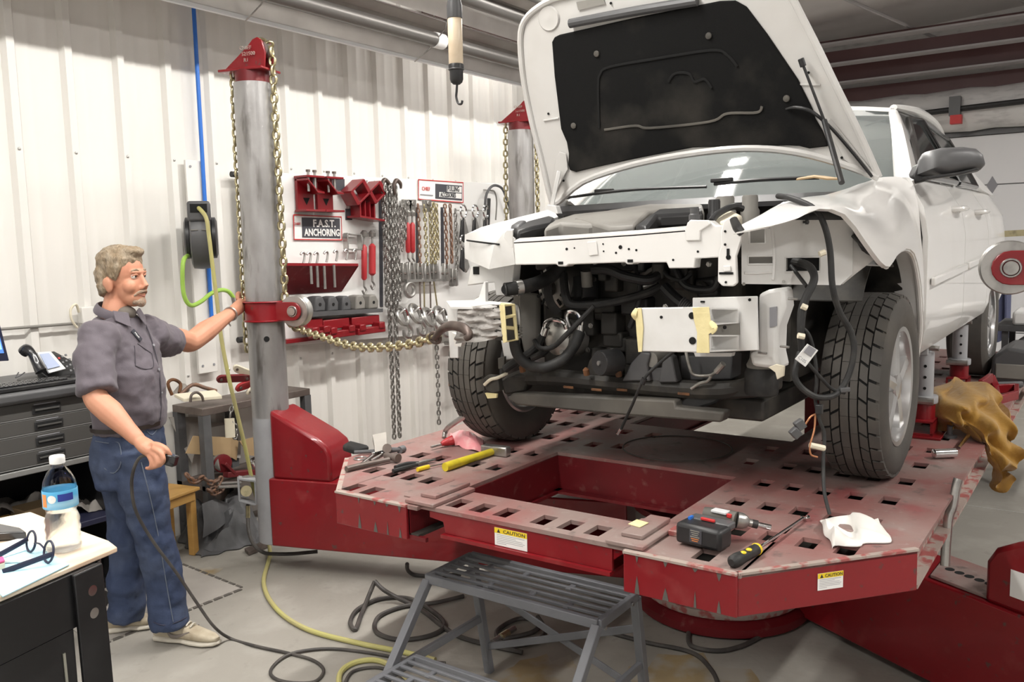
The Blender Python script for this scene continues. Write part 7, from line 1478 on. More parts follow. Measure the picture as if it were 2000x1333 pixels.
b = B(); b.prism([CT(.03, 1.137), CT(.03, 0), CT(.03, 0)+V((.03, .05, 0)), CT(.03, 1.137)+V((.03, .05, 0))], (-.01, 0, 0)); b.link('leg', 'black_paint', ct)
for z in (1.088, 1.038):
    p = CT(.062, z)+V((0, -.013, 0)); b = B(); b.lathe([(.0115, 0), (.0105, .004), (.006, .006)], p, V((fd.y, -fd.x, 0))*1 if fd.y*0-fd.x > 0 else V((0, -1, 0)), n=16); b.link('bolt', 'chrome', ct)
b = B(); b.prism([CT(.11, 1.02), CT(.9, 1.02), CT(.9, .2), CT(.11, .2)], (0, .02, 0)); pnl = b.link('side_panel', 'black_paint', ct)
for s in (.135, .265, .355): 
    p = CT(s, .0)+V((0, -.004, 0)); B().prism([CT(s, .98)+V((0, -.003, 0)), CT(s+.006, .98)+V((0, -.003, 0)), CT(s+.006-.012, .3)+V((0, -.003, 0)), CT(s-.012, .3)+V((0, -.003, 0))], (0, .004, 0)).link('slit_light', 'silver_line', pnl)  # pale strips painted for the light seen through narrow slits
b = B(); b.box(.2, .95, 2.35, 2.4, .05, 1.13); b.link('back_panel', 'black_paint', ct)
# bottle
bp = V((0.929,1.886,1.151)); bt = thing('water_bottle', 'clear plastic water bottle with white cap on the cart', 'bottle', bp)
k = 1.0
prof = [(.028, 0), (.0345, .004), (.036, .012), (.034, .022), (.0365, .030), (.0345, .040), (.0365, .05), (.034, .060), (.036, .070), (.033, .080), (.030, .088), (.031, .094), (.0345, .100), (.0350, .140), (.034, .146), (.032, .158), (.024, .176), (.0145, .188), (.0135, .196)]
b = B(); b.lathe(prof, bp, n=32, caps=True); b.link('bottle_body', 'bottle_clear', bt, sharp=60)
b = B(); b.lathe([(r*.95, z+.002) for r, z in prof[:11]], bp, n=28); b.link('water', 'water', bt, sharp=60)
b = B(); b.lathe([(.0352, .100), (.0357, .101), (.0357, .139), (.0352, .140)], bp, n=36, caps=False); lb_ = b.link('label', 'label_blue', bt)
b = B(); b.lathe([(.0150, .196), (.0158, .197), (.0158, .211), (.0145, .213)], bp, n=24); b.link('cap', 'cap_white', bt)
tc_ = (V((0, 0, 1.8))-bp); tc_.z = 0; tc_.normalize(); sd_ = V((-tc_.y, tc_.x, 0))
def patch(a0, a1, z0, z1, mt, nm):
    rows = [[bp+(tc_*math.cos(a)+sd_*math.sin(a))*.0361+V((0, 0, z)) for z in (z0, z1)] for a in [a0+(a1-a0)*i/8 for i in range(9)]]; return B().grid(rows).link(nm, mt, lb_)
patch(-.15, .75, .118, .134, 'label_navy', 'label_block'); patch(-1.25, -.85, .106, .134, 'label_orange', 'label_stripe')
rows = [[bp+(tc_*math.cos(-.5+.26*r*math.cos(a))+sd_*math.sin(-.5+.26*r*math.cos(a)))*.0363+V((0, 0, .124+.009*r*math.sin(a))) for a in [2*PI*i/16 for i in range(17)]] for r in (.05, 1)]
B().grid(rows).link('label_seal', 'sign_white', lb_)
# papers, glasses and pen on the cart
b = B(); b.prism([(0.723,1.718,1.152), (0.882,1.777,1.152), (0.911,1.999,1.152), (0.774,1.980,1.152)], (0, 0, .002)); solo(b, 'blue_form', 'blue_paper', 'pale blue paper form lying under the glasses', 'paper')
b = B(); b.prism([(0.819,1.988,1.153), (0.903,1.993,1.153), (0.920,2.043,1.153), (0.842,2.042,1.153)], (0, 0, .002)); solo(b, 'white_sheet', 'paper', 'white paper sheet behind the glasses on the cart', 'paper')
gl = thing('eyeglasses', 'dark framed eyeglasses lying on the blue form', 'eyeglasses', (0.859,1.859,1.154))
def ringp(c, rx, rz, ux, uz, n=18): return [V(c)+V(ux)*rx*math.cos(2*PI*i/n)+V(uz)*rz*math.sin(2*PI*i/n) for i in range(n)]
ux = (V((0.885,1.846,1.154))-V((0.905,1.998,1.154))).normalized(); uz = V((0, 0, 1))*.97-ux.cross(V((0, 0, 1)))*.25
cA, cB = V((0.879,1.928,1.154))+V((0, 0, .023)), V((0.866,1.826,1.154))+V((0, 0, .023))
for cc_ in (cA, cB):
    b = B(); b.tube(ringp(cc_, .025, .022, ux, uz), .0026, 6, closed=True, sub=2); b.link('rim', 'navy', gl); b = B(); r_ = ringp(cc_, .024, .021, ux, uz); b.add(r_, [tuple(range(len(r_)))]); b.link('lens', 'glass', gl, sharp=0)
b = B(); b.tube([cA+ux*.021, (cA+cB)/2+V((0, 0, .006)), cB-ux*.021], .002, 6); b.link('bridge', 'navy', gl)
for c_, e in ((cA-ux*.021, (0.787,1.938,1.156)), (cB+ux*.021, (0.782,1.848,1.156))):
    b = B(); b.tube([c_, c_+(V(e)-c_)*.1+V((0, 0, .0)), V(e)], [.003, .0042, .0045], 6, flat=(.5, 1.4, (0, 0, 1))); b.link('temple', 'navy', gl)
b = B(); b.cyl((0.812,1.904,1.158), (0.846,1.860,1.158), .0045, n=10); solo(b, 'pen', 'cap_white', 'white pen beside the glasses on the cart', 'pen')
b = B(); b.prism([(0.770,1.877,1.154), (0.796,1.868,1.154), (0.812,1.908,1.154), (0.791,1.925,1.154)], (0, 0, .012)); solo(b, 'note_block', 'ivory', 'small cream note block at the left edge of the cart', 'notepad'); 
b = B(); b.prism([(0.770,1.874,1.168), (0.798,1.872,1.168), (0.808,1.901,1.168), (0.784,1.906,1.168)], (0, 0, .003)); solo(b, 'pink_note', 'pink', 'pink sticky note on the small note block', 'note')
b = B(); b.prism([(0.851,1.853,1.155), (0.874,1.861,1.155), (0.879,1.877,1.155), (0.855,1.870,1.155)], (0, 0, .002)); solo(b, 'teal_clip', 'teal', 'teal pen clip lying under the glasses', 'clip')
tbn = B(); tbn.prism([(0.833,2.121,1.153), (0.915,2.026,1.153), (0.923,2.073,1.153), (0.893,2.265,1.153)], (0, 0, .018)); solo(tbn, 'laptop', 'black_gloss', 'closed black device at the left edge of the cart', 'laptop', bev=.003)
# ------------------------------------------------------------------ steel bench by the tower
tb_ = thing('steel_bench', 'dark steel angle iron bench behind the left tower', 'bench', (3.3, 4.65, 0))
tx0, tx1, ty0, ty1, tz = 3.10, 3.95, 4.5, 4.81, .855
b = B(); b.box(tx0, tx1, ty0, ty1, tz-.045, tz); b.link('bench_top', 'brown_steel', tb_, bev=.003)
for x, y in ((tx0, ty0), (tx0, ty1-.05), (tx1-.05, ty0), (tx1-.05, ty1-.05), (3.48, ty1-.05)): b = B(); b.box(x, x+.055, y, y+.05, 0, tz-.045); b.link('leg', 'tarp', tb_)
b = B(); b.box(tx0, tx1, ty0+.02, ty1, .34, .37); b.link('lower_shelf', 'brown_steel', tb_)
# things on the bench
def lump(nm, mt, lbl, cat, pts, r, loc=None, grp=None, flat=None, sub=4): b = B(); b.tube(pts, r, 10, sub=sub, flat=flat); return solo(b, nm, mt, lbl, cat, group=grp, loc=loc)
def barclamp(lbl, a, c, mt, r=.03, hole=True):
    a, c = V(a), V(c); t = thing('pull_clamp', lbl, 'clamp', (a+c)/2, 'clamps on the steel bench'); d = (c-a).normalized(); up = V((0, -.5, .85))
    b = B(); b.prism([p for p in [a+up.cross(d)*0+up*r*math.cos(t_)-d*r*math.sin(t_) for t_ in [PI*i/6 for i in range(7)]]]+[c+up*r*math.cos(t_)-d*r*math.sin(t_) for t_ in [PI+PI*i/6 for i in range(7)]], up.cross(d)*.018); b.link('clamp_plate', mt, t, bev=.003)
    for p in (a, c): b = B(); b.cyl(p-up.cross(d)*.006, p+up.cross(d)*.026, r*.32, n=10); b.link('pin', 'brown_steel', t)
barclamp('ivory pull clamp plate topmost on the bench pile', (3.442,4.600,1.047), (3.562,4.580,0.985), 'ivory', .028)
barclamp('red pull clamp arm lying left on the bench pile', (3.333,4.620,0.994), (3.513,4.600,0.977), 'red_dark', .028)
barclamp('red pull clamp lying right on the bench pile', (3.476,4.620,0.920), (3.599,4.620,0.936), 'bag_red', .032)
barclamp('ivory clamp jaw beside the tower on the bench', (3.531,4.600,0.887), (3.594,4.600,0.925), 'ivory', .022)
lump('pry_handle', 'rust', 'rusty bent handle standing at the bench\'s left end', 'handle', [(3.008,4.660,0.944), (2.986,4.660,1.016), (3.022,4.660,1.036), (3.069,4.660,1.004), (3.044,4.640,0.952)], .010)
lump('pry_handle', 'chain_rust', 'red brown lever lying across the bench', 'lever', [(3.037,4.620,0.942), (3.126,4.620,0.992), (3.197,4.600,0.964), (3.276,4.600,0.932)], .012)
b = B(); b.prism([(2.969,4.580,0.944), (3.253,4.580,0.925), (3.260,4.520,0.890), (2.995,4.520,0.914)], (0, 0, .02)); solo(b, 'ivory_plate', 'ivory', 'flat ivory steel plate lying on the bench front', 'plate', bev=.003)
lump('ring_bolt', 'brown_steel', 'dark ring shaped bolt leaning at the bench corner', 'bolt', [(3.023,4.500,0.911), (3.033,4.500,0.953), (3.069,4.500,0.963), (3.102,4.500,0.936), (3.110,4.500,0.900)], .008)
b = B(); b.prism([(3.040,4.660,0.945), (3.104,4.660,0.999), (3.136,4.660,0.956), (3.064,4.620,0.929)], (0, .05, 0)); solo(b, 'wedge_block', 'mat_grey', 'grey wedge block on the bench between the handles', 'wedge')
# hanging ivory plate chain
t = thing('hanging_plate', 'ivory clamp plate hanging on a chain below the bench', 'clamp', (3.253,4.460,0.574))
b = B(); a_, c_ = V((3.259,4.460,0.773)), V((3.258,4.460,0.654)); b.tube([a_, a_.lerp(c_, .5), c_], .030, 12, flat=(.35, 1, (.7, -.7, 0)), sub=3); b.link('plate', 'ivory', t)
chain([(3.292,4.460,0.858), (3.278,4.460,0.828), (3.264,4.460,0.785)], t, 'chain_grey', .045, .032, .006)
chain([(3.280,4.450,0.748), (3.299,4.450,0.689), (3.280,4.450,0.641)], t, 'chain_grey', .045, .032, .006)
# boxes and gear on the lower shelf
cbx = thing('cardboard_box', 'open cardboard box on the bench\'s lower shelf', 'box', (3.312,4.600,0.478))
b = B(); b.prism([(3.069,4.560,0.690), (3.339,4.560,0.627), (3.323,4.560,0.504), (3.009,4.560,0.594)], (0, .006, 0)); b.link('flap', 'cardboard', cbx)
b = B(); b.prism([(3.339,4.560,0.627), (3.421,4.600,0.582), (3.397,4.600,0.459), (3.323,4.560,0.504)], (0, .006, 0)); b.link('box_side', 'cardboard', cbx)
b = B(); b.prism([(3.399,4.560,0.591), (3.577,4.560,0.596), (3.567,4.560,0.451), (3.463,4.560,0.484)], (0, .006, 0)); b.link('flap', 'cardboard', cbx)
b = B(); b.prism([(3.300,4.800,0.705), (3.595,4.800,0.651), (3.533,4.740,0.429), (3.243,4.740,0.492)], (0, .006, 0)); b.link('box_back', 'mat_grey', cbx)
b = B(); b.prism([(3.067,4.800,0.784), (3.303,4.800,0.742), (3.154,4.720,0.481), (3.121,4.780,0.622)], (0, .006, 0)); solo(b, 'grey_panel', 'mat_grey', 'grey sheet leaning under the bench behind the leg', 'panel')
rr = thing('red_roller', 'faded red roller arm on the lower shelf below the box', 'roller', (3.250,4.520,0.437))
b = B(); b.cyl((3.194,4.620,0.475), (3.242,4.540,0.485), .055, n=18); b.link('drum', 'cover_grey', rr)
b = B(); b.lathe([(.055, 0), (.058, .004), (.058, .012), (.05, .016)], (3.238,4.530,0.487), (-.3, -.95, 0), n=20); b.link('end_disc', 'red_dark', rr)
b = B(); b.bar((3.224,4.500,0.494), (3.291,4.500,0.413), .02, .05, (0, -1, 0)); b.link('arm', 'red_dark', rr, bev=.004)
b = B(); b.bar((3.234,4.500,0.417), (3.513,4.520,0.369), .05, .035); b.link('toothed_bar', 'red_dark', rr, bev=.004)
b = B(); b.tube([(3.454,4.520,0.457), (3.495,4.520,0.461), (3.517,4.520,0.426), (3.475,4.520,0.411)], .012, 8, closed=True); solo(b, 'shackle', 'chrome', 'bright shackle beside the tower under the cardboard flap', 'shackle')
t = thing('loose_chain', 'heap of rusty chain hanging over the lower shelf edge', 'chain', (3.157,4.500,0.380))
chain([(2.957,4.480,0.479), (2.995,4.470,0.433), (3.053,4.470,0.445), (3.100,4.460,0.403), (3.167,4.460,0.412), (3.134,4.460,0.369), (3.083,4.460,0.362), (3.139,4.460,0.329), (3.215,4.480,0.359)], t, 'chain_rust', .055, .042, .009)
for i, (a_, c_) in enumerate((((3.143,4.460,0.389), (3.314,4.460,0.354)), ((3.134,4.440,0.372), (3.290,4.440,0.340)))): b = B(); b.cyl(a_, c_, .010, n=8); solo(b, 'steel_rod', 'steel', ['upper', 'lower'][i]+' steel rod lying beside the chain heap', 'rod', group='rods by the chain heap')
# hydraulic block with dial, hose and cylinder
hv = thing('hydraulic_block', 'grey hydraulic block with brass dial left of the tower foot', 'hydraulic block', (3.173,4.200,0.293))
b = B()
q = [V((3.120,4.220,0.464)), V((3.193,4.160,0.442)), V((3.191,4.160,0.298)), V((3.121,4.220,0.332))]
for i in range(4): bb = B(); bb.bar(q[i], q[(i+1) % 4], .012, .07, (-.6, -.78, 0)); bb.link('frame_wall', 'post_paint', hv, bev=.002)
b = B(); b.cyl((3.191,4.240,0.362), (3.149,4.190,0.380), .033, n=20); b.link('dial', 'chain_gold', hv)
b = B(); b.bar((3.254,4.240,0.410), (3.290,4.240,0.256), .03, .06, (0, -1, 0)); b.link('side_plate', 'post_paint', hv)
b = B(); b.tube([(3.137,4.200,0.462), (3.196,4.200,0.455), (3.277,4.200,0.426)], .012, 8); b.link('lever', 'steel', hv)
b = B(); b.tube([(3.162,4.200,0.293), (3.157,4.200,0.219), (3.128,4.160,0.140), (3.098,4.080,0.085), (3.102,4.000,0.053), (3.129,3.920,0.051), (3.201,3.850,0.044), (3.288,3.750,0.049)], .011, 10); b.link('hose', 'cable_black', hv)
b = B(); b.cyl((3.162,4.200,0.287), (3.157,4.200,0.213), .013, n=10); b.link('hose_sleeve', 'chain_gold', hv)
# ------------------------------------------------------------------ wood stool
ws = thing('wood_stool', 'small honey coloured wood stool partly behind the man', 'stool', (2.85, 4.5, 0))
c_ = V((3.001,4.426,0.410)); e1 = (V((2.784,4.381,0.410))-c_).normalized(); e2 = (V((3.019,4.705,0.410))-c_).normalized(); e2 = (e2-e1*e2.dot(e1)); e2.normalize()
Wd, Dp = .34, .26
b = B(); b.prism([c_, c_+e1*Wd, c_+e1*Wd+e2*Dp, c_+e2*Dp], (0, 0, -.022)); b.link('seat', 'wood_raw', ws, bev=.006)
for s1_ in (.02, Wd-.06):
    for s2_ in (.02, Dp-.06):
        p = c_+e1*s1_+e2*s2_; b = B(); b.prism([p+V((0, 0, -.022)), p+e1*.042+V((0, 0, -.022)), p+e1*.042+e2*.042+V((0, 0, -.022)), p+e2*.042+V((0, 0, -.022))], (0, 0, -.387)); b.link('leg', 'wood_raw', ws, bev=.003)
for a_, d_, L in ((c_+e2*.022+e1*.03, e1, Wd-.06), (c_+e1*.022+e2*.03, e2, Dp-.06)):
    b = B(); b.bar(a_+V((0, 0, -.05)), a_+d_*L+V((0, 0, -.05)), .018, .05); b.link('apron', 'wood_raw', ws, bev=.002)
# ------------------------------------------------------------------ tarp heap on the floor
random.seed(21)
def hump(u, v):
    z = .20*math.exp(-((u-.25)**2/.06+(v-.75)**2/.10))+.26*math.exp(-((u-.72)**2/.05+(v-.62)**2/.06))+.16*math.exp(-((u-.55)**2/.03+(v-.25)**2/.05))
    z += .035*math.sin(u*19+v*7)*math.sin(v*13)+.03*abs(math.sin(u*9-v*16)); edge = min(1, 6*min(u, 1-u, v, 1-v)+.02); return max(.006, z*edge)
rows = []
for i in range(29):
    u = i/28; r = []
    for j in range(25):
        v = j/24; p = V((2.929,4.360,0.000)).lerp(V((3.356,4.237,0.000)), u).lerp(V((3.05, 4.78, 0)).lerp(V((3.62, 4.78, 0)), u), v); r.append(p+V((.015*math.sin(v*20+u*3), .015*math.sin(u*23), hump(u, v))))
    rows.append(r)
solo(B().grid(rows, (0, 0, .003)), 'tarp', 'tarp', 'crumpled dark grey tarp heaped under the steel bench', 'tarp', sharp=28)
b = B(); p_ = V((3.438,5.040,0.000)); rows = [[(2.987,4.400,0.311), (3.136,4.480,0.291), (3.265,4.520,0.218)], [(2.979,4.380,0.207), (3.086,4.420,0.202), (3.240,4.500,0.179)], [(2.965,4.380,0.111), (3.084,4.400,0.126), (3.222,4.460,0.141)]]
b.grid(rows, (.004, .004, 0)); solo(b, 'tarp_fold', 'tarp', 'stiff fold of the grey tarp standing against the bench leg', 'tarp', sharp=40)
b = B(); b.prism([(3.139,4.225,0.004), (3.303,4.230,0.004), (3.262,4.160,0.004), (3.108,4.146,0.004)], (0, 0, .02)); solo(b, 'steel_strip', 'brown_steel', 'short steel strip on the floor beside the tarp', 'strip')
# ------------------------------------------------------------------ foam floor mat with interlocking edge
mt_ = thing('foam_mat', 'grey interlocking foam floor mat under the man', 'mat', (2.3, 3.95, 0))
A_, B_, C_, D_ = V((2.766,3.776,-0.000)), V((2.804,4.377,0.000)), V((2.049,4.558,0.000)), V((1.979,3.791,0.000))
b = B(); b.prism([A_, B_, C_, D_], (0, 0, .004)); b.link('mat_sheet', 'mat_grey', mt_)
def teeth(p, q, n, w_, sgn):
    d = (q-p).normalized(); s_ = V((-d.y, d.x, 0))*sgn; L = (q-p).length/n
    for i in range(n):
        a_ = p+d*(i+.22)*L; b = B(); b.prism([a_, a_+d*L*.55, a_+d*L*.70+s_*w_, a_-d*L*.12+s_*w_], (0, 0, .005)); b.link('mat_tooth', 'mat_edge', mt_)
teeth(A_, B_, 9, -.018, 1); teeth(A_, D_, 13, .022, 1) if True else None

# ------------------------------------------------------------------ tools on the deck
Z9 = H+.001
def lay(nm, lbl, cat, loc, grp=None): return thing(nm, lbl, cat, loc, grp)
# brown hammer
t = lay('hammer', 'brown steel hammer lying at the deck\'s left corner', 'hammer', (2.562,2.514,0.900))
b = B(); b.tube([(2.382,2.521,0.914), (2.442,2.513,0.914), (2.582,2.473,0.916)], [.012, .0125, .010], 10); b.link('handle', 'brown_steel', t)
b = B(); b.lathe([(.012, 0), (.016, .012), (.013, .03), (.016, .045), (.016, .062), (.019, .066), (.019, .085)], (2.608,2.521,0.922), V((2.591,2.360,0.922))-V((2.608,2.521,0.922)), n=14); b.link('head', 'brown_steel', t)
# ratchet
t = lay('ratchet_bar', 'dark ratchet and bar lying behind the brown hammer', 'ratchet', (2.716,2.662,0.900))
b = B(); b.tube([(2.611,2.708,0.912), (2.662,2.640,0.914), (2.704,2.588,0.916), (2.748,2.549,0.916)], [.008, .009, .013, .008], 8); b.link('bar', 'tarp', t); b = B(); b.cyl((2.733,2.628,0.905), (2.669,2.566,0.935), .020, n=14); b.link('head', 'brown_steel', t); b = B(); b.cyl((2.733,2.554,0.914), (2.764,2.558,0.914), .016, n=12); b.link('socket', 'tarp', t)
for i, (a_, c_) in enumerate((((2.496,2.549,0.908), (2.649,2.621,0.910)), ((2.553,2.552,0.908), (2.667,2.590,0.910)))):
    t = lay('wrench', ['left', 'right'][i]+' chrome wrench among the tools at the deck corner', 'wrench', a_, 'chrome wrenches on the deck'); a_, c_ = V(a_), V(c_)
    b = B(); b.tube([a_, a_.lerp(c_, .5), c_], .006, 8, flat=(1.5, .6, (0, 0, 1))); b.link('shank', 'chrome', t); b = B(); b.torus(c_+V((.012, .012, 0)), (0, 0, 1), .013, .005, 16, 6); b.link('ring', 'chrome', t); b = B(); b.torus(a_+V((-.01, -.01, 0)), (0, 0, 1), .012, .005, 12, 6, .8, 5.6); b.link('jaw', 'chrome', t)
b = B(); b.torus((2.571,2.631,0.903), (0, 0, 1), .026, .004, 24, 6); solo(b, 'washer', 'steel', 'large steel washer on the deck near the red block', 'washer')
b = B(); b.torus((3.192,2.556,0.905), (0, 0, 1), .022, .004, 24, 6); solo(b, 'ring_washer', 'steel', 'steel ring on the deck behind the red bag', 'washer')
# pliers
t = lay('pliers', 'pliers with black handles beside the amber screwdriver', 'pliers', (2.565,2.343,0.900))
for pts in ([(2.466,2.343,0.910), (2.520,2.330,0.912), (2.590,2.323,0.912)], [(2.507,2.369,0.912), (2.569,2.361,0.914), (2.612,2.335,0.912)]): b = B(); b.tube(pts, [.010, .010, .007], 8); b.link('grip', 'rubber', t)
b = B(); b.tube([(2.596,2.337,0.911), (2.647,2.332,0.911), (2.699,2.319,0.910)], [.011, .012, .005], 8, flat=(1, .6, (0, 0, 1))); b.link('jaws', 'steel', t)
t = lay('screwdriver', 'screwdriver with short amber handle near the yellow hammer', 'screwdriver', (2.603,2.294,0.900))
b = B(); b.cyl((2.534,2.274,0.910), (2.594,2.266,0.910), .009, n=10); b.link('handle', 'amber', t); b = B(); b.cyl((2.594,2.266,0.910), (2.682,2.244,0.908), .003, n=8); b.link('shaft', 'steel', t)
# yellow hammer
t = lay('dead_blow_hammer', 'yellow handled sledge hammer lying across the left deck', 'hammer', (2.827,2.228,0.900))
b = B(); b.tube([(2.598,2.183,0.918), (2.646,2.180,0.918), (2.795,2.176,0.918), (2.933,2.170,0.918)], [.018, .019, .016, .015], 12); b.link('handle', 'yellow_plastic', t)
b = B(); b.obox((2.918,2.164,0.922), (.13, .042, .042), V((2.939,2.106,0.920))-V((2.929,2.236,0.920))); b.link('head', 'steel', t, bev=.006)
# red tool in a plastic bag
t = lay('bagged_tool', 'red air tool in a clear plastic bag on the left deck', 'tool', (3.013,2.417,0.900))
b = B(); b.tube([(2.903,2.456,0.918), (2.933,2.450,0.922), (2.959,2.433,0.928)], [.008, .018, .024], 10); b.link('nozzle', 'bag_red', t); b = B(); b.cyl((2.847,2.469,0.914), (2.912,2.457,0.916), .006, n=8); b.link('tip', 'steel', t)
random.seed(5); rows = []
for i in range(11):
    u = i/10; rows.append([V((2.981,2.473,0.900)).lerp(V((2.901,2.225,0.900)), u).lerp(V((3.134,2.592,0.900)).lerp(V((3.109,2.373,0.900)), u), v)+V((0, 0, .004+.05*math.sin(PI*max(.02, min(.98, u)))**.7*math.sin(PI*v)**.8+random.uniform(-.006, .006))) for v in [j/8 for j in range(9)]])
b = B().grid(rows, (0, 0, .002)); b.link('bag', 'bag_pink', t, sharp=30)
# bent bar at the far edge
b = B(); b.tube([(3.000,2.518,0.920), (3.017,2.522,0.950), (2.970,2.454,0.990), (2.966,2.390,1.030), (2.960,2.332,1.060)], .013, 10); solo(b, 'bent_bar', 'steel', 'bent steel bar sticking up at the deck\'s left edge', 'bar')
# dark gear at the left edge of the deck
b = B(); b.prism([(2.691,2.870,0.880), (2.722,2.848,0.900), (2.695,2.698,0.900), (2.661,2.767,0.880)], (0, 0, .03)); solo(b, 'rubber_pad', 'rubber', 'dark rubber pad at the deck edge beside the red block', 'pad', bev=.01)
b = B(); b.prism([(2.787,2.768,0.920), (2.866,2.756,0.920), (2.701,2.597,0.920), (2.633,2.605,0.920)], (.03, .03, .02)); solo(b, 'steel_plate', 'mat_grey', 'small grey steel plate standing beyond the deck edge', 'plate')
# cordless drill lying on its side
t = lay('cordless_drill', 'black cordless impact driver lying on the right deck', 'drill', (2.333,0.987,0.900))
def slabp(pts, d, mt, nm, bev=.008, up=None):
    return B().prism(pts, d).link(nm, mt, t, bev=bev)
bq = [V((2.294,1.048,0.905)), V((2.276,0.900,0.905))]; bx = (bq[1]-bq[0]).normalized(); by = V((-bx.y, bx.x, 0))
if by.dot(V((1, 1, 0))) < 0: by = -by
bc = (bq[0]+bq[1])/2
b = B(); b.obox(bc+by*.04+V((0, 0, .034)), ((bq[1]-bq[0]).length, .075, .064), bx); b.link('battery', 'black_plastic', t, bev=.012)
lbm = B(); lbm.obox(bc+by*.0015+V((0, 0, .036))-bx*.004, (.040, .002, .040), bx); lbm.link('battery_label', 'sign_dark', t)
for i in range(6): b = B(); b.obox(bc+by*.0003+V((0, 0, .052-.006*i))-bx*.006, (.030-(i % 3)*.005, .001, .0022), bx); b.link('print_line', 'silver_line' if i < 4 else 'label_orange', t)
b = B(); b.obox(bc+by*.085+V((0, 0, .058)), ((bq[1]-bq[0]).length*.92, .05, .022), bx); b.link('battery_shoe', 'grey_plastic', t, bev=.006)
b = B(); b.obox(bc+by*.062+V((0, 0, .072))+bx*.002, (.045, .010, .008), bx); b.link('release_catch', 'sign_red', t, bev=.002)
b = B(); b.obox(bc+by*.056+V((0, 0, .064))-bx*.052, (.008, .02, .02), bx); b.link('catch_button', 'blue_pipe', t)
hd = bc+by*.105+V((0, 0, .062))
b = B(); b.tube([hd-bx*.045+by*.02, hd+by*.03, hd+bx*.055+by*.035], [.026, .027, .026], 14, flat=(1, .95, (0, 0, 1))); b.link('motor_body', 'dusty_black', t)
b = B(); b.obox(hd+bx*.01+by*.018+V((0, 0, .022)), (.05, .03, .008), bx); b.link('top_plate', 'phone_white', t, bev=.002)
b = B(); b.obox(hd+bx*.042+by*.012+V((0, 0, .016)), (.014, .01, .012), bx); b.link('direction_button', 'sign_red', t, bev=.002)
nb = hd+bx*.055+by*.035; e = V((2.465,0.816,0.945)); ax2 = (e-nb).normalized()
b = B(); b.lathe([(.026, 0), (.024, .018), (.018, .03), (.012, .036), (.012, .05)], nb, ax2, n=16); b.link('nose', 'steel', t)
b = B(); b.cyl(nb+ax2*.045, nb+ax2*.062, .0125, n=12); b.link('chuck', 'black_plastic', t)
L_ = (e-nb).length; b = B(); b.cyl(nb+ax2*.06, nb+ax2*L_*.75, .0035, n=8); b.link('bit', 'steel', t); b = B(); b.cyl(nb+ax2*(L_-.055), nb+ax2*L_, .0085, n=12); b.link('bit_socket', 'chrome', t)
b = B(); b.obox(hd-by*.03-V((0, 0, .02)), (.04, .09, .03), bx); b.link('grip', 'dusty_black', t, bev=.01)
# long screwdriver wrench
t = lay('prybar_screwdriver', 'long chrome driver with black and yellow grip on the right deck', 'screwdriver', (2.402,0.833,0.900))
a_, c_ = V((2.200,0.837,0.918)), V((2.335,0.812,0.920)); d_ = (c_-a_).normalized()
b = B(); b.lathe([(.010, 0), (.018, .01), (.0195, .035), (.016, .075), (.0165, (c_-a_).length-.006), (.012, (c_-a_).length)], a_, d_, n=14); b.link('grip', 'rubber', t)
b = B(); b.lathe([(.0168, 0), (.0185, .003), (.0168, .010)], c_-d_*.006, d_, n=14); b.link('grip_ring', 'amber', t)
for k_ in (.40, .62): b = B(); b.ball(a_.lerp(c_, k_)+V((-.004, -.006, .0155)), .009, (1, 1, .5), 12, 8); b.link('grip_inlay', 'amber', t)
e_ = V((2.707,0.790,0.912)); b = B(); b.cyl(c_, e_, .0045, n=10); b.link('shaft', 'chrome', t); b = B(); b.torus(e_+d_*.010, (0, 0, 1), .012, .004, 14, 6, .9, 5.4); b.link('jaw', 'chrome', t)
# rag
random.seed(9); rows = []
for i in range(19):
    u = i/18; r = []
    for j in range(13):
        v = j/12; p = V((2.492,0.645,0.900)).lerp(V((2.650,0.511,0.900)), u).lerp(V((2.717,0.744,0.900)).lerp(V((2.822,0.591,0.900)), u), v)
        z = .006+.028*abs(math.sin(u*4.2+v*3.1))*(.4+.6*v)+.016*math.sin(u*11+v*5)*math.sin(v*7)+(.03*math.exp(-((u-.12)**2/.01+(v-.05)**2/.03))); ed = min(1, 7*min(u+.03, 1.03-u, v+.03, 1.03-v)); r.append(p+V((.012*math.sin(v*9), .012*math.sin(u*13), max(.003, z*ed))))
    rows.append(r)
solo(B().grid(rows, (0, 0, .003)), 'shop_rag', 'rag', 'crumpled white shop rag at the right front of the deck', 'rag', sharp=50)
# impact socket tool
t = lay('breaker_bar', 'chrome T handle socket bar lying beside the front wheel', 'socket bar', (3.891,0.552,0.900))
b = B(); b.lathe([(.012, 0), (.019, .004), (.019, .095), (.014, .10)], (3.750,0.584,0.922), V((3.841,0.478,0.922))-V((3.750,0.584,0.922)), n=18); b.link('socket', 'chrome', t)
b = B(); b.cyl((3.889,0.511,0.925), (4.126,0.504,0.935), .008, n=10); b.link('handle', 'chrome', t)
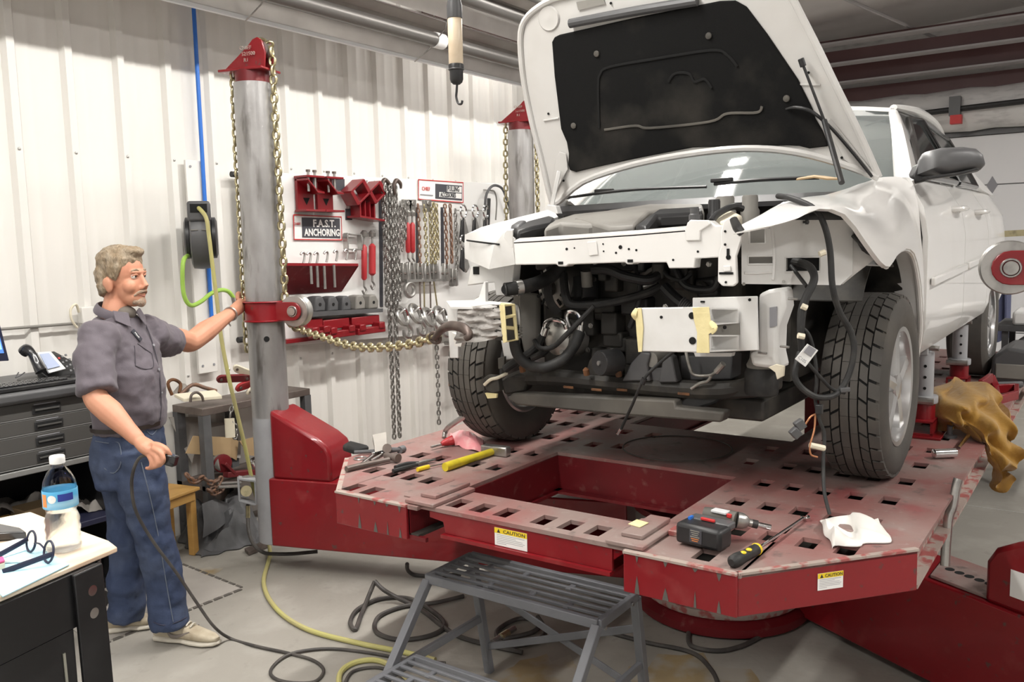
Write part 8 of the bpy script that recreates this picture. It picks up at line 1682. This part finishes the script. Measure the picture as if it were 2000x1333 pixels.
# pinch weld clamps
def stand(lbl, x, y, s=1.):
    t = thing('pinch_clamp', lbl, 'clamp stand', (x, y, H), 'pinch weld clamps under the car')
    B().box(x-.10, x+.10, y-.09, y+.09, H+.001, H+.012).link('base_plate', 'red', t, bev=.002)
    b = B(); b.box(x-.09, x+.05, y-.055, y+.055, H+.012, H+.024); b.box(x-.09, x+.05, y-.055, y-.045, H+.02, H+.075); b.box(x-.09, x+.05, y+.045, y+.055, H+.02, H+.075); b.box(x-.09, x+.05, y-.055, y+.055, H+.072, H+.08); b.link('base_tube', 'red', t)
    b = B(); b.lathe([(.05, 0), (.05, .07)], (x, y, H+.08), n=20); b.link('base_collar', 'red', t)
    b = B(); b.lathe([(.058, 0), (.06, .004), (.06, .03), (.058, .034)], (x, y, H+.15), n=20); b.link('clamp_ring', 'post_paint', t)
    b = B(); b.cyl((x-.06, y-.05, H+.165), (x-.06, y+.06, H+.165), .016, n=8); b.link('ring_bolt', 'steel', t)
    b = B(); b.lathe([(.04, 0), (.04, .20)], (x, y, H+.18), n=20); b.link('column', 'post_paint', t)
    for i in range(3): b = B(); b.cyl((x-.041, y-.01, H+.22+.05*i), (x-.039, y-.01, H+.22+.05*i), .007, n=8); b.link('index_hole', 'recess_shade', t)
    b = B(); b.box(x-.05, x+.05, y-.02, y+.03, H+.37, H+.43); b.link('jaw', 'post_paint', t, bev=.004)
    b = B(); b.cyl((x-.02, y-.06, H+.40), (x-.02, y+.06, H+.40), .012, n=8); b.link('jaw_bolt', 'steel', t)
stand('red footed pinch weld clamp behind the near front wheel', 4.20, .70); stand('pinch weld clamp under the rear door of the car', 5.55, .74)
stand('pinch weld clamp on the far side of the car', 4.2, 2.34)
t = lay('bolt_puck', 'small dark bolt standing on the deck beside the leather coat', 'bolt', (4.198,0.588,0.900)); b = B(); b.lathe([(.03, 0), (.03, .01), (.012, .014), (.012, .05), (.016, .055)], (4.198,0.588,0.900), n=14); b.link('bolt_body', 'tarp', t)
# leather welding coat heaped over the platform edge, its tail hanging down
cr_ = [[(4.450,0.736,1.016), (4.579,0.705,1.074), (4.691,0.636,1.088), (4.715,0.549,1.078), (4.650,0.459,1.047), (4.533,0.405,0.987)],
       [(4.331,0.724,0.978), (4.358,0.665,1.051), (4.417,0.584,1.068), (4.437,0.501,1.053), (4.402,0.422,1.018), (4.368,0.368,0.945)],
       [(4.287,0.694,0.950), (4.218,0.629,1.020), (4.228,0.549,1.036), (4.241,0.475,1.017), (4.262,0.402,0.975), (4.272,0.338,0.897)],
       [(4.270,0.660,0.928), (4.199,0.596,0.976), (4.165,0.522,0.980), (4.154,0.463,0.952), (4.167,0.402,0.911), (4.219,0.319,0.861)],
       [(4.264,0.634,0.922), (4.195,0.562,0.957), (4.156,0.492,0.935), (4.138,0.437,0.882), (4.133,0.385,0.840), (4.185,0.324,0.818)],
       [(4.268,0.626,0.917), (4.200,0.555,0.952), (4.160,0.484,0.926), (4.134,0.415,0.831), (4.112,0.384,0.773), (4.170,0.336,0.775)],
       [(4.271,0.622,0.915), (4.203,0.551,0.950), (4.162,0.480,0.921), (4.138,0.403,0.791), (4.091,0.383,0.707), (4.160,0.346,0.749)]]
rows = [catmull(r, 9) for r in cr_]; cols = [catmull([r[j] for r in rows], 7) for j in range(len(rows[0]))]
rows = [[cols[j][i] for j in range(len(cols))] for i in range(len(cols[0]))]
for i, r in enumerate(rows):
    for j, p in enumerate(r):
        u, v = j/len(r), i/len(rows); r[j] = p+Fv*(.030*math.sin(u*15+v*16)+.022*math.sin(v*27-u*9)+.012*math.sin(u*37+v*11))+V((0, 0, .012*math.sin(u*21-v*14)))
        if r[j].y > .43 and r[j].z < H+.004: r[j].z = H+.004
coat = solo(B().grid(rows, (.003, .003, .003)), 'leather_coat', 'leather', 'tan leather welding coat heaped over the platform edge', 'coat', loc=(4.5, .5, H), sharp=60)
# red folding gauge
t = lay('folding_gauge', 'red folded metal frame on the deck beyond the leather coat', 'frame', (5.492,0.529,0.900))
for a_, c_ in (((5.208,0.588,0.990), (5.429,0.564,1.000)), ((5.429,0.564,1.000), (5.481,0.542,0.930)), ((5.481,0.542,0.930), (5.568,0.449,0.930)), ((5.568,0.449,0.930), (5.378,0.433,0.920)), ((5.378,0.433,0.920), (5.168,0.497,0.920)), ((5.168,0.497,0.920), (5.481,0.542,0.930))): b = B(); b.bar(a_, c_, .025, .05); b.link('frame_bar', 'red', t, bev=.004)
b = B(); b.cyl((5.690,0.577,0.920), (5.782,0.439,0.920), .018, n=10); solo(b, 'black_rod', 'tarp', 'black rod lying behind the red frame', 'rod')
# grey cast gear boxes further back
for i, (a_, w_) in enumerate((((5.9, .50, H), 1.), ((6.75, .50, H), .8))):
    t = lay('gear_box', ['dark grey cast tool case on the deck behind the car', 'second grey tool case further back on the deck'][i], 'case', a_, 'grey cases on the rear deck'); x, y, z = a_
    b = B(); b.prism([(x, y-.15*w_, z), (x, y+.12*w_, z), (x, y+.11*w_, z+.16*w_), (x, y+.03, z+.22*w_), (x, y-.11*w_, z+.20*w_), (x, y-.15*w_, z+.12*w_)], (.5*w_, 0, 0)); b.link('case_body', 'grey_plastic', t, bev=.02)
    b = B(); b.box(x-.012, x, y-.13*w_, y+.09*w_, z+.03, z+.12*w_); b.link('case_front', 'cover_grey', t, bev=.01)
b = B(); b.box(6.9, 7.3, .2, .6, 1.16, 1.26); solo(b, 'white_case', 'cap_white', 'white case on the stand behind the rear deck', 'case', bev=.02)
t = thing('tool_stand', 'dark steel stand behind the deck with rails', 'stand', (7.2, .3, 0)); 
for y in (.0, .62): b = B(); b.box(6.9, 6.94, y, y+.04, 0, 1.14); b.link('leg', 'tarp', t); b = B(); b.box(7.4, 7.44, y, y+.04, 0, 1.14); b.link('leg', 'tarp', t)
B().box(6.88, 7.5, -.1, .70, 1.12, 1.16).link('shelf', 'tarp', t); B().box(6.88, 7.5, -.1, .7, .88, .91).link('shelf', 'brown_steel', t)
b = B(); b.cyl((8.000,0.855,1.953), (8.000,0.827,1.037), .035, n=12); solo(b, 'silver_pole', 'alloy', 'tall silver pole nearest the rear of the car', 'pole', group='silver poles behind the car')
b = B(); b.cyl((8.000,0.822,1.951), (8.000,0.809,1.373), .03, n=12); solo(b, 'silver_pole', 'alloy', 'tall silver pole nearer the red pulley', 'pole', group='silver poles behind the car')
b = B(); b.bar((8.000,0.838,1.796), (8.000,0.431,1.809), .04, .05); solo(b, 'cross_rail', 'chain_gold', 'horizontal brass coloured rail behind the red pulley', 'rail')
rows = [[V((8.000,0.841,1.435)).lerp(V((8.000,0.714,1.436)), v).lerp(V((8.000,0.822,0.902)).lerp(V((8.000,0.707,0.958)), v), u)+V((.03*math.sin(v*14), 0, 0)) for v in [j/10 for j in range(11)]] for u in [i/6 for i in range(7)]]
solo(B().grid(rows, (.01, 0, 0)), 'blue_rag', 'blue_cloth', 'blue grey cloth hanging behind the rear of the car', 'cloth', sharp=60)
# ------------------------------------------------------------------ two step stool
ss = thing('step_stool', 'grey steel two tread step stool in front of the rack', 'step stool', (2.4, 1.74, 0))
y0, y1, xt0, xt1, zt = 1.365, 2.115, 2.388, 2.666, .552
def rail(p, q, w_, h_, nm, mt='stool_grey', par=ss): return B().bar(p, q, w_, h_).link(nm, mt, par, bev=.003)
def tread(nm, xa, xb, ya, yb, z, n):
    o = rail((xa, ya, z-.012), (xa, yb, z-.012), .022, .034, nm); rail((xb, ya, z-.012), (xb, yb, z-.012), .022, .034, 'edge_rail', par=o)
    rail((xa, ya, z-.014), (xb, ya, z-.014), .022, .034, 'side_rail', par=o); rail((xa, yb, z-.014), (xb, yb, z-.014), .022, .034, 'side_rail', par=o)
    for i in range(n):
        x = xa+(xb-xa)*(i+1)/(n+1); B().bar((x, ya, z-.002), (x, yb, z-.002), .014, .012).link('grate_bar', 'stool_grey', o, bev=.003)
    for k_, x_ in ((.2, .2), (.42, .3), (.66, .2), (.85, .42), (.3, .7), (.58, .78), (.8, .72)):
        y = ya+(yb-ya)*k_; x = xa+(xb-xa)*x_; B().bar((x-.022, y, z-.004), (x+.022, y, z-.004), .022, .010).link('grate_bridge', 'stool_grey', o, bev=.003)
    return o
tread('top_tread', xt0, xt1, y0, y1, zt, 5); tread('lower_tread', 2.02, 2.27, y0+.03, y1-.03, .285, 5)
for y in (y0+.005, y1-.005):
    rail((xt0, y, zt-.02), (1.93, y, .0), .032, .032, 'leg'); rail((xt1, y, zt-.02), (2.76, y, 0), .032, .032, 'leg')
    rail((2.02, y, .26), (2.70, y, .26), .02, .03, 'side_brace'); rail((2.40, y, .53), (2.72, y, .26), .008, .025, 'side_brace') if False else None
rail((2.715, y0, .40), (2.74, y1, .12), .008, .03, 'cross_brace'); rail((2.72, y1, .40), (2.745, y0, .12), .008, .03, 'cross_brace')
for p in ((xt0+.02, y0-.013, zt-.03), (xt1-.06, y0-.013, zt-.02)): B().cyl(p, (p[0], p[1]-.006, p[2]), .007, n=10).link('stool_bolt', 'chrome', ss)
# ------------------------------------------------------------------ hoses and cables on the floor
def floor_hose(nm, pts, r, mt, lbl, cat='hose'): return solo(B().tube(pts, r, 8, sub=7), nm, mt, lbl, cat)
floor_hose('hydraulic_hose', [(3.048,3.054,0.100), (3.006,3.052,0.050), (2.867,2.974,0.012), (2.728,2.875,0.012), (2.775,2.957,0.012), (2.902,3.030,0.012), (3.056,3.020,0.012), (3.133,2.896,0.012), (3.078,2.695,0.012), (2.989,2.546,0.012), (2.869,2.533,0.012), (2.761,2.626,0.012), (2.762,2.772,0.012), (2.892,2.880,0.012), (3.049,2.855,0.012), (3.150,2.739,0.020), (3.305,2.682,0.012)], .011, 'cable_black', 'black hydraulic hose coiled on the floor left of the step stool')
floor_hose('hydraulic_hose', [(3.048,3.054,0.100), (3.046,2.996,0.070), (3.077,2.931,0.030), (3.067,2.769,0.012), (2.972,2.541,0.012), (2.933,2.403,0.012), (2.940,2.232,0.012), (2.962,2.079,0.012)], .011, 'cable_black', 'black hose crossing the coil towards the step stool')
floor_hose('hydraulic_hose', [(3.319,3.077,0.100), (3.345,3.096,0.050), (3.390,3.081,0.012), (3.435,2.980,0.012), (3.532,2.879,0.012)], .011, 'cable_black', 'short black hose dropping from under the rack')
floor_hose('hydraulic_hose', [(3.014,2.228,0.012), (3.154,2.153,0.012), (3.257,2.193,0.012), (3.228,2.292,0.012), (3.064,2.294,0.012), (2.977,2.173,0.012), (3.068,2.096,0.012), (3.153,2.082,0.030), (3.216,2.165,0.060)], .011, 'cable_black', 'tangled black hose beneath the step stool')
floor_hose('air_hose', [(2.302,2.537,0.012), (2.395,2.626,0.012), (2.486,2.642,0.012), (2.555,2.586,0.012), (2.556,2.482,0.012), (2.506,2.334,0.012)], .012, 'yellow_hose', 'yellow hose loop at the bottom edge beside the step stool')
floor_hose('power_cable', [(2.339,2.546,0.008), (2.440,2.595,0.008), (2.522,2.524,0.008), (2.516,2.371,0.008), (2.487,2.261,0.008)], .007, 'cable_black', 'dark cable inside the yellow hose loop')
floor_hose('power_cable', [(3.342,1.893,0.010), (3.343,1.670,0.010), (3.362,1.457,0.010), (3.260,1.322,0.010), (3.139,1.240,0.010)], .010, 'cable_black', 'black cable running out under the step stool\'s right leg')
floor_hose('power_cable', [(3.542,1.548,0.010), (3.421,1.483,0.010), (3.435,1.369,0.010), (3.541,1.293,0.010), (3.713,1.248,0.010)], .011, 'cable_black', 'black cable looped under the right deck')
t = thing('hose_coupling', 'brass hydraulic coupling under the step stool', 'coupling', (3.074,2.257,0.000))
b = B(); b.cyl((2.957,2.239,0.020), (3.126,2.235,0.020), .013, n=10); b.link('coupler', 'steel', t); b = B(); b.cyl((3.014,2.234,0.020), (3.070,2.234,0.020), .018, n=8); b.link('nut', 'chain_gold', t)
